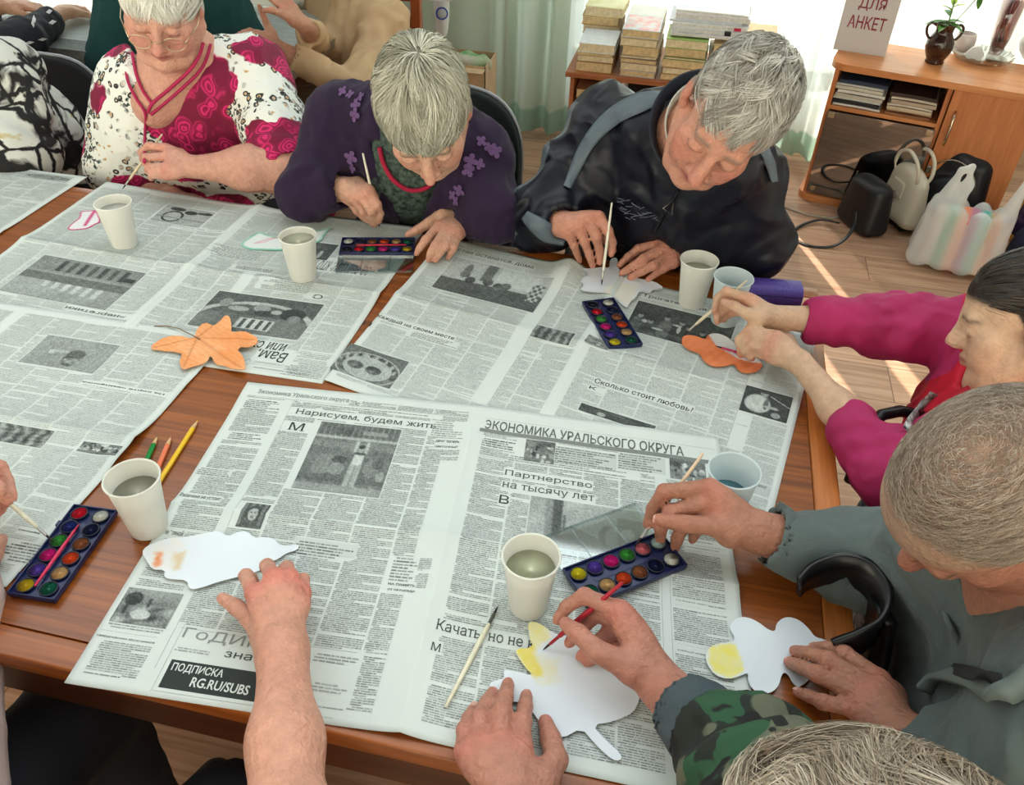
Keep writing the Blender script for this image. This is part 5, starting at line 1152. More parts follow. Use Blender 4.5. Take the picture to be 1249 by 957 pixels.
V, Q = s.mesh(.005, smooth=1); link('bag_body', mesh_np('bag_body', V + [0, 0, .03], Q), CRM, wb, world=False)
for y in (-.03, .03): MB().tube(crv([(-.07, y * .6, .20), (-.085, y, .245), (-.06, y * 1.3, .30), (0, y * 1.4, .325), (.06, y * 1.3, .30), (.085, y, .245), (.07, y * .6, .20)]), .0075, 12).build('handle', CRM, wb, smooth=True, world=False)
MB().box((-.04, -.048, .13), (.04, -.038, .20), r=.006).build('flap', CRM, wb, world=False)
MB().tube([(.0 + .014 * math.cos(a), -.05, .135 + .014 * math.sin(a)) for a in np.linspace(0, 6.28, 20)], .002, 6).build('clasp', CHR, wb, smooth=True, world=False)
b = MB(); b.box((-.09, -.03, 0), (.09, .03, .032), r=.01); b.build('bag_foot', BLK, wb, angle=40, world=False)
p = at(1138, 290, 0); bp = empty('backpack', (p[0] + .05, p[1] + .16, 0), 'black backpack with a top loop leaning on the cabinet door', 'backpack', rz=-.5)
s = Solid()
for u in (-1, 0, 1):
    for v in (-1, 1): s.cone((u * .10, v * .05, .06), (u * .075, v * .025, .30 - .03 * u * u), .058, .05, k=.05)
s.ell((0, -.10, .13), (.10, .05, .11), k=.03); V, Q = s.mesh(.006, smooth=1); link('bag_body', mesh_np('bag_body', V, Q), BLK, bp, world=False)
strap([(-.045, 0, .335), (-.04, 0, .375), (0, 0, .395), (.04, 0, .375), (.045, 0, .335)], .022, .004, 'top_loop', BLKM, bp, up=(0, 1, 0), world=False)
MB().tube([(.11 * math.cos(a), -.075 - .02 * math.sin(a), .16 + .15 * math.sin(a)) for a in np.linspace(.1, 3.04, 24)], .003, 6).build('zip', CHR, bp, smooth=True, world=False)
MB().box((-.105, -.10, .23), (-.085, -.085, .26), r=.003).build('buckle', CHR, bp, world=False)
# carrier bag with a striped towel
def bagplastic():
    m = bpy.data.materials.new('thin_white_plastic'); m.use_nodes = True; nt = m.node_tree; nt.nodes.clear(); o = N(nt, 'ShaderNodeOutputMaterial')
    t = N(nt, 'ShaderNodeBsdfTransparent'); tl = N(nt, 'ShaderNodeBsdfTranslucent'); d = N(nt, 'ShaderNodeBsdfPrincipled'); d.inputs['Base Color'].default_value = (.9, .93, .94, 1); d.inputs['Roughness'].default_value = .25; tl.inputs[0].default_value = (.9, .93, .94, 1)
    a = N(nt, 'ShaderNodeMixShader'); a.inputs[0].default_value = .35; b_ = N(nt, 'ShaderNodeMixShader'); b_.inputs[0].default_value = .42
    nt.links.new(d.outputs[0], a.inputs[1]); nt.links.new(tl.outputs[0], a.inputs[2]); nt.links.new(a.outputs[0], b_.inputs[1]); nt.links.new(t.outputs[0], b_.inputs[2]); nt.links.new(b_.outputs[0], o.inputs[0]); return m
p = at(1160, 335, 0); cbg = empty('carrier_bag', (p[0], p[1] + .06, 0), 'translucent white plastic carrier bag packed with striped cloth on the floor', 'bag', rz=-.25)
s = Solid()
for u in (-1, -.33, .33, 1):
    for v in (-1, 1): s.cone((u * .125, v * .05, .05), (u * .115, v * .05, .24), .045, .03, k=.03)
s.cone((-.115, -.02, .24), (-.085, -.02, .40), .036, .010, k=.05); s.cone((.12, .0, .24), (.135, .0, .40), .032, .010, k=.05); s.cone((-.085, -.02, .40), (-.055, -.01, .415), .012, .01, k=.02); s.cone((-.055, -.01, .415), (-.045, .0, .34), .01, .014, k=.02); s.cone((-.045, 0, .34), (-.06, .0, .25), .014, .03, k=.04)
V, Q = s.mesh(.006, disp=lambda V, Nn: .004 * snoise(V * [1.4, 1.4, .4], 16, 4, 2) - .003 * np.abs(snoise(V * [1.5, 1.5, .5], 30, 5, 2)), smooth=1); V[:, 2] = np.maximum(V[:, 2], .001)
link('bag_film', mesh_np('bag_film', V, Q), bagplastic(), cbg, world=False)
def stripes():
    m = bpy.data.materials.new('striped_cloth'); m.use_nodes = True; nt = m.node_tree; b_ = nt.nodes['Principled BSDF']; t = N(nt, 'ShaderNodeTexCoord'); s_ = N(nt, 'ShaderNodeSeparateXYZ'); nt.links.new(t.outputs['Object'], s_.inputs[0]); r_ = N(nt, 'ShaderNodeValToRGB'); r_.color_ramp.interpolation = 'EASE'
    mr = N(nt, 'ShaderNodeMapRange'); mr.inputs[1].default_value = -.13; mr.inputs[2].default_value = .13; nt.links.new(s_.outputs[0], mr.inputs[0]); e = r_.color_ramp.elements; cols = [(210, 170, 160), (206, 190, 180), (110, 190, 160), (240, 150, 110), (190, 130, 160), (90, 180, 170), (240, 170, 110), (236, 110, 90)]
    e[0].position = 0; e[0].color = s2l(cols[0]); e[1].position = 1; e[1].color = s2l(cols[-1])
    for i, c in enumerate(cols[1:-1]): q = e.new((i + 1) / 7); q.color = s2l(c)
    nt.links.new(mr.outputs[0], r_.inputs[0]); nt.links.new(r_.outputs[0], b_.inputs['Base Color']); b_.inputs['Roughness'].default_value = .9; return m
o = rbox('striped_cloth', .245, .13, .23, stripes(), None, 1, .03); o.location = (p[0], p[1] + .06, .012); o.rotation_euler = (0, 0, -.25); o.name = 'folded_cloth'; tag(o, 'cloth striped green, orange and violet inside the carrier bag', 'cloth')
# framed dark picture and navy bag at the right
def artmat():
    m = bpy.data.materials.new('dark_painting'); m.use_nodes = True; nt = m.node_tree; b_ = nt.nodes['Principled BSDF']; t = N(nt, 'ShaderNodeTexCoord'); n_ = N(nt, 'ShaderNodeTexNoise'); n_.inputs['Scale'].default_value = 7; n_.inputs['Detail'].default_value = 6; nt.links.new(t.outputs['Object'], n_.inputs[0]); r_ = N(nt, 'ShaderNodeValToRGB'); e = r_.color_ramp.elements
    e[0].position = .35; e[0].color = s2l((18, 18, 36)); e[1].position = .72; e[1].color = s2l((150, 140, 170)); q = e.new(.52); q.color = s2l((44, 40, 84)); nt.links.new(n_.outputs[0], r_.inputs[0]); nt.links.new(r_.outputs[0], b_.inputs['Base Color']); b_.inputs['Roughness'].default_value = .35; return m
p = at(1196, 300, 0); fr = empty('framed_picture', (p[0] + .10, p[1] + .15, 0), 'dark violet picture in a gilt frame leaning at the right edge', 'picture'); fr.rotation_euler = (math.radians(-14), 0, math.radians(-66))
MB().box((.02, 0, .02), (.68, .012, .56)).build('canvas', artmat(), fr, world=False)
b = MB(); FW = .028
for lo, hi in (((0, 0), (.7, FW)), ((0, .58 - FW), (.7, .58)), ((0, 0), (FW, .58)), ((.7 - FW, 0), (.7, .58))): b.box((lo[0], -.008, lo[1]), (hi[0], .016, hi[1]), r=.004)
b.build('frame', mat('gilt_frame', (196, 150, 70), .35, metal=.3), fr, angle=40, world=False)
p = at(1232, 345, 0); o = empty('navy_bag', (p[0] + .05, p[1] + .02, 0), 'navy blue cloth bag slumped at the right edge behind the carrier bag', 'bag', rz=.4); rbox('bag_body', .22, .16, .22, mat('navy_cloth', (26, 32, 58), .8, bump=.3, bscale=120), o, .8, .05)
strap([(-.07, 0, .20), (-.05, 0, .27), (.03, 0, .28), (.06, 0, .20)], .02, .003, 'handle', mat('navy_strap', (30, 36, 66), .8), o, up=(0, 1, 0), world=False)
tag(MB().tube([at(930, 236, .004), at(950, 250, .004), at(985, 262, .004), at(1012, 266, .004), at(1040, 262, .004)], .004, 8).build('cable', mat('grey_cable', (170, 166, 156), .5), smooth=True), 'thin grey cable running along the floor beside the cabinet', 'cable')
# ------------------------------------------------------------------ pedestal fan, carton
p = at(557, 150, 0); fp = np.array([p[0] + .02, 3.82, 0]); fn_ = empty('pedestal_fan', fp, 'white pedestal fan standing before the curtain', 'fan', rz=.3)
WPL = mat('white_plastic', (232, 234, 236), .35); BPL = mat('blue_plastic', (40, 80, 190), .35)
MB().lathe([(0, 0), (.19, 0), (.19, .012), (.16, .026), (.035, .04), (.026, .09), (0, .09)], n=40).build('base', WPL, fn_, angle=40, world=False)
MB().lathe([(.0115, .03), (.0115, .62)], n=20).build('pole', mat('steel_pole', (120, 100, 84), .25, metal=1), fn_, smooth=True, world=False)
zt = aty(557, 45, 3.82)[2]; zc_ = aty(558, 20, 3.82)[2]
MB().lathe([(0, zt), (.02, zt), (.026, zt + .02), (.034, zc_), (.036, zc_ + .08), (.03, zc_ + .12), (.016, zc_ + .14), (0, zc_ + .14)], n=30).build('control_housing', WPL, fn_, angle=60, world=False)
kn = MB().lathe([(.021, -.008), (.021, .0), (.017, .004), (0, .005)], n=24, M=Matrix.Translation((.0, -.036, zc_ + .015)) @ Matrix.Rotation(math.pi / 2, 4, 'X')).build('speed_knob', mat('knob_grey', (196, 200, 206), .3), fn_, smooth=True, world=False)
MB().tube([(.024 * math.cos(a), -.034, zc_ + .015 + .024 * math.sin(a)) for a in np.linspace(0, 6.28, 28)], .0035, 8).build('knob_ring', BPL, kn, smooth=True, world=False)
hz_ = zc_ + .26; b = MB()
MB().lathe([(0, -.06), (.05, -.06), (.06, -.02), (.06, .04), (.04, .07), (0, .08)], n=30, M=Matrix.Translation((0, .02, hz_)) @ Matrix.Rotation(math.pi / 2, 4, 'X')).build('motor', WPL, fn_, smooth=True, world=False)
for k in range(30): a = k * math.pi / 15; b.tube([(.05 * math.cos(a), -.04, hz_ + .05 * math.sin(a)), (.13 * math.cos(a), -.10, hz_ + .13 * math.sin(a)), (.19 * math.cos(a), -.05, hz_ + .19 * math.sin(a)), (.12 * math.cos(a), .01, hz_ + .12 * math.sin(a))], .0014, 5)
b.tube([(.19 * math.cos(a), -.05, hz_ + .19 * math.sin(a)) for a in np.linspace(0, 6.28, 50)], .004, 8); b.build('grille', WPL, fn_, world=False)
for k in range(3):
    b = MB(); leaf(b, (.02 * math.cos(k * 2.09), -.05, hz_ + .02 * math.sin(k * 2.09)), (math.cos(k * 2.09), -.1, math.sin(k * 2.09)), .145, .13, 0, up=(0, -1, .3)); b.build('blade', BPL, fn_, smooth=True, world=False)
strap([(-.02, -.03, zc_ + .13), (.03, -.045, zc_ + .155), (.09, -.05, zc_ + .17)], .03, .004, 'blue_bracket', BPL, fn_, world=False)
MB().tube([(.0, .03, zc_ + .02), (-.05, .06, zt - .02), (-.11, .08, zt - .13), (-.13, .1, .15), (-.14, .12, .01)], .0035, 6).build('cord', WPL, fn_, smooth=True, world=False)
CART = mat('carton', (206, 176, 140), .8, noise=.15, nscale=20); p = aty(575, 160, 3.5); q = aty(592, 82, 3.5)
cx = empty('cardboard_box', (q[0] - .17, 3.5, 0), 'open cardboard box with crumpled wrapping behind the purple cardigan', 'box')
b = MB(); H_ = q[2]
for lo, hi in (((0, 0), (.2, .004)), ((0, .2), (.2, .204)), ((0, 0), (.004, .204)), ((.196, 0), (.2, .204))): b.box((lo[0] - .03, lo[1], 0), (hi[0] - .03, hi[1], H_))
b.box((-.03, 0, 0), (.17, .204, .004)); b.build('box_walls', CART, cx, world=False)
for (x0, y0, x1, y1, ang) in ((-.03, -.06, .17, 0, 0),): MB().box((x0, y0, H_ - .012), (x1, y1, H_ - .009)).build('flap', CART, cx, world=False)
s = Solid(); rr = np.random.default_rng(3)
for k in range(10): s.ell((rr.uniform(0, .14), rr.uniform(.04, .16), H_ - .01 + rr.uniform(-.02, .02)), (.04, .035, .025), k=.01)
V, Q = s.mesh(.006, disp=lambda V, Nn: .006 * snoise(V, 70, 2, 3)); link('crumpled_paper', mesh_np('crumpled_paper', V, Q), mat('wrapping', (196, 190, 172), .6, col2=(90, 160, 90), nscale=9), cx, world=False)
# ------------------------------------------------------------------ second table at the back left, with papers
GT = wood('grey_table', (120, 108, 96), (150, 136, 120), 'X', 8, .4); DKC = mat('dark_cloth', (44, 44, 42), .85, bump=.2, bscale=200); LIGHTW = wood('pale_table_side', (196, 156, 120), (214, 178, 142), 'Z', 6, .5)
t2 = empty('second_table', (-2.4, 3.1, 0), 'second table at the back left covered with newspapers', 'table')
MB().box((-3.9, 2.52, TZ - .03), (-1.28, 3.75, TZ - .002)).build('tabletop', GT, t2)
MB().box((-3.8, 2.58, .12), (-1.95, 2.62, TZ - .03)).build('modesty_panel', DKC, t2); MB().box((-1.95, 2.60, .05), (-1.36, 2.63, TZ - .03)).build('modesty_panel', LIGHTW, t2)
for x in (-3.8, -1.42):
    for y in (2.66, 3.62): MB().box((x, y, 0), (x + .06, y + .06, TZ - .03)).build('leg', DARKW, t2)
WSH = mat('white_sheets', (226, 230, 228), .75)
def hflat(s, t, S): return .0015 + .002 * lift_noise(s, t, 4) + 0 * s
for k, (x0, x1, lab) in enumerate(((-3.05, -2.0, 'newspaper hanging over the front of the second table behind the black chair'), (-1.95, -1.33, 'newspaper spread under the hands of the person in beige'))):
    S = Sheet((x0, 3.2), ((x0 + x1) / 2, 3.2), (x1, 3.2), (x0, 2.6), ((x0 + x1) / 2, 2.6), (x1, 2.6), hflat, 30 + k); S.base(); S.fill(0, (.03, .2, .4, .6, .8, .97), pitch=6, dark=.5); S.fill(1, (.03, .2, .4, .6, .8, .97), pitch=6, dark=.5); o = S.build(lab); o['group'] = 'newspapers on the second table'
    if k == 0:
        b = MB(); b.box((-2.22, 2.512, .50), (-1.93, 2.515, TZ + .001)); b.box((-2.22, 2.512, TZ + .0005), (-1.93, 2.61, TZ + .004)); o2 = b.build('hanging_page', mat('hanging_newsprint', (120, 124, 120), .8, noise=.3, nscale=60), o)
b = MB(); b.box((-1.97, 3.58, TZ + .003), (-1.33, 3.70, TZ + .010))
for i in range(3):
    for j in range(13): b.box((-1.95 + j * .047, 3.60 + i * .03, TZ + .0095), (-1.95 + j * .047 + .036, 3.60 + i * .03 + .018, TZ + .0105), m=1)
tag(b.build('slotted_panel', [WSH, mat('dark_slots', (40, 42, 44), .6)]), 'pale panel with rows of dark slots at the back of the second table', 'panel')
# ------------------------------------------------------------------ chairs
SEATF = mat('black_chair_fabric', (24, 25, 30), .8, bump=.2, bscale=500); SEATP = mat('chair_shell_plastic', (26, 27, 30), .35); GREENF = mat('dark_green_fabric', (28, 38, 38), .75, bump=.2, bscale=400)
STEEL = mat('black_tube', (22, 22, 24), .3, metal=.4); TRIM = mat('grey_piping', (150, 152, 156), .3, metal=.6)
def office_chair(loc, rz, label, fab=SEATF, top=.86, w_=.46, trim=True):
    t = empty('chair', (loc[0], loc[1], 0), label, 'chair', 'black upholstered chairs around the table', rz=rz); hw = w_ / 2
    s = Solid()
    for u in np.linspace(-1, 1, 5): s.cone((u * (hw - .04), -.17, .445), (u * (hw - .03), .17, .45), .03, .03, k=.02)
    V, Q = s.mesh(.008); link('seat', mesh_np('seat', V, Q), fab, t, world=False)
    n = 21; P = []; 
    def outline(sc):
        o = []
        for a in np.linspace(0, 2 * math.pi, 49)[:-1]:
            c, s_ = math.cos(a), math.sin(a); ex = .55 if s_ > 0 else .35
            o.append((hw * sc * math.copysign(abs(c) ** ex, c), (.21 * sc) * math.copysign(abs(s_) ** (.8 if s_ > 0 else .5), s_)))
        return o
    zc = top - .21; ly = lambda x, z: .225 + .06 * (z + .2) - .35 * x * x * 1.2
    V = []; F = []; O = outline(1)
    for dy, sc in ((-.016, .93), (-.018, .98), (0, 1.0), (.014, .98), (.016, .93)):
        for x, z in outline(sc): V.append((x, ly(x, z) + dy, zc + z))
    m_ = len(O)
    for i in range(4):
        for j in range(m_): F.append((i * m_ + j, i * m_ + (j + 1) % m_, (i + 1) * m_ + (j + 1) % m_, (i + 1) * m_ + j))
    def capf(base, dy, rev):
        k0 = len(V); rings = [.7, .4, .15]
        pr_ = base
        for sc in rings:
            k1 = len(V)
            for x, z in outline(sc): V.append((x, ly(x, z) + dy * (1.15), zc + z))
            for j in range(m_): f = (pr_ + j, k1 + j, k1 + (j + 1) % m_, pr_ + (j + 1) % m_); F.append(f if not rev else f[::-1])
            pr_ = k1
        V.append((0, ly(0, 0) + dy * 1.2, zc)); c = len(V) - 1
        for j in range(m_): f = (pr_ + j, c, pr_ + (j + 1) % m_); F.append(f if not rev else f[::-1])
    capf(0, -.018, False); capf(4 * m_, .016, True)
    MB().add(V, F).build('backrest', fab, t, smooth=True, world=False)
    if trim: MB().tube([(x * 1.005, ly(x, z) + .004, zc + z * 1.01) for x, z in O], .006, 8, closed=True).build('piping', TRIM, t, smooth=True, world=False)
    for x in (-hw + .03, hw - .03):
        MB().tube([(x, -.19, .01), (x, -.17, .42), (x, .0, .425), (x, .17, .42), (x, .235, .01)], .011, 10).build('leg', STEEL, t, smooth=True, world=False)
    MB().tube([(-hw + .03, .18, .42), (-hw + .06, .23, .5), (-hw + .07, .235, .7)], .011, 10).build('back_support', STEEL, t, smooth=True, world=False); MB().tube([(hw - .03, .18, .42), (hw - .06, .23, .5), (hw - .07, .235, .7)], .011, 10).build('back_support', STEEL, t, smooth=True, world=False)
    return t
# ------------------------------------------------------------------ people: bodies, hands, heads, hair
def V3(*a): return np.array(a, float)
def unit(v): v = np.array(v, float); return v / (np.linalg.norm(v) + 1e-12)
def camdir(r, u, t): return unit(CR * r + CU * u - CF * t)         # image right, image up, towards the viewer
def skinmat(name, rough=.48, cr=.45):
    m = mat(name, (200, 150, 130), rough, spec=.4, attr='Col', noise=.16, nscale=70, bump=.6, bscale=190, bdist=.004, sss=.06); add_crease(m.node_tree, m.node_tree.nodes['Principled BSDF'], cr, 62, .006); return m
SKIN = skinmat('skin'); SKINS = skinmat('smooth_skin', .46, .10)
def viewdir(px, py, r, u, t):
    """the same, measured about the line of sight through a given point of the photograph"""
    f = unit(ray(px, py)); R_ = unit(CR - f * (CR @ f)); return unit(R_ * r + np.cross(R_, f) * u - f * t)
class Head:
    """head frame: x to the side, y = where the face points, z = crown; origin between the ears"""
    def __init__(s, C, fwd, up, sc=1.): s.C = np.array(C, float); y = unit(fwd); z = np.array(up, float); z = unit(z - y * (z @ y)); s.R = np.stack([np.cross(y, z), y, z], 1); s.sc = sc
    def w(s, p): return s.C + s.R @ (np.array(p, float) * s.sc)
    def loc(s, P): return (np.asarray(P) - s.C) @ s.R / s.sc
    def add(s, S, jaw=1., nose=1., ears=True, cheek=1.):
        k = s.sc; W = s.w
        def e(c, r, kk=.02, op=0, R=None): S.ell(W(c), np.array(r) * k, s.R if R is None else s.R @ R, k=kk, op=op)
        def c(a, b_, r1, r2=None, kk=.012, op=0): S.cone(W(a), W(b_), r1 * k, (r1 if r2 is None else r2) * k, k=kk, op=op)
        e((0, -.018, .045), (.073, .095, .080)); e((0, .028, .042), (.060, .055, .060)); e((0, .035, -.03), (.056, .052, .075), .03)
        for q in (-1, 1):
            c((q * .052 * jaw, -.005, -.050), (q * .030 * jaw, .052, -.094), .022, .019, .025); e((q * .043, .056, -.018), (.022 * cheek, .02 * cheek, .022 * cheek), .02); e((q * .033, .062, -.045), (.022 * cheek, .02, .024), .02)
        e((0, .070, -.098), (.022, .018, .017), .02)
        c((-.036, .079, .021), (.036, .079, .021), .010, kk=.014)
        for q in (-1, 1): e((q * .031, .098, .003), (.017, .014, .011), .014, 1)
        for q in (-1, 1): e((q * .031, .0800, .002), (.0150, .0115, .0100), .004)
        c((0, .086, .014), (0, .108 + .006 * nose, -.026), .0078, .0110 * nose, .012); 
        e((0, .092, -.024), (.013, .013, .014), .012)
        for q in (-1, 1): e((q * .0115 * nose, .100, -.031), (.0085 * nose, .0095, .0078), .006)
        for q in (-1, 1): c((q * .019, .082, -.0585), (q * .003, .0905, -.0545), .0048, .0055, .006); c((q * .017, .082, -.0645), (q * .002, .0890, -.067), .0050, .0062, .006)
        c((-.021, .088, -.0605), (.021, .088, -.0605), .0018, kk=.003, op=1)
        if ears:
            for q in (-1, 1):
                e((q * .078, -.014, -.004), (.0085, .019, .031), .008); e((q * .072, -.004, -.03), (.008, .009, .010), .008); e((q * .087, -.010, .004), (.0055, .010, .017), .004, 1)
    def paint(s, V, C, hairline=None, haircol=None, brow=(90, 80, 72), lip=(176, 96, 92), red=(206, 112, 96), redk=.5, lash=(70, 48, 42), hk=1.):
        L = s.loc(V); n = (np.linalg.norm(L, axis=1) < .19); x, y, z = L[:, 0], L[:, 1], L[:, 2]; ax = np.abs(x)
        def bl(mk, col): C[:] = C * (1 - (mk * n)[:, None]) + (mk * n)[:, None] * lin(col)
        g = lambda cx, cy, cz, r: np.exp(-(((ax - cx) ** 2 + (y - cy) ** 2 + (z - cz) ** 2) / r ** 2))
        bl(redk * np.maximum(g(.043, .062, -.03, .028), np.maximum(g(0, .112, -.028, .018), .8 * g(.078, -.014, -.004, .03))), red)
        bl(.35 * g(.031, .085, -.012, .014), (150, 92, 84))
        bl(.85 * (np.exp(-((z + .0575 + .0035) / .0075) ** 4) * np.exp(-(ax / .021) ** 4) * (y > .07)), lip); bl(.7 * (np.exp(-((z + .0605) / .0016) ** 2) * (ax < .022) * (y > .07)), (92, 40, 40))
        bl(.8 * np.exp(-((z - (.0255 - 2.5 * (ax - .03) ** 2 * 3)) / .0036) ** 2) * sst(ax, .010, .016) * (1 - sst(ax, .046, .056)) * (y > .04), brow)
        bl(.85 * np.exp(-((z + .0045 - 8 * (ax - .031) ** 2) / .0015) ** 2) * (np.abs(ax - .031) < .0145) * (y > .065), lash)
        if hairline is not None: bl(hk * np.clip(hairline(L) / .012 + .5, 0, 1), haircol)
def skin_hair_mat(name, col, rough=.45, spec=.5):
    m = mat(name, col, rough, spec=spec, attr='Col'); return m
HAIRM = skin_hair_mat('hair', (200, 200, 200))
def strands(name, head, parent, n, hairline, length, cols, pole=(0, -.4, .92), lift=(.02, .08), width=.0012, segs=6, seed=0, sway=.25, e0=(0, -.018, .045), rad=(.0765, .0985, .0835), droop=0., clump=0, region=None, stand=0., curl=0., mat_=None):
    """hair as thin ribbons that leave the whorl and follow the skull"""
    r = np.random.default_rng(seed); pole = unit(pole); e0 = np.array(e0); rad = np.array(rad)
    d = r.normal(size=(n * 6, 3)); d /= np.linalg.norm(d, axis=1)[:, None]; p = e0 + d * rad; hv = hairline(p); ok = hv > 0
    if region is not None: ok &= region(p)
    d = d[ok][:n]; m = len(d); hv = hv[ok][:n]
    c = np.clip(d @ pole, -1, 1); th0 = np.arccos(c); t = d - c[:, None] * pole; t /= np.linalg.norm(t, axis=1)[:, None] + 1e-9
    if clump:
        k = r.integers(0, m, clump); ci = np.argmin(((d[:, None, :] - d[k][None]) ** 2).sum(-1), 1); az = r.normal(0, sway, clump)[ci] + r.normal(0, sway * .3, m); lf = r.uniform(0, 1, clump)[ci] * .6 + r.uniform(0, 1, m) * .4; tone = r.uniform(0, 1, clump)[ci] * .6 + r.uniform(0, 1, m) * .4
    else: az = r.normal(0, sway, m); lf = r.uniform(0, 1, m); tone = r.uniform(0, 1, m)
    b_ = np.cross(pole, t); L = (length(p[ok][:n]) if callable(length) else np.full(m, length)) * r.uniform(.75, 1.1, m)
    P = []
    for i in range(segs + 1):
        s_ = i / segs; th = th0 + s_ * L / .088 * (1 - stand); ph = az * s_ ** 1.3 + curl * np.sin(6 * s_ + th0 * 9) * .1
        tt = t * np.cos(ph)[:, None] + b_ * np.sin(ph)[:, None]; q = pole * np.cos(th)[:, None] + tt * np.sin(th)[:, None]
        h = 1 + (lift[0] + (lift[1] - lift[0]) * lf) * min(1., s_ * 3 + .1) + stand * L / .088 * s_
        pt = e0 + q * rad * h[:, None]; P.append(pt)
    P = np.stack(P, 1)                                    # m, segs+1, 3 (head frame)
    W = head.C + (P * head.sc) @ head.R.T
    if droop: W[:, :, 2] -= droop * (np.linspace(0, 1, segs + 1) ** 2)[None, :]
    T = np.gradient(W, axis=1); cen = head.w(e0); nrm = W - cen; side = np.cross(T, nrm); side /= np.linalg.norm(side, axis=2)[:, :, None] + 1e-12
    tw = r.normal(0, .5, m)[:, None, None]; nn = nrm / np.linalg.norm(nrm, axis=2)[:, :, None]; side = side * np.cos(tw) + nn * np.sin(tw)
    wd = width * head.sc * r.uniform(.6, 1.2, m)[:, None, None] * (1 - .75 * (np.linspace(0, 1, segs + 1) ** 2))[None, :, None]
    VV = np.stack([W - side * wd / 2, W + side * wd / 2], 2).reshape(m, -1, 3); ns = 2 * (segs + 1)
    base = (np.arange(m) * ns)[:, None, None]; j = np.arange(segs)[None, :, None] * 2; F = (base + j + np.array([0, 1, 3, 2])[None, None, :]).reshape(-1, 4)
    ca = np.array([lin(c_) for c_ in cols]); x = tone * (len(ca) - 1); i0 = np.clip(x.astype(int), 0, len(ca) - 2); f = (x - i0)[:, None]; cc = ca[i0] * (1 - f) + ca[i0 + 1] * f
    col = np.repeat(cc, ns, 0)
    return link(name, mesh_np(name, VV.reshape(-1, 3), F, None, col), mat_ or HAIRM, parent)
# ---- hands
def hand(S, W, fingers, thumb, sz=1., wr=.024, k=.0035, spots=None):
    """W: wrist; fingers: four chains knuckle-to-tip; thumb: chain from its root at the side of the palm"""
    W = np.array(W, float); F = [[np.array(q, float) for q in f] for f in fingers]
    fr = [(.0108, .0092, .0080, .0068), (.0112, .0096, .0083, .0070), (.0106, .0090, .0079, .0067), (.0094, .0080, .0070, .0060)]
    M = [f[0] for f in F]
    for i, f in enumerate(F):
        o = W + (M[i] - W) * .12; S.cone(o, M[i], .0150 * sz, fr[i][0] * 1.12 * sz, k=.014)
    for i in range(3): S.cone(M[i] * .75 + W * .25, M[i + 1] * .75 + W * .25, .0118 * sz, k=.012); S.cone(M[i] * .92 + W * .08, M[i + 1] * .92 + W * .08, .0086 * sz, k=.006)
    if thumb is not None:
        T = [np.array(q, float) for q in thumb]; S.cone(W * .75 + T[0] * .25, T[0], .016 * sz, .0155 * sz, k=.012); S.cone(T[0], T[1], .0155 * sz, .0125 * sz, k=.010); S.cone(T[0], (M[0] + W) / 2, .0125 * sz, .012 * sz, k=.014)
        S.cone(T[1], T[2], .0118 * sz, .0104 * sz, k=k); S.cone(T[2], T[3], .0106 * sz, .0080 * sz, k=k)
    for i, f in enumerate(F):
        if len(f) == 3: f = [f[0], f[1], f[1] * .45 + f[2] * .55, f[2]]
        for j in range(3): S.cone(f[j], f[j + 1], fr[i][j] * sz, fr[i][j + 1] * sz, k=k)
        S.ell(f[1], np.full(3, fr[i][1] * 1.04 * sz), k=k)
    if spots is not None:
        for f in F: spots.append((f[0], .016, (204, 104, 92), .45)); spots.append((f[1], .010, (200, 108, 96), .4)); spots.append((f[-1], .010, (214, 132, 116), .45))
        if thumb is not None: spots.append((thumb[-1], .012, (214, 130, 114), .4)); spots.append((thumb[2], .011, (204, 112, 98), .35))
def nails(fingers, up, parent, sz=1., name='nail'):
    b = MB()
    for f in fingers:
        a, t = np.array(f[-2], float), np.array(f[-1], float); d = unit(t - a); u = np.array(up, float); u = unit(u - d * (u @ d)); s = np.cross(d, u); c = t - d * .0005 * sz + u * .0068 * sz; V = []
        for i in range(5):
            for j in range(5): x = (i / 4 - .5) * .0085 * sz; y = (j / 4 - .5) * .0095 * sz; V.append(c + s * x + d * y - u * (x * x * 70 + max(0, y) * .12))
        b.add(V, [(i * 5 + j, i * 5 + j + 1, i * 5 + j + 6, i * 5 + j + 5) for i in range(4) for j in range(4)])
    return b.build(name, NAILM, parent, smooth=True)
NAILM = mat('finger_nails', (214, 164, 150), .25)
def paint_skin(V, base, spots=(), mott=.13, seed=1):
    n = snoise(V, 26, seed, 3); n2_ = snoise(V, 70, seed + 5, 2); C = np.tile(lin(base), (len(V), 1)) * (1 + mott * n[:, None] * np.array([.6, 1., 1.])) ; C *= (1 + .05 * n2_)[:, None]
    for p, r_, col, kk in spots:
        w_ = kk * np.exp(-((V - np.array(p)) ** 2).sum(1) / r_ ** 2); C = C * (1 - w_[:, None]) + w_[:, None] * lin(col)
    return C
def wr_noise(V, seed=0, amp=.004, sc=22): 
    a = snoise(V * [1, 1, .55], sc, seed, 3); return amp * (1.1 - 2.4 * np.abs(a) ** .7) + amp * .4 * snoise(V, sc * 3, seed + 3, 2)
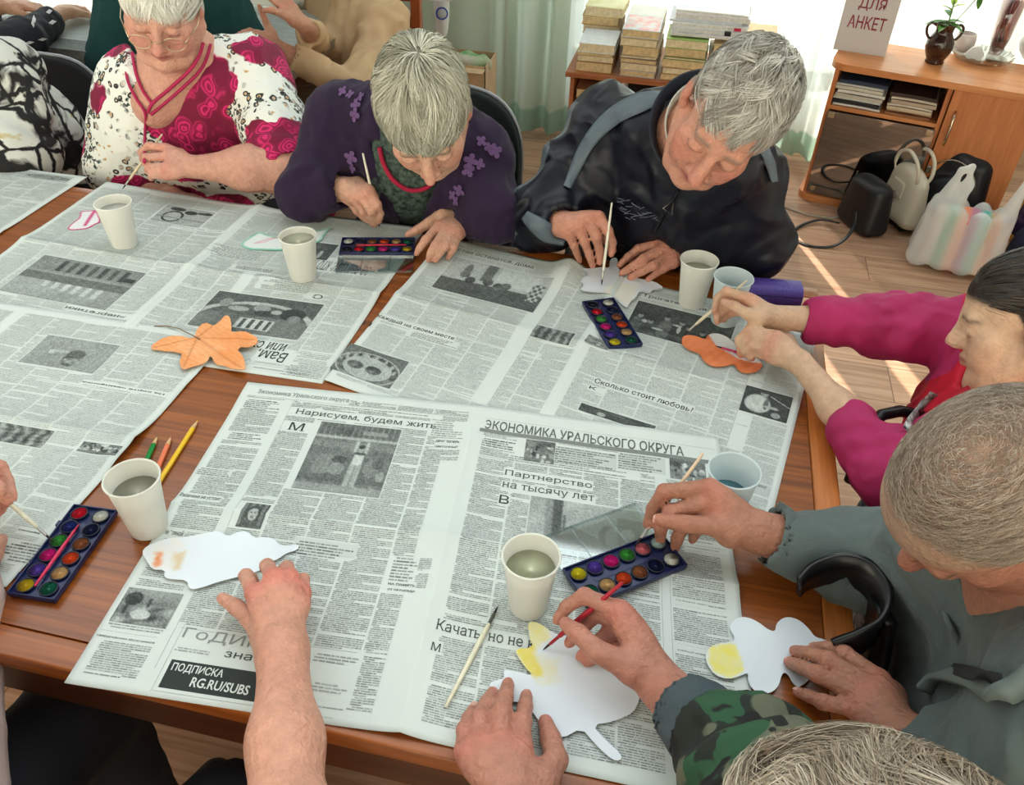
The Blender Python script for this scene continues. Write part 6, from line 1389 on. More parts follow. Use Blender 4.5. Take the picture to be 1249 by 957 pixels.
def folds(V, A, B, amp, freq, seed=0, ang=.5):
    """ring folds around a sleeve between A and B"""
    A, B = np.array(A, float), np.array(B, float); d = B - A; L = np.linalg.norm(d); d /= L; t = (V - A) @ d; near = np.linalg.norm(V - A - np.clip(t, 0, L)[:, None] * d, axis=1) < .14
    x = np.cross(d, [0, 0, 1.]); x /= np.linalg.norm(x); ph = (V - A) @ x; n = snoise(V, 16, seed, 2); q = np.sin(freq * (t + ang * ph) + 2.6 * n); q = np.sign(q) * np.abs(q) ** .8
    return amp * q * near * sst(t, -.02, .03) * (1 - sst(t, L - .01, L + .05)) * (.5 + .5 * snoise(V, 9, seed + 2, 1))
def cloth(name, S, m, parent, res=.0065, wr=(.004, 20), seed=0, col=None, extra=None, smooth=2):
    def disp(V, Nn):
        d = wr_noise(V, seed, wr[0], wr[1])
        if extra is not None: d = d + extra(V)
        return d
    V, Q = S.mesh(res, disp=disp, smooth=smooth); V = relax(V, Q, .4)
    return link(name, mesh_np(name, V, Q, None, col(V) if col else None), m, parent)
def torso(S, pelvis, chest, neckb, sh, w_=.15, d=.11, k=.06, belly=0.):
    """cloth or body trunk: pelvis, chest, base of the neck, two shoulders"""
    P, Ch, Nb = (np.array(q, float) for q in (pelvis, chest, neckb)); sh = [np.array(q, float) for q in sh]; x = unit(sh[1] - sh[0]); f = unit(np.cross(x, Ch - P))
    for u in (-.55, -.18, .18, .55):
        S.cone(P + x * u * w_, Ch + x * u * w_ * 1.05, d * 1.08, d, k=k); S.cone(Ch + x * u * w_ * 1.05, Nb + x * u * w_ * .9 - (Nb - Ch) * .12, d, d * .62, k=k)
    for s_ in sh: S.cone(Nb + (s_ - Nb) * .25, s_, .052, .056, k=k); S.cone(Ch * .6 + Nb * .4 + (s_ - Nb) * .42, s_, .075, .052, k=k)
    if belly: S.ell(P * .5 + Ch * .5 + f * .04, (w_ * 1.0, w_ * .85, .16), rot_to((0, 0, 1), x), k=k)
def neckhole(S, Nb, axis, r=.062, depth=.10): S.cone(np.array(Nb) - unit(axis) * depth * .3, np.array(Nb) + unit(axis) * depth, r, r * 1.25, k=.012, op=1)
TROU = mat('dark_trousers', (34, 36, 42), .85, bump=.3, bscale=250); SHOE = mat('dark_shoe', (36, 30, 28), .5)
def lower_body(parent, pelvis, face, m=TROU, spread=.1, shoe=SHOE, thigh=.40, r=.082, name='trousers'):
    f = unit([face[0], face[1], 0]); x = np.array([f[1], -f[0], 0]); P = np.array(pelvis, float); S = Solid(); S.cone(P + x * .09, P - x * .09, .115, k=.05); feet = []
    for q in (-1, 1):
        h = P + x * q * .09; kn = P + x * q * spread * 1.3 + f * thigh; kn[2] = .50; an = kn + f * .02; an[2] = .09
        S.cone(h, kn, r * 1.12, r * .75, k=.04); S.cone(kn, an, r * .78, r * .55, k=.03); feet.append(an)
    V, Q = S.mesh(.009, disp=lambda V, n: wr_noise(V, 4, .004, 18), smooth=1); V[:, 2] = np.maximum(V[:, 2], .035); link(name, mesh_np(name, V, Q), m, parent)
    for an in feet:
        S = Solid(); a = an.copy(); a[2] = .042; S.cone(a - f * .05, a + f * .13, .042, .034, k=.02); S.cone(a - f * .03, a + [0, 0, .06], .04, .042, k=.03); V, Q = S.mesh(.006, smooth=1); V[:, 2] = np.maximum(V[:, 2], .002); link('shoe', mesh_np('shoe', V, Q), shoe, parent)
def person(base, label): return empty('person', (base[0], base[1], 0), label, 'person')
def body(parent, S, base, spots, head=None, res=.0045, hp=None, seed=1, smooth=1, name='body', m=None, mott=.13):
    V, Q = S.mesh(res, smooth=smooth); C = paint_skin(V, base, spots, mott, seed=seed)
    if head is not None: head.paint(V, C, **(hp or {}))
    return link(name, mesh_np(name, V, Q, None, C), m or SKIN, parent)
def HZ(x0, y0, sc):                                     # measured hand points: x, y in the crop, height above the table
    return lambda *q: [at(x0 + a / sc, y0 + b_ / sc, TZ + h) for a, b_, h in q]
def hl(front=.062, side=-.012, back=-.065, temple=.05):
    """hairline: positive where hair grows (head frame)"""
    def f(p):
        y, z, ax = p[:, 1], p[:, 2], np.abs(p[:, 0]); lim = np.where(y > .03, front - .25 * np.clip(ax - temple, 0, 1), np.where(y > -.02, front + (side - front) * sst(.03 - y, 0, .05), side + (back - side) * sst(-.02 - y, 0, .05)))
        return z - lim
    return f
def on_surface(obs, pts, off=.003):
    """drop points (seen from the camera) onto meshes"""
    co = []
    for o in (obs if isinstance(obs, (list, tuple)) else [obs]): n = len(o.data.vertices); c_ = np.zeros(n * 3, np.float32); o.data.vertices.foreach_get('co', c_); co.append(c_.reshape(-1, 3).astype(float))
    co = np.concatenate(co); d = co - CC; w_ = d @ CF; u = IW / 2 + FPX * (d @ CR) / w_; v = IH / 2 - FPX * (d @ CU) / w_; out = []
    for x, y in pts:
        q = (u - x) ** 2 + (v - y) ** 2; near = np.where(q < max(9, np.partition(q, 12)[12] * 1.5))[0]; D = w_[near].min(); out.append(dep(x, y, D - off))
    return np.array(out)
def strip_on(name, obs, path, half, m, parent, n=40, off=.003):
    """a flat band lying on a garment along a path, half = half width in photograph pixels"""
    P = np.array(path, float); t = np.linspace(0, len(P) - 1, n); i = np.clip(t.astype(int), 0, len(P) - 2); f = (t - i)[:, None]; P = P[i] * (1 - f) + P[i + 1] * f
    for _ in range(4): P[1:-1] = .5 * P[1:-1] + .25 * (P[:-2] + P[2:])
    T = np.gradient(P, axis=0); Nn = np.stack([-T[:, 1], T[:, 0]], 1); Nn /= np.linalg.norm(Nn, axis=1)[:, None] + 1e-9; h = np.broadcast_to(np.interp(np.linspace(0, 1, n), np.linspace(0, 1, len(np.atleast_1d(half))), np.atleast_1d(half)), (n,))[:, None]
    rows = []
    for k in np.linspace(-1, 1, 5):
        w_ = on_surface(obs, P + Nn * h * k, off if abs(k) < .9 else off * .2)
        for _ in range(3): w_[1:-1] = .5 * w_[1:-1] + .25 * (w_[:-2] + w_[2:])
        rows.append(w_)
    V = np.stack(rows, 1).reshape(-1, 3); I = np.arange(n - 1)[:, None] * 5 + np.arange(4)[None]; I = I.ravel(); F = np.stack([I, I + 1, I + 6, I + 5], 1)
    o = link(name, mesh_np(name, V, F), m, parent); md = o.modifiers.new('thick', 'SOLIDIFY'); md.thickness = .002; md.offset = 0; return o
# ================================================================== the people
def lerp(a, b_, t): return np.array(a) * (1 - t) + np.array(b_) * t
def open_cuff(S, cuff, wrist, r): d = unit(np.array(wrist) - cuff); S.cone(np.array(cuff) - d * .004, np.array(cuff) + d * .06, r, r * 1.02, k=.004, op=1)
# ---------------------------------------------------------------- woman in the rose blouse
def rose_cloth():
    m = bpy.data.materials.new('rose_leopard_cloth'); m.use_nodes = True; nt = m.node_tree; b = nt.nodes['Principled BSDF']; L = nt.links.new
    tc = N(nt, 'ShaderNodeTexCoord'); nz_ = N(nt, 'ShaderNodeTexNoise'); nz_.inputs['Scale'].default_value = 18; L(tc.outputs['Object'], nz_.inputs[0])
    wv = N(nt, 'ShaderNodeVectorMath', operation='MULTIPLY_ADD'); L(nz_.outputs['Color'], wv.inputs[0]); wv.inputs[1].default_value = (.035, .035, .035); L(tc.outputs['Object'], wv.inputs[2])
    def vor(sc, feat='F1', src=None): v = N(nt, 'ShaderNodeTexVoronoi', feature=feat); v.inputs['Scale'].default_value = sc; L((src or wv).outputs[0] if src is not tc else tc.outputs['Object'], v.inputs['Vector']); return v
    def rng_(src, a, c, x=0, y=1): r_ = N(nt, 'ShaderNodeMapRange'); r_.inputs[1].default_value = a; r_.inputs[2].default_value = c; r_.inputs[3].default_value = x; r_.inputs[4].default_value = y; L(src, r_.inputs[0]); return r_.outputs[0]
    def mul(a, c): q = N(nt, 'ShaderNodeMath', operation='MULTIPLY'); L(a, q.inputs[0]); L(c, q.inputs[1]); return q.outputs[0]
    def mix(fac, a, c):
        q = N(nt, 'ShaderNodeMix', data_type='RGBA'); L(fac, q.inputs[0])
        for i, v in ((6, a), (7, c)):
            if isinstance(v, tuple): q.inputs[i].default_value = s2l(v)
            else: L(v, q.inputs[i])
        return q.outputs[2]
    # leopard marks
    sp = vor(50); ring = mul(rng_(sp.outputs['Distance'], .20, .26), rng_(sp.outputs['Distance'], .46, .40)); sep = N(nt, 'ShaderNodeSeparateColor'); L(sp.outputs['Color'], sep.inputs[0]); on = rng_(sep.outputs[0], .2, .25); ring = mul(ring, on); gap = rng_(nz_.outputs[0], .42, .5); 
    base = mix(mul(rng_(sp.outputs['Distance'], .24, .18), on), (232, 234, 228), (200, 158, 108)); base = mix(mul(ring, gap), base, (30, 26, 26))
    # grey sprigs
    sn = N(nt, 'ShaderNodeTexNoise'); sn.inputs['Scale'].default_value = 95; sn.inputs['Detail'].default_value = 2; L(tc.outputs['Object'], sn.inputs[0]); sg_ = N(nt, 'ShaderNodeTexNoise'); sg_.inputs['Scale'].default_value = 9; L(tc.outputs['Object'], sg_.inputs[0])
    base = mix(mul(rng_(sn.outputs[0], .54, .58), rng_(sg_.outputs[0], .48, .52)), base, (48, 66, 62))
    # roses in clusters
    cl = vor(7.6); cs = N(nt, 'ShaderNodeSeparateColor'); L(cl.outputs['Color'], cs.inputs[0]); cm = mul(rng_(cl.outputs['Distance'], .67, .64), rng_(cs.outputs[1], .16, .20))
    ro = vor(24); sw = N(nt, 'ShaderNodeMath', operation='SINE'); mm = N(nt, 'ShaderNodeMath', operation='MULTIPLY_ADD'); L(ro.outputs['Distance'], mm.inputs[0]); mm.inputs[1].default_value = 34; L(rng_(nz_.outputs[0], .3, .7, 0, 8), mm.inputs[2]); L(mm.outputs[0], sw.inputs[0])
    rc = mix(rng_(sw.outputs[0], -.6, .9), (146, 12, 66), (222, 42, 116)); rc = mix(rng_(ro.outputs['Distance'], .42, .62), rc, (120, 8, 54))
    L(mix(cm, base, rc), b.inputs['Base Color']); b.inputs['Roughness'].default_value = .85; return m
ROSE = rose_cloth(); PIPE = mat('magenta_trim', (176, 30, 84), .7)
p1 = person((-1.2, 1.95), 'white-haired woman with glasses in a rose and leopard print blouse, painting')
H1 = Head(dep(197, 6, 1.88), viewdir(197, 6, -.20, -.62, .76), viewdir(197, 6, -.03, .78, .62), 1.03)
sR, sL = dep(168, 104, 2.14), dep(308, 88, 2.12); nb = dep(222, 78, 2.06); ch = dep(228, 160, 2.24); pv = V3(-1.20, 2.10, .56)
hz_ = HZ(140, 150, 10.4); hz = lambda *q: hz_(*[(a, b_, c + .022) for a, b_, c in q]); W1 = hz((1040, 560, .062))[0]; eL = dep(352, 206, 2.02)
f1 = [hz((650, 320, .085), (430, 290, .085), (330, 370, .070), (350, 440, .058)), hz((670, 430, .076), (400, 440, .072), (385, 510, .055), (470, 500, .045)), hz((670, 560, .064), (430, 560, .058), (420, 610, .042), (500, 590, .036)), hz((660, 670, .050), (470, 660, .044), (465, 700, .030), (540, 670, .026))]
t1 = hz((820, 420, .060), (600, 380, .050), (440, 400, .048), (350, 460, .050))
S = Solid(); sp = []
H1.add(S, jaw=1.25, nose=1.1, cheek=1.35); S.cone(H1.w((0, -.02, -.05)), nb, .064, .075, k=.03); S.ell(H1.w((0, .02, -.10)), (.055, .05, .035), H1.R, k=.03)
S.cone(nb, ch, .08, .10, k=.05); S.cone(nb, lerp(sR, nb, .3), .06, k=.05); S.cone(nb, lerp(sL, nb, .3), .06, k=.05); S.ell(lerp(nb, ch, .45) + camdir(-.3, -.3, .8) * .045, (.085, .07, .08), k=.05); S.cone(ch, pv, .10, .10, k=.05); S.cone(nb - V3(0, 0, .02), dep(190, 125, 2.06), .08, .05, k=.04); S.cone(dep(232, 72, 2.05), dep(190, 130, 2.06), .05, .04, k=.04)
S.cone(sL, eL, .055, .058, k=.03); S.cone(eL, lerp(eL, W1, .45), .058, .052, k=.03); S.cone(lerp(eL, W1, .45), W1, .052, .029, k=.03, flat=((0, 0, 1), .9)); hand(S, W1, f1, t1, 1.04, spots=sp)
eR = dep(142, 205, 2.22); wR1 = V3(-1.30, 1.80, .66); S.cone(sR, eR, .055, .05, k=.03); S.cone(eR, wR1, .05, .03, k=.02)
hd_ = wR1 + V3(.05, -.02, -.01); hand(S, wR1, [[wR1 + V3(.07, -.04 + .02 * i, -.01), wR1 + V3(.10, -.04 + .022 * i, -.02), wR1 + V3(.12, -.03 + .022 * i, -.04)] for i in range(4)], [wR1 + V3(.02, -.03, .01), wR1 + V3(.05, -.06, 0), wR1 + V3(.08, -.07, -.01), wR1 + V3(.10, -.07, -.02)])
H1c = hl(.064, -.02, -.07)
bd1 = body(p1, S, (212, 158, 138), sp, H1, hp=dict(hairline=H1c, haircol=(206, 206, 196), red=(208, 104, 96), redk=.55, brow=(150, 130, 118)), seed=1)
C = Solid(); torso(C, pv, ch, lerp(nb, ch, .12), (sR, sL), .175, .13, belly=0); C.ell(lerp(ch, nb, .25) + camdir(0, -.3, .8) * .06 + unit(sL - sR) * .09, (.10, .09, .11), k=.06); C.ell(lerp(ch, nb, .25) + camdir(0, -.3, .8) * .06 - unit(sL - sR) * .09, (.10, .09, .11), k=.06)
C.cone(sL, lerp(sL, eL, .92), .085, .080, k=.05); open_cuff(C, lerp(sL, eL, .98), eL + (eL - sL) * .3, .066); C.cone(sR, eR, .085, .075, k=.05); C.cone(eR, lerp(eR, wR1, .3), .07, .06, k=.03)
neckhole(C, nb + camdir(-.1, -.2, .5) * .02, camdir(-.2, .3, .9), .074, .12)
vA = dep(184, 119, 2.0); vf = -unit(ray(200, 100)); vx = unit(CR - vf * (CR @ vf)); vu = np.cross(vf, vx)
def vcut(P): q = P - vA; l = q @ vx; hh = q @ vu; return np.minimum(np.minimum(hh, .5 * np.minimum(.86 * hh - l, l + .30 * hh)), (P - ch) @ vf + .03)
C.cut(vcut)
cl1 = cloth('blouse', C, ROSE, p1, .0065, (.004, 17), 3, extra=lambda V: folds(V, sL, eL, .006, 70, 2))
for path, r_ in (([(151, 56), (155, 95), (166, 120), (177, 138), (177, 160), (176, 198)], .0036), ([(248, 52), (243, 68), (231, 86), (207, 108), (186, 126), (180, 138)], .004), ([(161, 64), (166, 90), (174, 110), (185, 126)], .0036), ([(257, 54), (251, 74), (239, 92), (208, 120), (184, 140)], .0036)):
    MB().tube(crv(on_surface([cl1, bd1], path, .004), 30), r_, 8).build('magenta_trim', PIPE, cl1, smooth=True)
bt = on_surface(cl1, [(171, 172)], .008)[0]; MB().lathe([(.0055, -.001), (.0058, .001), (.003, .0016), (0, .0012)], n=18, M=Matrix.Translation(bt) @ Vector(-CF).to_track_quat('Z', 'Y').to_matrix().to_4x4()).build('button', CERW, cl1, smooth=True)
strands('hair', H1, p1, 7000, H1c, lambda p: np.where(p[:, 1] > .03, .055, .055), [(206, 204, 192), (236, 234, 224), (250, 248, 240)], pole=(.15, -.5, .85), lift=(.03, .20), width=.0017, seed=2, clump=240, sway=.35)
lower_body(p1, pv, (.15, -1), spread=.12, r=.09)
gl = MB(); g0 = H1.w
for q in (-1, 1):
    gl.tube([g0((q * .034 + .023 * math.cos(a), .106 - .25 * abs(.023 * math.cos(a)) * (1 if q * math.cos(a) > 0 else .2), -.012 + .017 * math.sin(a))) for a in np.linspace(0, 6.28, 26)], .0011, 6); gl.tube([g0((q * .057, .100, -.008)), g0((q * .078, .05, -.002)), g0((q * .081, -.005, .004))], .0012, 6)
gl.tube([g0((-.012, .109, -.008)), g0((0, .113, -.005)), g0((.012, .109, -.008))], .0011, 6); gl.build('glasses', mat('gold_wire', (206, 190, 160), .25, metal=1), p1, smooth=True)
# ---------------------------------------------------------------- woman in the purple cardigan
PURC = mat('purple_knit', (52, 34, 66), .9, bump=.35, bscale=420, attr='Col', sheen=.05, crease=.5, cscale=13); TOPM = mat('dark_floral_top', (20, 28, 32), .85, col2=(86, 104, 92), nscale=85)
p2 = person((-.55, 1.9), 'woman with short ash-grey hair bent over the table in a purple cardigan')
H2 = Head(dep(519, 140, 1.62), camdir(.05, -.99, .12), camdir(-.06, .12, .99), 1.06)
sR, sL = dep(418, 142, 1.92), dep(580, 190, 1.86); nb = dep(508, 138, 1.82); ch = dep(500, 205, 1.98); pv = V3(-.56, 1.98, .56)
hz = HZ(400, 190, 6.245); W2r = hz((130, 250, .085))[0]; eR = dep(374, 232, 1.92); W2l = hz((1020, 500, .040))[0]; eL = dep(606, 262, 1.84)
f2r = [hz((320, 290, .095), (375, 370, .080), (400, 440, .055), (390, 500, .035)), hz((270, 320, .09), (330, 420, .068), (350, 470, .045), (362, 522, .022)), hz((210, 330, .08), (270, 430, .055), (310, 480, .035), (340, 520, .018)), hz((160, 330, .07), (220, 420, .045), (265, 465, .028), (300, 500, .016))]
t2r = hz((230, 220, .088), (310, 260, .098), (350, 320, .085), (385, 400, .06))
f2l = [hz((840, 540, .048), (745, 640, .040), (705, 695, .026), (675, 745, .012)), hz((895, 570, .050), (820, 680, .044), (785, 735, .030), (768, 790, .012)), hz((950, 590, .046), (890, 690, .040), (850, 745, .028), (822, 796, .011)), hz((995, 610, .038), (955, 700, .032), (935, 740, .022), (915, 776, .010))]
t2l = hz((880, 450, .045), (780, 505, .038), (690, 560, .026), (610, 600, .016))
S = Solid(); sp = []
H2.add(S); S.cone(H2.w((0, -.03, -.05)), nb, .052, .06, k=.03); S.cone(nb, ch, .07, .09, k=.04); S.cone(ch, pv, .09, .09, k=.04)
for s_, e_, w_ in ((sR, eR, W2r), (sL, eL, W2l)): S.cone(nb, s_, .055, .05, k=.04); S.cone(s_, e_, .048, .042, k=.03); S.cone(e_, w_, .042, .027, k=.03)
hand(S, W2r, f2r, t2r, 1.05, spots=sp); hand(S, W2l, f2l, t2l, 1.06, spots=sp)
H2c = hl(.050, -.03, -.075, .06)
body(p2, S, (208, 160, 136), sp, H2, hp=dict(hairline=H2c, haircol=(128, 124, 108)), seed=2)
C = Solid(); torso(C, pv, ch, lerp(nb, ch, .1), (sR, sL), .15, .105); 
for s_, e_, w_ in ((sR, eR, W2r), (sL, eL, W2l)): C.cone(s_, e_, .062, .058, k=.05); C.cone(e_, lerp(e_, w_, .72), .058, .046, k=.04); open_cuff(C, lerp(e_, w_, .76), w_, .037)
fx = unit(sL - sR); ff = camdir(0, -.25, .95); fr_ = dep(496, 225, 1.82)
neckhole(C, nb + ff * .05, camdir(0, .1, .9), .06, .10)
wA = dep(500, 310, 1.86); wf = -unit(ray(505, 240)); wx = unit(CR - wf * (CR @ wf)); wu = np.cross(wf, wx)
def wcut(P): q = P - wA; l = q @ wx; hh = q @ wu; return np.minimum(np.minimum(np.minimum(hh, .245 - hh), .6 * np.minimum(.46 * hh - l, l + .34 * hh)), (P - ch) @ wf + .02)
C.cut(wcut)
flw = [(427, 115), (440, 118), (434, 128), (433, 140), (418, 111), (587, 172), (596, 180), (604, 184), (574, 196), (585, 200), (571, 208), (428, 192), (430, 205), (560, 232), (556, 245), (552, 238)]
def pcol(V):
    Cc = np.tile(lin((35, 16, 48)), (len(V), 1)) * (1 + .15 * snoise(V, 30, 3, 2))[:, None]; d = V - CC; w_ = d @ CF; u = IW / 2 + FPX * (d @ CR) / w_; v = IH / 2 - FPX * (d @ CU) / w_
    return Cc
cd = cloth('cardigan', C, PURC, p2, .0065, (.007, 16), 5, col=pcol, extra=lambda V: folds(V, sR, eR, .005, 60, 4) + folds(V, sL, eL, .005, 60, 6) + folds(V, eR, W2r, .004, 90, 8))
FLW = mat('lilac_applique', (104, 74, 120), .8, noise=.35, nscale=200); rr = random.Random(4)
for x, y in flw:
    b = MB(); q = on_surface(cd, [(x, y), (x + 5, y), (x, y + 5)], .0025); c0 = q[0]; e1 = unit(q[1] - c0); nn = unit(np.cross(q[2] - c0, e1)); nn = nn if nn @ (CC - c0) > 0 else -nn; e2 = np.cross(nn, e1); a0 = rr.uniform(0, 1.5); rad = rr.uniform(.011, .017); V = [c0 + nn * .001]
    for k in range(60):
        a = k * math.pi / 30; r_ = rad * (.30 + .70 * abs(math.cos(2 * a)) ** .6); V.append(c0 + (e1 * math.cos(a + a0) + e2 * math.sin(a + a0)) * r_ + nn * .0014)
    b.add(V, [(0, i + 1, (i + 1) % 60 + 1) for i in range(60)]).build('flower_applique', FLW, cd)
T_ = Solid(); T_.cone(lerp(nb, ch, .15) + ff * .015, ch + ff * .015, .085, .115, k=.05); T_.cone(ch, lerp(ch, pv, .8), .115, .11, k=.05); neckhole(T_, nb + ff * .04, camdir(0, .1, .9), .058, .1); tpm = cloth('floral_top', T_, TOPM, p2, .007, (.002, 20), 6)
q = on_surface(tpm, [(463, 180), (468, 200), (480, 220), (500, 232), (522, 228), (538, 210), (546, 196)], .004); MB().tube(crv(q), .0052, 8).build('red_neckband', mat('crimson_band', (166, 24, 60), .8), tpm, smooth=True)
strands('hair', H2, p2, 9000, H2c, lambda p: np.where(p[:, 1] > .0, .085, .07), [(108, 104, 88), (156, 152, 134), (196, 192, 174), (228, 226, 210)], pole=(-.12, -.35, .92), lift=(.03, .17), width=.0015, seed=5, clump=320, sway=.30)
lower_body(p2, pv, (.1, -1))
# ---------------------------------------------------------------- grey-haired man in the navy jacket
NAVY = mat('navy_nylon', (22, 27, 42), .46, attr='Col', bump=.06, bscale=120, crease=1., cscale=13); SHIRT = mat('pale_check_shirt', (196, 196, 184), .8, noise=.15, nscale=200)
p3 = person((-.02, 1.85), 'grey-haired man in a navy zip jacket bending over his white maple cutout')
H3 = Head(dep(888, 145, 1.45), camdir(-.42, -.84, .34), camdir(.30, .22, .93), 1.06)
sR, sL = dep(738, 152, 1.82), dep(900, 215, 1.70); nb = dep(852, 165, 1.60); ch = dep(812, 235, 1.84); pv = V3(-.06, 1.98, .56)
hz = HZ(660, 230, 6.245); W3r = hz((160, 270, .10))[0]; eR = dep(664, 262, 1.84); W3l = hz((1040, 470, .055))[0]; eL = dep(920, 292, 1.78)
f3r = [hz((440, 215, .125), (510, 320, .105), (545, 410, .075), (535, 500, .055)), hz((365, 235, .12), (420, 370, .090), (445, 470, .055), (450, 560, .028)), hz((285, 280, .11), (330, 400, .078), (365, 500, .045), (392, 585, .016)), hz((200, 330, .095), (250, 430, .065), (275, 500, .038), (297, 550, .018))]
t3r = hz((280, 240, .085), (430, 330, .075), (520, 400, .065), (545, 470, .055))
f3l = [hz((880, 420, .058), (740, 460, .048), (660, 520, .032), (598, 582, .014)), hz((925, 455, .060), (780, 535, .050), (700, 590, .032), (615, 640, .012)), hz((970, 505, .054), (860, 585, .046), (770, 630, .030), (680, 678, .011)), hz((1005, 570, .045), (930, 610, .038), (870, 650, .024), (812, 692, .010))]
t3l = hz((960, 420, .040), (860, 440, .022), (760, 490, .014), (680, 540, .010))
S = Solid(); sp = []
H3.add(S, nose=1.2, jaw=1.05); S.cone(H3.w((0, -.03, -.05)), nb, .056, .064, k=.03); S.cone(nb, ch, .07, .10, k=.04); S.cone(ch, pv, .10, .10, k=.04)
for s_, e_, w_ in ((sR, eR, W3r), (sL, eL, W3l)): S.cone(nb, s_, .055, .05, k=.04); S.cone(s_, e_, .05, .044, k=.03); S.cone(e_, w_, .044, .029, k=.03)
hand(S, W3r, f3r, t3r, 1.12, spots=sp); hand(S, W3l, f3l, t3l, 1.10, spots=sp)
H3c = lambda p: hl(.078, .005, -.07, .02)(p)
body(p3, S, (198, 142, 120), sp, H3, hp=dict(hairline=H3c, haircol=(138, 132, 122), red=(200, 100, 88), redk=.5, brow=(120, 104, 94), hk=.85), seed=3)
C = Solid(); torso(C, pv, ch, lerp(nb, ch, .06), (sR, sL), .165, .115)
for s_, e_, w_ in ((sR, eR, W3r), (sL, eL, W3l)): C.cone(s_, e_, .072, .070, k=.06); C.cone(e_, lerp(e_, w_, .70), .068, .050, k=.05); C.cone(lerp(e_, w_, .72), lerp(e_, w_, .84), .044, .042, k=.01); open_cuff(C, lerp(e_, w_, .90), w_, .037)
neckhole(C, nb, camdir(.2, .3, .85), .066, .12)
def segd(V, A, B): d = B - A; t = np.clip(((V - A) @ d) / (d @ d), 0, 1); return V - A - t[:, None] * d, t
def jcol(V):
    Cc = np.tile(lin((8, 12, 26)), (len(V), 1)) * (1 + .12 * snoise(V, 14, 3, 2))[:, None]; g = lin((106, 118, 124)); m_ = np.zeros(len(V))
    for s_, e_, w_ in ((sR, eR, W3r), (sL, eL, W3l)):
        out = unit(np.cross(s_ - nb, [0, 0, 1.])); 
        r1, t1_ = segd(V, lerp(nb, s_, .45), s_); up = r1 @ unit([0, .55, .8]); a1 = (t1_ > .02) * (t1_ < 1.) * sst(up, .02, .03) * (np.abs(r1 @ unit([0, .8, -.55]) - .012) < .026)
        r2, t2_ = segd(V, s_, e_); sd = unit(np.cross(e_ - s_, [0, -1., .4])); sd = sd if sd @ (s_ - nb) > 0 else -sd; a2 = (t2_ > 0) * (r2 @ sd > .025) * (np.abs(r2 @ unit(np.cross(sd, e_ - s_)) - .012) < .022)
        m_ = np.maximum(m_, np.maximum(a1, a2))
    return Cc * (1 - m_[:, None]) + m_[:, None] * g
jk = cloth('jacket', C, NAVY, p3, .006, (.009, 13), 8, col=jcol, extra=lambda V: folds(V, sR, eR, .007, 50, 4) + folds(V, eR, W3r, .006, 80, 9) + folds(V, sL, eL, .006, 55, 6))
def collar(name, C0, axis, front, r0, r1, h, gap, m, parent, th=.004, lean=0., n=40):
    """standing or lying collar: a band open at the front"""
    a = unit(axis); f = unit(np.array(front) - a * (np.array(front) @ a)); x = np.cross(f, a); V = []
    for i in range(n + 1):
        t = -math.pi + gap + (2 * math.pi - 2 * gap) * i / n; d = -f * math.cos(t) * 1.0 + x * math.sin(t); d = f * math.cos(math.pi + t) + x * math.sin(math.pi + t)
        for rr, zz in ((r0, 0), (r1, h), (r1 + th, h), (r0 + th, 0)): V.append(np.array(C0) + d * rr + a * (zz - lean * (1 + math.cos(t + math.pi))))
    F = []
    for i in range(n):
        for j in range(4): F.append((4 * i + j, 4 * i + (j + 1) % 4, 4 * i + 4 + (j + 1) % 4, 4 * i + 4 + j))
    F += [(0, 3, 2, 1), (4 * n, 4 * n + 1, 4 * n + 2, 4 * n + 3)]
    return MB().add(V, F).build(name, m, parent, smooth=True)
nax = unit(H3.w((0, -.03, -.06)) - lerp(nb, ch, .25)); collar('jacket_collar', nb + nax * .0, nax, camdir(-.3, -.8, .4), .074, .104, .050, .42, mat('navy_collar', (22, 27, 42), .55), jk, lean=.01)
collar('shirt_collar', nb + nax * .015, nax, camdir(-.3, -.8, .4), .062, .080, .052, .16, SHIRT, p3, .003, lean=.01)
PANEL = mat('grey_blue_panel', (92, 104, 114), .5, crease=.5, cscale=14)
strip_on('shoulder_panel', jk, [(812, 119), (790, 121), (768, 130), (748, 141), (728, 160), (712, 182), (700, 210), (692, 228)], [7, 12, 11, 9, 7, 5], PANEL, jk)
strip_on('sleeve_panel', jk, [(640, 262), (652, 272), (668, 284), (690, 292)], [6, 10, 12, 8], PANEL, jk)
strip_on('shoulder_panel', jk, [(922, 168), (932, 182), (940, 200), (945, 222)], [3, 6, 6, 4], PANEL, jk)
zp3 = on_surface(jk, [(842, 214), (826, 236), (822, 243)], .006); b = MB(); b.tube([zp3[0], lerp(zp3[0], zp3[1], .6)], .0035, 8); tri = on_surface(jk, [(821, 244), (820, 262), (809, 254)], .007); b.tube([tri[0], tri[1], tri[2]], .0014, 6, closed=True); b.build('zip_pull', mat('zip_metal', (170, 170, 168), .25, metal=1), jk)
q = on_surface(jk, [(828, 232), (815, 252), (805, 270), (797, 285)], .003); MB().tube(q, .003, 6).build('zip', mat('black_zip', (16, 17, 22), .4), jk)
b = MB(); rr = random.Random(8)
for k in range(26):
    x, y = rr.uniform(752, 800), 0; y = 238 + (x - 752) * .35 + rr.uniform(0, 24); q = on_surface(jk, [(x, y), (x + rr.uniform(5, 12), y + rr.uniform(-3, 5))], .002); b.tube(q, .0008, 4)
b.build('chest_print', mat('grey_print', (96, 104, 120), .6), jk)
strands('hair', H3, p3, 9500, H3c, lambda p: np.where(p[:, 1] > .03, .05, .03), [(104, 98, 90), (150, 144, 135), (188, 183, 174), (222, 218, 210)], pole=(-.1, -.55, .83), lift=(.015, .12), width=.0014, seed=6, clump=420, sway=.28)
lower_body(p3, pv, (.1, -1))
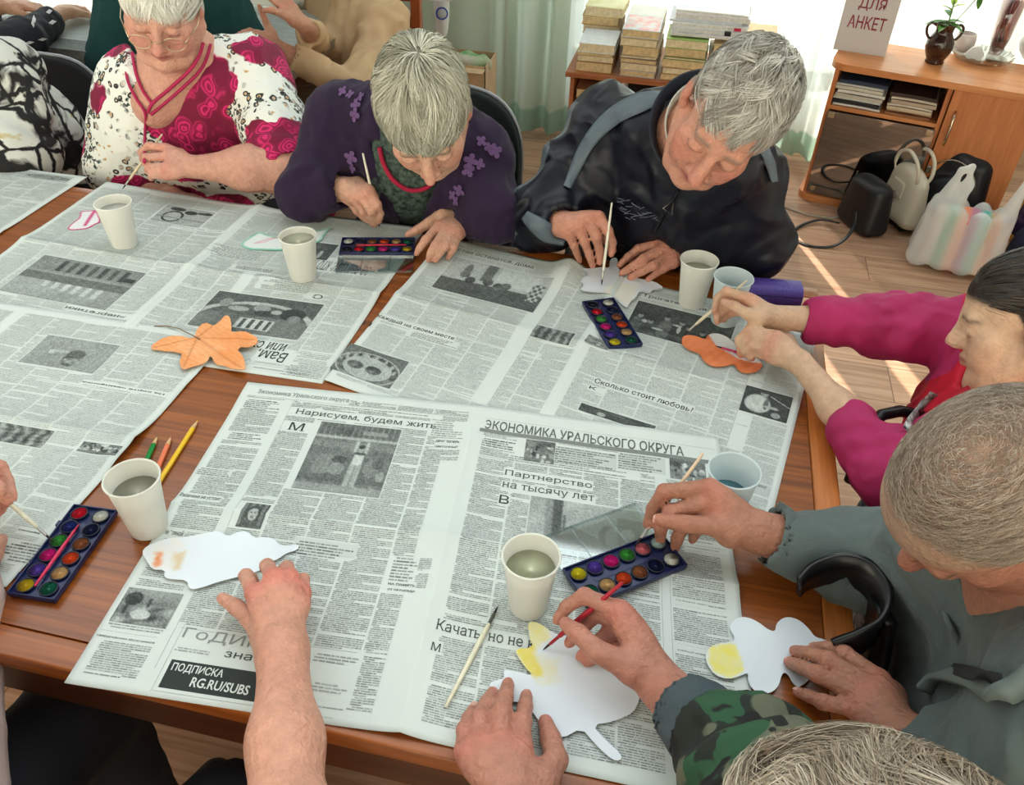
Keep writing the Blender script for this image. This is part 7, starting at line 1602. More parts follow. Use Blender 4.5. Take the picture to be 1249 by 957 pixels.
# ---------------------------------------------------------------- woman with magenta sleeves
REDK = mat('red_magenta_knit', (180, 20, 60), .75, attr='Col', bump=.12, bscale=300, crease=.6, cscale=13); HAIRDK = mat('dark_hair', (40, 32, 28), .35, attr='Col'); PRINTS = mat('black_white_print', (24, 24, 28), .85, col2=(170, 172, 176), nscale=60)
p4 = person((.72, 1.15), 'dark-haired woman in red with magenta sleeves painting the orange flower')
H4 = Head(dep(1247, 394, 1.24), viewdir(1247, 394, -.97, -.06, .10), viewdir(1247, 394, -.10, .93, .34), .86)
sR, sL = dep(1228, 405, 1.46), dep(1205, 540, 1.26); nb = dep(1235, 470, 1.36); ch = dep(1190, 540, 1.46); pv = V3(.86, 1.08, .54)
hz = HZ(850, 320, 6.93); W4r = hz((600, 455, .075))[0]; eR = dep(1092, 398, 1.53); W4l = hz((880, 850, .055))[0]; eL = dep(1082, 572, 1.32)
f4r = [hz((430, 300, .105), (250, 240, .105), (170, 300, .085), (150, 400, .066)), hz((450, 350, .09), (240, 300, .085), (160, 400, .06), (172, 505, .042)), hz((470, 400, .08), (270, 370, .07), (190, 440, .05), (190, 490, .035)), hz((490, 440, .065), (310, 420, .055), (240, 460, .042), (230, 490, .032))]
t4r = hz((520, 470, .085), (420, 430, .095), (320, 370, .095), (225, 335, .092))
f4l = [hz((680, 620, .075), (440, 565, .070), (350, 650, .045), (368, 785, .018)), hz((655, 680, .070), (445, 605, .062), (375, 700, .040), (388, 775, .020)), hz((625, 740, .060), (455, 700, .050), (405, 755, .034), (455, 800, .018)), hz((610, 800, .048), (490, 765, .036), (450, 800, .026), (470, 815, .016))]
t4l = hz((760, 680, .045), (640, 600, .035), (520, 600, .022), (420, 690, .014))
S = Solid(); sp = []
H4.add(S, nose=.72, cheek=.95); S.cone(H4.w((0, -.03, -.05)), nb, .046, .054, k=.03); S.cone(nb, ch, .06, .08, k=.04); S.cone(ch, pv, .08, .08, k=.04)
for s_, e_, w_ in ((sR, eR, W4r), (sL, eL, W4l)): S.cone(nb, s_, .045, .04, k=.04); S.cone(s_, e_, .040, .035, k=.03); S.cone(e_, lerp(e_, w_, .55), .034, .026, k=.03); S.cone(lerp(e_, w_, .55), w_, .026, .0215, k=.03)
hand(S, W4r, f4r, t4r, .92, spots=sp); hand(S, W4l, f4l, t4l, .90, spots=sp)
H4c = hl(.058, -.02, -.06, .04)
body(p4, S, (208, 172, 144), sp, H4, hp=dict(hairline=H4c, haircol=(40, 32, 28), redk=.25, red=(196, 116, 104), brow=(60, 44, 36), lip=(178, 104, 96)), res=.004, seed=4, m=SKINS, mott=.05)
C = Solid(); torso(C, pv, ch, lerp(nb, ch, .1), (sR, sL), .13, .095, k=.05)
for s_, e_, w_, tc_ in ((sR, eR, W4r, .69), (sL, eL, W4l, .47)): C.cone(s_, e_, .060, .054, k=.05); C.cone(e_, lerp(e_, w_, tc_ - .1), .056, .044, k=.03); C.cone(lerp(e_, w_, tc_ - .08), lerp(e_, w_, tc_), .040, .031, k=.008); open_cuff(C, lerp(e_, w_, tc_ + .08), w_, .0305)
neckhole(C, nb + camdir(-.5, 0, .3) * .03, camdir(-.2, .8, .2), .056, .09)
def rcol(V):
    Cc = np.tile(lin((186, 14, 44)), (len(V), 1)); mg = lin((168, 34, 92)); m_ = np.zeros(len(V))
    for s_, e_, w_ in ((sR, eR, W4r), (sL, eL, W4l)):
        r1, t1_ = segd(V, s_, e_); r2, t2_ = segd(V, e_, w_); m_ = np.maximum(m_, np.where(np.linalg.norm(r2, axis=1) < np.linalg.norm(r1, axis=1), 1., (t1_ > .42) * 1.) * ((np.linalg.norm(r1, axis=1) < .1) | (np.linalg.norm(r2, axis=1) < .1)))
    return (Cc * (1 - m_[:, None]) + m_[:, None] * mg) * (1 + .10 * snoise(V, 20, 3, 2))[:, None]
tp4 = cloth('top', C, REDK, p4, .005, (.004, 22), 12, col=rcol, extra=lambda V: folds(V, eR, lerp(eR, W4r, .7), .005, 110, 4, .8) + folds(V, sR, eR, .006, 80, 6, 1.) + folds(V, eL, lerp(eL, W4l, .5), .006, 110, 8, .8) + folds(V, sL, eL, .005, 70, 3))
strands('hair', H4, p4, 7000, H4c, .085, [(28, 22, 20), (48, 40, 34), (74, 64, 54)], pole=(0, .97, .22), lift=(.02, .06), width=.0014, seed=8, sway=.08, mat_=HAIRDK)
b = Solid(); b.ell(H4.w((0, -.125, .05)), (.038, .034, .038), k=.01); V, Q = b.mesh(.004); link('hair_bun', mesh_np('hair_bun', V, Q, None, np.tile(lin((40, 32, 28)), (len(V), 1))), HAIRDK, p4)
q = on_surface(tp4, [(1140, 480), (1124, 497), (1112, 512), (1107, 525)], .004); strap(list(q), .016, .002, 'striped_strap', mat('striped_band', (30, 30, 32), .8, col2=(206, 206, 204), nscale=90), tp4, up=-CF)
lower_body(p4, pv, (-1, .1), PRINTS, spread=.09, thigh=.36, name='patterned_trousers')
# ---------------------------------------------------------------- man in grey fleece
FLEECE = mat('grey_fleece', (84, 94, 94), .95, attr='Col', bump=.6, bscale=260, sheen=.1, crease=.8, cscale=14); DKGREY = mat('dark_grey_lining', (34, 36, 38), .8)
p5 = person((.62, .62), 'man with a shaved head in grey fleece seated at the right')
H5 = Head(dep(1210, 600, .84), viewdir(1210, 600, -.76, -.60, -.24), viewdir(1210, 600, -.28, .10, .95), 1.04)
sR, sL = dep(1190, 668, 1.02), dep(1330, 880, .78); nb = dep(1275, 740, .93); ch = dep(1270, 900, 1.02); pv = V3(.68, .52, .54)
hz = HZ(770, 560, 6.245); W5r = hz((985, 560, .070))[0]; eR = dep(1080, 690, 1.16)
f5r = [hz((600, 215, .105), (250, 245, .095), (165, 370, .065), (125, 495, .042)), hz((640, 320, .095), (300, 400, .075), (225, 520, .045), (222, 605, .022)), hz((680, 420, .085), (400, 500, .060), (350, 600, .035), (335, 670, .018)), hz((720, 500, .070), (520, 520, .052), (480, 570, .034), (465, 610, .022))]
t5r = hz((760, 560, .075), (640, 510, .085), (400, 490, .082), (205, 460, .074))
hz = HZ(940, 760, 6.245); W5l = hz((985, 860, .055))[0]; eL = dep(1215, 985, .85)
f5l = [hz((830, 430, .050), (560, 230, .046), (430, 190, .032), (330, 185, .016)), hz((790, 500, .056), (440, 280, .052), (300, 230, .034), (185, 210, .014)), hz((720, 570, .054), (355, 385, .050), (240, 335, .032), (140, 295, .012)), hz((640, 650, .046), (400, 600, .040), (290, 550, .026), (208, 525, .011))]
t5l = hz((900, 560, .030), (800, 420, .018), (640, 320, .014), (520, 280, .011))
S = Solid(); sp = []
H5.add(S, nose=1.2, jaw=1.1, cheek=1.15); S.cone(H5.w((0, -.035, -.03)), nb, .062, .070, k=.03); S.cone(nb, ch, .075, .10, k=.04); S.cone(ch, pv, .10, .10, k=.04)
for s_, e_, w_ in ((sR, eR, W5r), (sL, eL, W5l)): S.cone(nb, s_, .055, .05, k=.04); S.cone(s_, e_, .05, .044, k=.03); S.cone(e_, lerp(e_, w_, .6), .044, .035, k=.03); S.cone(lerp(e_, w_, .6), w_, .035, .030, k=.03)
hand(S, W5r, f5r, t5r, 1.16, spots=sp); hand(S, W5l, f5l, t5l, 1.12, spots=sp)
H5c = hl(.070, -.045, -.085, .03)
body(p5, S, (168, 116, 95), sp, H5, hp=dict(hairline=H5c, haircol=(150, 126, 106), redk=.5, brow=(90, 70, 58), hk=.75), res=.0036, seed=5)
nails([f5l[0], f5l[1], f5l[2], f5l[3]], (0, 0, 1), p5, 1.0); nails([t5r], camdir(0, .2, 1), p5, 1.25, 'thumb_nail')
C = Solid(); torso(C, pv, ch, lerp(nb, ch, .06), (sR, sL), .17, .125)
for s_, e_, w_, tc_ in ((sR, eR, W5r, .66), (sL, eL, W5l, .55)): C.cone(s_, e_, .074, .070, k=.06); C.cone(e_, lerp(e_, w_, tc_), .068, .052, k=.04); C.cone(lerp(e_, w_, tc_ + .06), lerp(e_, w_, tc_ + .20), .047, .044, k=.006); open_cuff(C, lerp(e_, w_, tc_ + .27), w_, .039)
neckhole(C, nb, camdir(-.2, .8, .3), .070, .12)
def fcol(V): return np.tile(lin((86, 97, 96)), (len(V), 1)) * (1 + .12 * snoise(V, 30, 3, 3))[:, None]
fz = cloth('fleece', C, FLEECE, p5, .005, (.006, 15), 16, col=fcol, extra=lambda V: folds(V, eR, lerp(eR, W5r, .55), .007, 75, 4, .6) + folds(V, sR, eR, .006, 55, 6))
nax = unit(H5.w((0, -.03, -.05)) - nb); fr5 = camdir(-.8, -.4, .3)
collar('fleece_collar', nb - nax * .035, nax, fr5, .080, .098, .060, .5, FLEECE, fz, .006, lean=.015)
a_ = bpy.data.objects['fleece_collar'].data.attributes.new('Col', 'FLOAT_COLOR', 'POINT'); a_.data.foreach_set('color', np.tile(np.append(lin((92, 103, 102)), 1), len(a_.data)).astype(np.float32))
q = on_surface(fz, [(1128, 842), (1150, 822), (1185, 826), (1215, 845), (1240, 838), (1262, 820)], .012); strap(list(q), .022, .007, 'zip_flap', mat('fleece_edge', (104, 116, 114), .9), fz, up=-CF)
q = on_surface(fz, [(1160, 815), (1190, 822), (1225, 832)], .016); strap(list(q), .014, .003, 'zip', DKGREY, fz, up=-CF)
strands('hair', H5, p5, 26000, H5c, .0065, [(96, 80, 68), (142, 124, 108), (190, 176, 162)], pole=(0, -.3, .95), lift=(.0, .006), width=.00055, segs=2, seed=9, stand=.45, sway=.3, rad=(.0742, .0962, .0812))
lower_body(p5, pv, (-1, .25), mat('grey_trousers', (58, 60, 64), .9, bump=.3, bscale=200), spread=.13, shoe=mat('cream_shoe', (196, 176, 150), .6))
# ---------------------------------------------------------------- person in camouflage, nearest
def camo():
    m = bpy.data.materials.new('camouflage'); m.use_nodes = True; nt = m.node_tree; b = nt.nodes['Principled BSDF']; L = nt.links.new; tc = N(nt, 'ShaderNodeTexCoord'); last = None
    for i, (sc, col, th) in enumerate(((14, (26, 34, 28), 0), (15, (38, 78, 52), .50), (13, (92, 96, 78), .57), (17, (18, 20, 20), .58))):
        if i == 0: last = s2l(col); continue
        mp = N(nt, 'ShaderNodeMapping'); mp.inputs['Location'].default_value = (i * 3.7, i * 1.9, 0); L(tc.outputs['Object'], mp.inputs[0]); n = N(nt, 'ShaderNodeTexNoise'); n.inputs['Scale'].default_value = sc; n.inputs['Detail'].default_value = 2; n.inputs['Distortion'].default_value = .6; L(mp.outputs[0], n.inputs[0])
        r_ = N(nt, 'ShaderNodeMapRange'); r_.inputs[1].default_value = th; r_.inputs[2].default_value = th + .015; L(n.outputs[0], r_.inputs[0]); x = N(nt, 'ShaderNodeMix', data_type='RGBA'); L(r_.outputs[0], x.inputs[0]); x.inputs[7].default_value = s2l(col)
        if i == 1: x.inputs[6].default_value = last
        else: L(last, x.inputs[6])
        last = x.outputs[2]
    L(last, b.inputs['Base Color']); b.inputs['Roughness'].default_value = .85; add_crease(nt, b, .6, 14); return m
p6 = person((.2, .02), 'fair-haired person in a camouflage jacket nearest the camera, painting a leaf yellow')
H6 = Head(dep(1062, 1192, .46), unit((-.55, .78, -.30)), unit((-.18, .25, .95)), 1.05)
nb = V3(.19, .09, 1.00); sR, sL = V3(.37, .16, .96), V3(-.01, .00, .96); ch = V3(.20, .03, .84); pv = V3(.21, -.04, .54)
hz = HZ(660, 700, 6.245); W6r = hz((910, 840, .050))[0]; eR = at(948, 975, TZ + .115)
f6r = [hz((590, 275, .085), (330, 165, .085), (195, 245, .068), (125, 345, .050)), hz((640, 330, .080), (420, 300, .060), (300, 420, .040), (215, 520, .022)), hz((700, 420, .072), (520, 440, .048), (400, 540, .030), (300, 625, .015)), hz((760, 520, .060), (600, 560, .036), (470, 620, .022), (350, 672, .011))]
t6r = hz((700, 720, .062), (430, 590, .075), (280, 450, .076), (185, 375, .066))
hz = HZ(530, 800, 6.245); W6l = hz((590, 1180, .040))[0]; eL = V3(-.10, .12, .80)
f6l = [hz((660, 700, .046), (668, 500, .038), (690, 390, .026), (700, 300, .012)), hz((500, 670, .049), (515, 430, .042), (540, 310, .028), (560, 210, .012)), hz((345, 680, .046), (350, 470, .039), (395, 360, .026), (440, 280, .011)), hz((225, 730, .040), (230, 560, .032), (260, 470, .022), (300, 395, .011))]
t6l = hz((800, 960, .034), (925, 790, .028), (885, 630, .020), (845, 500, .012))
S = Solid(); sp = []
H6.add(S, nose=1.1); S.cone(H6.w((0, -.03, -.05)), nb, .055, .062, k=.03); S.cone(nb, ch, .07, .10, k=.04); S.cone(ch, pv, .10, .10, k=.04)
for s_, e_, w_ in ((sR, eR, W6r), (sL, eL, W6l)): S.cone(nb, s_, .055, .05, k=.04); S.cone(s_, e_, .05, .044, k=.03); S.cone(e_, lerp(e_, w_, .6), .042, .034, k=.03); S.cone(lerp(e_, w_, .6), w_, .034, .029, k=.03)
hand(S, W6r, f6r, t6r, 1.10, spots=sp); hand(S, W6l, f6l, t6l, 1.16, spots=sp)
H6c = hl(.085, -.01, -.08, .02)
body(p6, S, (178, 122, 104), sp, H6, hp=dict(hairline=H6c, haircol=(176, 150, 126), hk=.55), res=.0036, seed=6)
nails(f6l[:4], (0, 0, 1), p6, 1.05); nails([t6l], unit((.5, 0, 1)), p6, 1.15, 'thumb_nail')
C = Solid(); torso(C, pv, ch, lerp(nb, ch, .08), (sR, sL), .18, .13)
for s_, e_, w_, tc_ in ((sR, eR, W6r, .40), (sL, eL, W6l, .50)): C.cone(s_, e_, .074, .072, k=.06); C.cone(e_, lerp(e_, w_, tc_), .072, .060, k=.03); open_cuff(C, lerp(e_, w_, tc_ + .18), w_, .049)
neckhole(C, nb, (0, .1, 1), .068, .10); cj = cloth('camouflage_jacket', C, camo(), p6, .005, (.008, 18), 21, extra=lambda V: folds(V, eR, lerp(eR, W6r, .6), .008, 90, 4, .7) + folds(V, sR, eR, .007, 60, 8))
SLATE = mat('slate_jersey', (66, 78, 84), .9, bump=.3, bscale=300)
for e_, w_ in ((eR, W6r), (eL, W6l)): C = Solid(); C.cone(lerp(e_, w_, .40), lerp(e_, w_, .72), .048, .044, k=.01); open_cuff(C, lerp(e_, w_, .78), w_, .039); cloth('undersleeve_cuff', C, SLATE, p6, .004, (.003, 30), 23)
strands('hair', H6, p6, 20000, H6c, .050, [(90, 76, 62), (140, 122, 104), (178, 162, 142), (208, 196, 178)], pole=(.1, -.55, .83), lift=(.01, .20), width=.0007, segs=6, seed=10, clump=420, sway=.45, curl=1.5)
lower_body(p6, pv, (0, 1))
# ---------------------------------------------------------------- person with the bare forearm
p7 = person((-.45, -.12), 'person reaching in with a bare forearm and bent fist from the near edge')
hz = HZ(0, 0, 1); W7 = hz((345, 800, .060))[0]; e7 = at(352, 1030, TZ + .075); s7 = V3(-.34, -.12, .98)
f7 = [hz((310, 724, .078), (300, 702, .055), (306, 705, .035), (318, 722, .026)), hz((333, 704, .084), (326, 690, .058), (330, 698, .034), (338, 716, .025)), hz((354, 704, .082), (350, 692, .055), (352, 702, .032), (356, 720, .024)), hz((370, 722, .072), (370, 706, .048), (370, 714, .030), (368, 730, .022))]
t7 = hz((324, 776, .052), (306, 755, .048), (288, 740, .042), (271, 729, .036))
S = Solid(); sp = []; hand(S, W7, f7, t7, 1.0, spots=sp); S.cone(W7, lerp(W7, e7, .5), .028, .036, k=.03); S.cone(lerp(W7, e7, .5), e7, .036, .042, k=.03); S.cone(e7, s7, .048, .06, k=.03); S.cone(s7, V3(-.47, -.18, 1.02), .06, .065, k=.04); S.cone(V3(-.47, -.18, 1.02), V3(-.47, -.2, 1.12), .055, k=.03); S.cone(V3(-.47, -.18, 1.0), V3(-.47, -.18, .56), .11, .11, k=.05)
for q in f7: sp.append((q[0], .022, (206, 110, 98), .5))
body(p7, S, (204, 148, 126), sp, None, res=.0042, seed=7)
SILV = mat('silver_grey_print', (150, 152, 160), .4, col2=(96, 98, 108), nscale=16)
C = Solid(); torso(C, V3(-.47, -.2, .54), V3(-.47, -.18, .86), V3(-.47, -.18, 1.04), (V3(-.64, -.12, .98), s7), .17, .12); C.cone(s7, lerp(s7, e7, .45), .075, .07, k=.05); open_cuff(C, lerp(s7, e7, .52), e7, .06); C.cone(V3(-.64, -.12, .98), V3(-.72, .06, .80), .07, .06, k=.05); neckhole(C, V3(-.47, -.18, 1.05), (0, 0, 1), .06, .1)
cloth('short_sleeved_top', C, SILV, p7, .007, (.005, 18), 31); lower_body(p7, V3(-.52, -.18, .54), (-.1, 1), spread=.13, r=.10, thigh=.46)
# ---------------------------------------------------------------- person at the left edge
p8 = person((-1.05, .30), 'person with long grey hair at the left edge holding the green-tipped brush')
H8 = Head(dep(-185, 690, .80), unit((-.2, .93, -.3)), (.05, .3, .95), 1.0); nb = H8.w((0, -.03, -.15)); sR = nb + V3(.07, -.09, -.08); sL = nb + V3(-.17, -.04, -.07); ch = nb + V3(-.02, -.10, -.20); pv = V3(nb[0] - .02, nb[1] - .2, .54)
hz = HZ(-6, 540, 4.785); W8r = hz((-170, 330, .07))[0]; W8l = hz((-180, 760, .05))[0]; eR = sR + V3(-.04, .05, -.20); eL = sL + V3(.03, .10, -.22)
f8r = [hz((-60, 120, .095), (30, 140, .085), (75, 220, .070), (105, 320, .058)), hz((-70, 180, .085), (10, 220, .07), (50, 300, .055), (70, 350, .045)), hz((-80, 240, .07), (-10, 300, .055), (30, 350, .045), (40, 390, .035)), hz((-90, 300, .06), (-30, 350, .045), (0, 390, .035), (10, 420, .03))]
t8r = hz((-110, 250, .09), (-50, 220, .1), (20, 270, .09), (80, 335, .07))
f8l = [hz((-80, 620, .055), (-20, 600, .045), (20, 570, .03), (45, 555, .02)), hz((-80, 660, .055), (-30, 660, .045), (0, 650, .03), (20, 640, .02)), hz((-85, 700, .05), (-40, 710, .04), (-15, 705, .03), (0, 700, .02)), hz((-90, 740, .045), (-50, 755, .035), (-30, 755, .025), (-15, 755, .02))]
t8l = hz((-120, 680, .03), (-40, 690, .028), (0, 650, .022), (38, 560, .016))
S = Solid(); sp = []; H8.add(S); S.cone(H8.w((0, -.03, -.05)), nb, .05, .056, k=.03); S.cone(nb, ch, .07, .09, k=.04); S.cone(ch, pv, .09, k=.04)
for s_, e_, w_ in ((sR, eR, W8r), (sL, eL, W8l)): S.cone(nb, s_, .05, .045, k=.04); S.cone(s_, e_, .045, .04, k=.03); S.cone(e_, w_, .04, .025, k=.03)
hand(S, W8r, f8r, t8r, 1.05, spots=sp); hand(S, W8l, f8l, t8l, 1.0, spots=sp); H8c = hl(.055, -.04, -.09)
body(p8, S, (206, 150, 130), sp, H8, hp=dict(hairline=H8c, haircol=(120, 116, 108)), res=.005, seed=8)
C = Solid(); torso(C, pv, ch, lerp(nb, ch, .1), (sR, sL), .14, .10)
for s_, e_, w_ in ((sR, eR, W8r), (sL, eL, W8l)): C.cone(s_, e_, .06, .055, k=.05); C.cone(e_, lerp(e_, w_, .75), .052, .042, k=.04); open_cuff(C, lerp(e_, w_, .8), w_, .034)
neckhole(C, nb, (0, 0, 1), .058, .1); cloth('pink_grey_sweater', C, mat('pink_grey_knit', (190, 168, 164), .95, bump=.5, bscale=300), p8, .007, (.004, 18), 41)
strands('hair', H8, p8, 3500, H8c, .26, [(90, 84, 76), (140, 132, 122), (190, 184, 174)], pole=(0, -.1, .99), lift=(.05, .22), width=.0011, segs=9, seed=11, sway=.3, curl=2.)
lower_body(p8, pv, (.35, 1), spread=.12, r=.10)
# ---------------------------------------------------------------- background people
BEIGE = mat('beige_fleece', (204, 172, 134), .95, bump=.4, bscale=220, crease=.35, cscale=8)
p9 = person((-1.1, 3.02), 'person in a beige hooded top seated at the second table, hands on white sheets')
sL, sR = dep(470, 28, 2.98), dep(400, 10, 3.3); eL = dep(440, 112, 2.86); eR = dep(395, 62, 3.25); W9l = at(338, 58, TZ + .06); W9r = at(372, 32, TZ + .14); ch = dep(442, 60, 3.16); nb = dep(428, -22, 3.16); pv = V3(-1.10, 3.05, .52); H9 = Head(nb + V3(-.05, -.0, .17), unit((-.9, -.05, -.45)), (-.35, 0, .9), 1.0)
S = Solid(); sp = []; H9.add(S); S.cone(H9.w((0, -.03, -.05)), nb, .05, .056, k=.03); S.cone(nb, ch, .07, .09, k=.04); S.cone(ch, pv, .09, k=.04)
for s_, e_, w_ in ((sR, eR, W9r), (sL, eL, W9l)): S.cone(nb, s_, .05, .045, k=.04); S.cone(s_, e_, .045, .042, k=.03); S.cone(e_, w_, .042, .026, k=.03)
dl = unit(W9l - eL); hand(S, W9l, [[W9l + dl * .075 + V3(0, -.03 + .02 * i, .0), W9l + dl * .11 + V3(0, -.03 + .022 * i, -.01), W9l + dl * .14 + V3(0, -.032 + .024 * i, -.03)] for i in range(4)], [W9l + dl * .03 + V3(0, .03, .02), W9l + dl * .05 + V3(0, .05, .03), W9l + dl * .06 + V3(0, .05, .055), W9l + dl * .07 + V3(0, .05, .08)], 1.0, spots=sp)
dr = unit(V3(-.6, .1, .55)); hand(S, W9r, [[W9r + dr * .08 + V3(0, -.03 + .02 * i, .0), W9r + dr * .12 + V3(-.01, -.03 + .022 * i, .0), W9r + dr * .155 + V3(-.03, -.032 + .024 * i, -.01)] for i in range(4)], [W9r + dr * .03 + V3(0, -.03, 0), W9r + dr * .06 + V3(0, -.05, .0), W9r + dr * .08 + V3(-.02, -.06, .0), W9r + dr * .09 + V3(-.04, -.06, -.01)], 1.05, spots=sp)
H9c = hl(.055, -.04, -.08); body(p9, S, (200, 146, 120), sp, H9, hp=dict(hairline=H9c, haircol=(60, 50, 44)), res=.006, seed=9)
C = Solid(); torso(C, pv, ch, lerp(nb, ch, .08), (sR, sL), .15, .115)
for s_, e_, w_ in ((sR, eR, W9r), (sL, eL, W9l)): C.cone(s_, e_, .074, .068, k=.06); C.cone(e_, lerp(e_, w_, .75), .066, .046, k=.04); open_cuff(C, lerp(e_, w_, .82), w_, .038)
C.chain([nb + V3(.02, -.10, -.02), nb + V3(.10, 0, .0), nb + V3(.02, .10, -.02)], [.045, .055, .045], k=.04); neckhole(C, nb, (0, 0, 1), .06, .1)
cloth('beige_top', C, BEIGE, p9, .007, (.008, 14), 51, extra=lambda V: folds(V, sL, eL, .008, 55, 4) + folds(V, eL, W9l, .007, 60, 6))
strands('hair', H9, p9, 2500, H9c, .07, [(40, 32, 28), (80, 66, 56)], seed=12, width=.0018); lower_body(p9, pv, (-1, -.1), mat('beige_trousers', (150, 126, 100), .9))
TEAL = mat('dark_teal_cloth', (16, 66, 66), .85, bump=.2, bscale=200)
p10 = person((-1.85, 2.36), 'person in dark teal clothes standing between the tables behind the white-haired woman')
xl, xr = dep(128, 30, 2.78), dep(282, 8, 2.86); mid = (xl + xr) / 2; pv = V3(mid[0], mid[1] + .05, .98); ch = V3(mid[0], mid[1] + .22, 1.25); nb = V3(mid[0], mid[1] + .33, 1.44)
S = Solid(); H10 = Head(nb + V3(0, .06, .17), unit((0, .9, -.5)), (0, .4, .9)); H10.add(S); S.cone(H10.w((0, -.03, -.05)), nb, .052, .06, k=.03); S.cone(nb, ch, .07, .09, k=.04); S.cone(ch, pv, .09, .10, k=.04); sp = []
arms = []
for q in (-1, 1):
    s_ = nb + V3(q * .17, -.02, -.06); e_ = s_ + V3(q * .08, .10, -.27); w_ = V3(mid[0] + q * .2, mid[1] + .52, TZ + .07); arms.append((s_, e_, w_)); S.cone(nb, s_, .05, .045, k=.04); S.cone(s_, e_, .045, .04, k=.03); S.cone(e_, w_, .04, .026, k=.03); d = V3(0, .9, -.35); hand(S, w_, [[w_ + d * .08 + V3((.03 - .02 * i) * -q, 0, 0), w_ + d * .12 + V3((.035 - .022 * i) * -q, 0, 0), w_ + d * .15 + V3((.035 - .023 * i) * -q, 0, -.005)] for i in range(4)], [w_ + d * .03 + V3(-q * .03, 0, 0), w_ + d * .06 + V3(-q * .05, 0, 0), w_ + d * .08 + V3(-q * .06, 0, 0), w_ + d * .1 + V3(-q * .06, 0, 0)], 1.0)
H10c = hl(); body(p10, S, (200, 150, 128), sp, H10, hp=dict(hairline=H10c, haircol=(70, 56, 48)), res=.007, seed=10); strands('hair', H10, p10, 2000, H10c, .07, [(50, 40, 34), (96, 80, 68)], seed=13, width=.002)
C = Solid(); torso(C, pv, ch, lerp(nb, ch, .08), (arms[0][0], arms[1][0]), .15, .11)
for s_, e_, w_ in arms: C.cone(s_, e_, .062, .058, k=.05); C.cone(e_, lerp(e_, w_, .8), .056, .042, k=.04); open_cuff(C, lerp(e_, w_, .86), w_, .036)
neckhole(C, nb, (0, 0, 1), .06, .1); cloth('teal_top', C, TEAL, p10, .008, (.006, 14), 61)
for x_, w_ in ((xl, .085), (xr, .10)):
    C = Solid(); C.cone(V3(lerp(mid, x_, .55)[0], pv[1], .98), V3(x_[0], x_[1] + .02, .70), .125, .10, k=.05); C.cone(V3(x_[0], x_[1] + .02, .70), V3(x_[0], x_[1] - .02, .06), w_, .07, k=.04); V, Q = C.mesh(.009, disp=lambda V, n: wr_noise(V, 3, .005, 16)); link('trouser_leg', mesh_np('trouser_leg', V, Q), TEAL, p10)
    C = Solid(); C.cone(V3(x_[0], x_[1] - .06, .045), V3(x_[0], x_[1] + .12, .04), .045, .038, k=.02); V, Q = C.mesh(.007); link('shoe', mesh_np('shoe', V, Q), SHOE, p10)
BLKW = mat('black_white_flecked', (18, 20, 28), .8, col2=(28, 30, 38), nscale=8)
p11 = person((-2.75, 2.15), 'person at the top left corner in black sleeves with white flecks')
s_ = dep(-70, 60, 2.75); e_ = dep(22, 52, 2.72); w_ = at(72, 18, TZ + .05); s2 = dep(-110, 40, 3.0); e2 = dep(-40, 20, 3.0); w2 = at(0, 8, TZ + .05); nb = (s_ + s2) / 2 + V3(0, 0, .08); ch = nb + V3(0, -.1, -.22); pv = V3(nb[0], nb[1] - .18, .54)
S = Solid(); sp = []; H11 = Head(nb + V3(.02, .04, .18), unit((.3, .8, -.5)), (.1, .4, .9)); H11.add(S); S.cone(H11.w((0, -.03, -.05)), nb, .052, .06, k=.03); S.cone(nb, ch, .07, .09, k=.04); S.cone(ch, pv, .09, k=.04)
for a, b_, c_ in ((s_, e_, w_), (s2, e2, w2)):
    S.cone(nb, a, .05, .045, k=.04); S.cone(a, b_, .045, .04, k=.03); S.cone(b_, c_, .04, .027, k=.03); d = unit(V3(c_[0] - b_[0], c_[1] - b_[1], 0)); x_ = V3(d[1], -d[0], 0); hand(S, c_, [[c_ + d * .08 + x_ * (.03 - .02 * i), c_ + d * .12 + x_ * (.034 - .022 * i) - V3(0, 0, .012), c_ + d * .155 + x_ * (.034 - .022 * i) - V3(0, 0, .034)] for i in range(4)], [c_ + d * .03 + x_ * .03, c_ + d * .06 + x_ * .05 - V3(0, 0, .01), c_ + d * .085 + x_ * .058 - V3(0, 0, .02), c_ + d * .11 + x_ * .056 - V3(0, 0, .03)], 1.1, spots=sp)
H11c = hl(); body(p11, S, (206, 158, 128), sp, H11, hp=dict(hairline=H11c, haircol=(60, 50, 46)), res=.006, seed=11); strands('hair', H11, p11, 2000, H11c, .08, [(40, 34, 30), (90, 76, 66)], seed=14, width=.002)
C = Solid(); torso(C, pv, ch, lerp(nb, ch, .08), (s2, s_), .14, .11)
for a, b_, c_ in ((s_, e_, w_), (s2, e2, w2)): C.cone(a, b_, .066, .064, k=.05); C.cone(b_, lerp(b_, c_, .72), .062, .046, k=.04); open_cuff(C, lerp(b_, c_, .80), c_, .038)
neckhole(C, nb, (0, 0, 1), .06, .1); bj = cloth('flecked_jacket', C, BLKW, p11, .007, (.008, 16), 71)
b = MB(); 
for x, y, dx, dy in ((41, 26, 3, 8), (60, 14, 4, 3), (52, 48, 6, 2), (36, 52, 6, 2), (64, 27, 5, 3)):
    q = on_surface(bj, [(x - dx, y + dy * .3), (x, y - dy), (x + dx, y - dy * .3), (x, y + dy)], .003); b.add(list(q), [(0, 1, 2, 3)])
b.build('white_flecks', mat('white_fleck', (206, 206, 206), .7), bj); lower_body(p11, pv, (.1, 1))
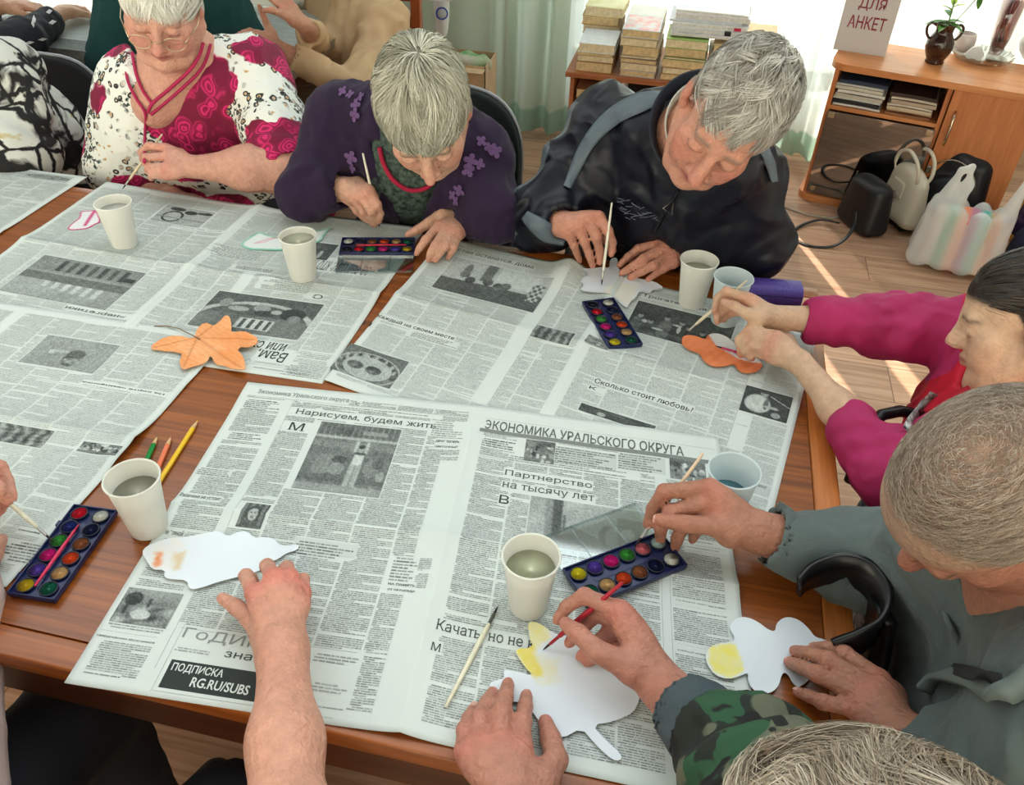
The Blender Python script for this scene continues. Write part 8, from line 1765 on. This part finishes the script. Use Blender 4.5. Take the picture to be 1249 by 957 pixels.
def abstract():
    m = mat('abstract_print', (206, 206, 200), .8); nt = m.node_tree; b = nt.nodes['Principled BSDF']; L = nt.links.new; tc = N(nt, 'ShaderNodeTexCoord'); n = N(nt, 'ShaderNodeTexNoise'); n.inputs['Scale'].default_value = 7; n.inputs['Detail'].default_value = 4; n.inputs['Distortion'].default_value = 1.2; L(tc.outputs['Object'], n.inputs[0]); v = N(nt, 'ShaderNodeTexVoronoi', feature='DISTANCE_TO_EDGE'); v.inputs['Scale'].default_value = 13; ad = N(nt, 'ShaderNodeVectorMath', operation='MULTIPLY_ADD'); L(n.outputs['Color'], ad.inputs[0]); ad.inputs[1].default_value = (.08, .08, .08); L(tc.outputs['Object'], ad.inputs[2]); L(ad.outputs[0], v.inputs['Vector'])
    r_ = N(nt, 'ShaderNodeMapRange'); r_.inputs[1].default_value = .05; r_.inputs[2].default_value = .09; L(v.outputs[0], r_.inputs[0]); x = N(nt, 'ShaderNodeMix', data_type='RGBA'); L(r_.outputs[0], x.inputs[0]); x.inputs[6].default_value = s2l((20, 20, 22)); r2 = N(nt, 'ShaderNodeValToRGB'); e = r2.color_ramp.elements; e[0].position = .42; e[0].color = s2l((28, 26, 26)); e[1].position = .50; e[1].color = s2l((206, 208, 202)); q = e.new(.66); q.color = s2l((206, 208, 202)); q = e.new(.70); q.color = s2l((176, 150, 60)); L(n.outputs[0], r2.inputs[0]); L(r2.outputs[0], x.inputs[7]); L(x.outputs[2], b.inputs['Base Color']); return m
p12 = person((-2.0, 1.95), 'person at the left edge in a black, white and ochre abstract print jacket')
s_ = dep(8, 92, 2.16); s2 = dep(-150, 100, 2.2); nb = (s_ + s2) / 2 + V3(0, .0, .06); ch = nb + V3(0, .10, -.25); pv = V3(nb[0], nb[1] + .18, .55); e_ = dep(24, 186, 2.16); w_ = V3(nb[0] + .14, 1.78, TZ - .06); e2 = dep(-150, 200, 2.2); w2 = V3(nb[0] - .12, 1.74, TZ - .06)
S = Solid(); sp = []; H12 = Head(nb + V3(.0, -.06, .18), unit((-.1, -.8, -.5)), (0, -.4, .9)); H12.add(S); S.cone(H12.w((0, -.03, -.05)), nb, .052, .06, k=.03); S.cone(nb, ch, .07, .09, k=.04); S.cone(ch, pv, .09, k=.04)
for a, b_, c_ in ((s_, e_, w_), (s2, e2, w2)):
    S.cone(nb, a, .05, .045, k=.04); S.cone(a, b_, .045, .04, k=.03); S.cone(b_, c_, .04, .027, k=.03); d = V3(0, -.2, -.9); hand(S, c_, [[c_ + d * .07 + V3(.03 - .02 * i, 0, 0), c_ + d * .10 + V3(.03 - .02 * i, 0, 0), c_ + d * .13 + V3(.03 - .02 * i, 0, 0)] for i in range(4)], [c_ + V3(0, -.03, -.02), c_ + V3(0, -.05, -.05), c_ + V3(0, -.055, -.07), c_ + V3(0, -.055, -.09)], 1.)
H12c = hl(); body(p12, S, (204, 154, 132), sp, H12, hp=dict(hairline=H12c, haircol=(150, 146, 138)), res=.006, seed=12); strands('hair', H12, p12, 2000, H12c, .07, [(120, 116, 108), (190, 186, 176)], seed=15, width=.002)
C = Solid(); torso(C, pv, ch, lerp(nb, ch, .08), (s2, s_), .17, .13)
for a, b_, c_ in ((s_, e_, w_), (s2, e2, w2)): C.cone(a, b_, .085, .085, k=.06); C.cone(b_, lerp(b_, c_, .8), .08, .055, k=.04); open_cuff(C, lerp(b_, c_, .88), c_, .04)
neckhole(C, nb, (0, 0, 1), .062, .1); cloth('print_jacket', C, abstract(), p12, .007, (.008, 15), 81, extra=lambda V: folds(V, s_, e_, .010, 45, 4)); lower_body(p12, pv, (.1, -1))
# ---------------------------------------------------------------- the chairs they sit on
def chair_under(px, py, Y, label, fab=SEATF, rz=0., w_=.46, top=None):
    q = aty(px, py, Y); return office_chair((q[0], Y - .22), rz, label, fab, top=q[2] if top is None else top, w_=w_)
chair_under(40, 70, 2.26, 'black fabric chair with pale piping between the print jacket and the rose blouse')
chair_under(288, 98, 2.30, 'black fabric chair behind the woman in the rose blouse')
chair_under(532, 106, 2.24, 'dark green-black chair behind the woman in the purple cardigan', GREENF, w_=.50)
WCH = wood('orange_chair_wood', (140, 66, 30), (176, 92, 46), 'Z', 7, .4)
wl, wr = aty(398, 5, 3.42), aty(508, 10, 3.42); wc = empty('wooden_chair', ((wl[0] + wr[0]) / 2, 3.3, 0), 'orange-brown wooden chair with a slatted back behind the person in beige', 'chair'); 
MB().box((wl[0] + .01, 3.02, .43), (wr[0] - .01, 3.42, .455), r=.008).build('seat', WCH, wc, angle=40)
for x in (wl[0], wr[0]): MB().box((x - .02, 3.40, 0), (x + .02, 3.435, .92), r=.004).build('back_post', WCH, wc); MB().box((x - .018, 3.03, 0), (x + .018, 3.065, .43), r=.004).build('leg', WCH, wc)
for z in (.56, .66, .76, .86): MB().box((wl[0] + .02, 3.41, z), (wr[0] - .02, 3.428, z + .045), r=.004).build('back_slat', WCH, wc)
# chairs at the right: thin arm loop and the broad black arm
c4 = office_chair((.93, 1.10), -math.pi / 2 - .1, 'black chair with thin loop armrests under the woman in magenta sleeves', top=.82); q = [dep(1062, 522, 1.36), dep(1075, 506, 1.37), dep(1098, 501, 1.38), dep(1122, 506, 1.40), dep(1140, 520, 1.42)]; MB().tube([q[0] - V3(0, 0, .12)] + q + [q[-1] - V3(0, 0, .12)], .010, 12).build('armrest', STEEL, c4, smooth=True)
c5 = office_chair((.80, .50), -math.pi / 2 + .25, 'black chair with a broad curved armrest under the man in grey fleece', top=.80)
q = [at(x, y, TZ + h) for x, y, h in ((974, 716, .062), (990, 702, .070), (1022, 693, .078), (1052, 700, .080), (1070, 718, .078), (1077, 742, .070), (1070, 765, .060), (1048, 782, .045), (1020, 794, .030))]
strap(q, .007, .055, 'armrest', mat('black_arm_plastic', (17, 17, 19), .32), c5, up=(0, 0, 1), n=60); strap([q[5], q[5] + V3(.015, -.01, -.10), q[5] + V3(.03, -.02, -.25), q[5] + V3(.04, -.02, -.34)], .05, .014, 'arm_support', mat('black_arm_plastic', (17, 17, 19), .32), c5, up=(1, .3, 0))
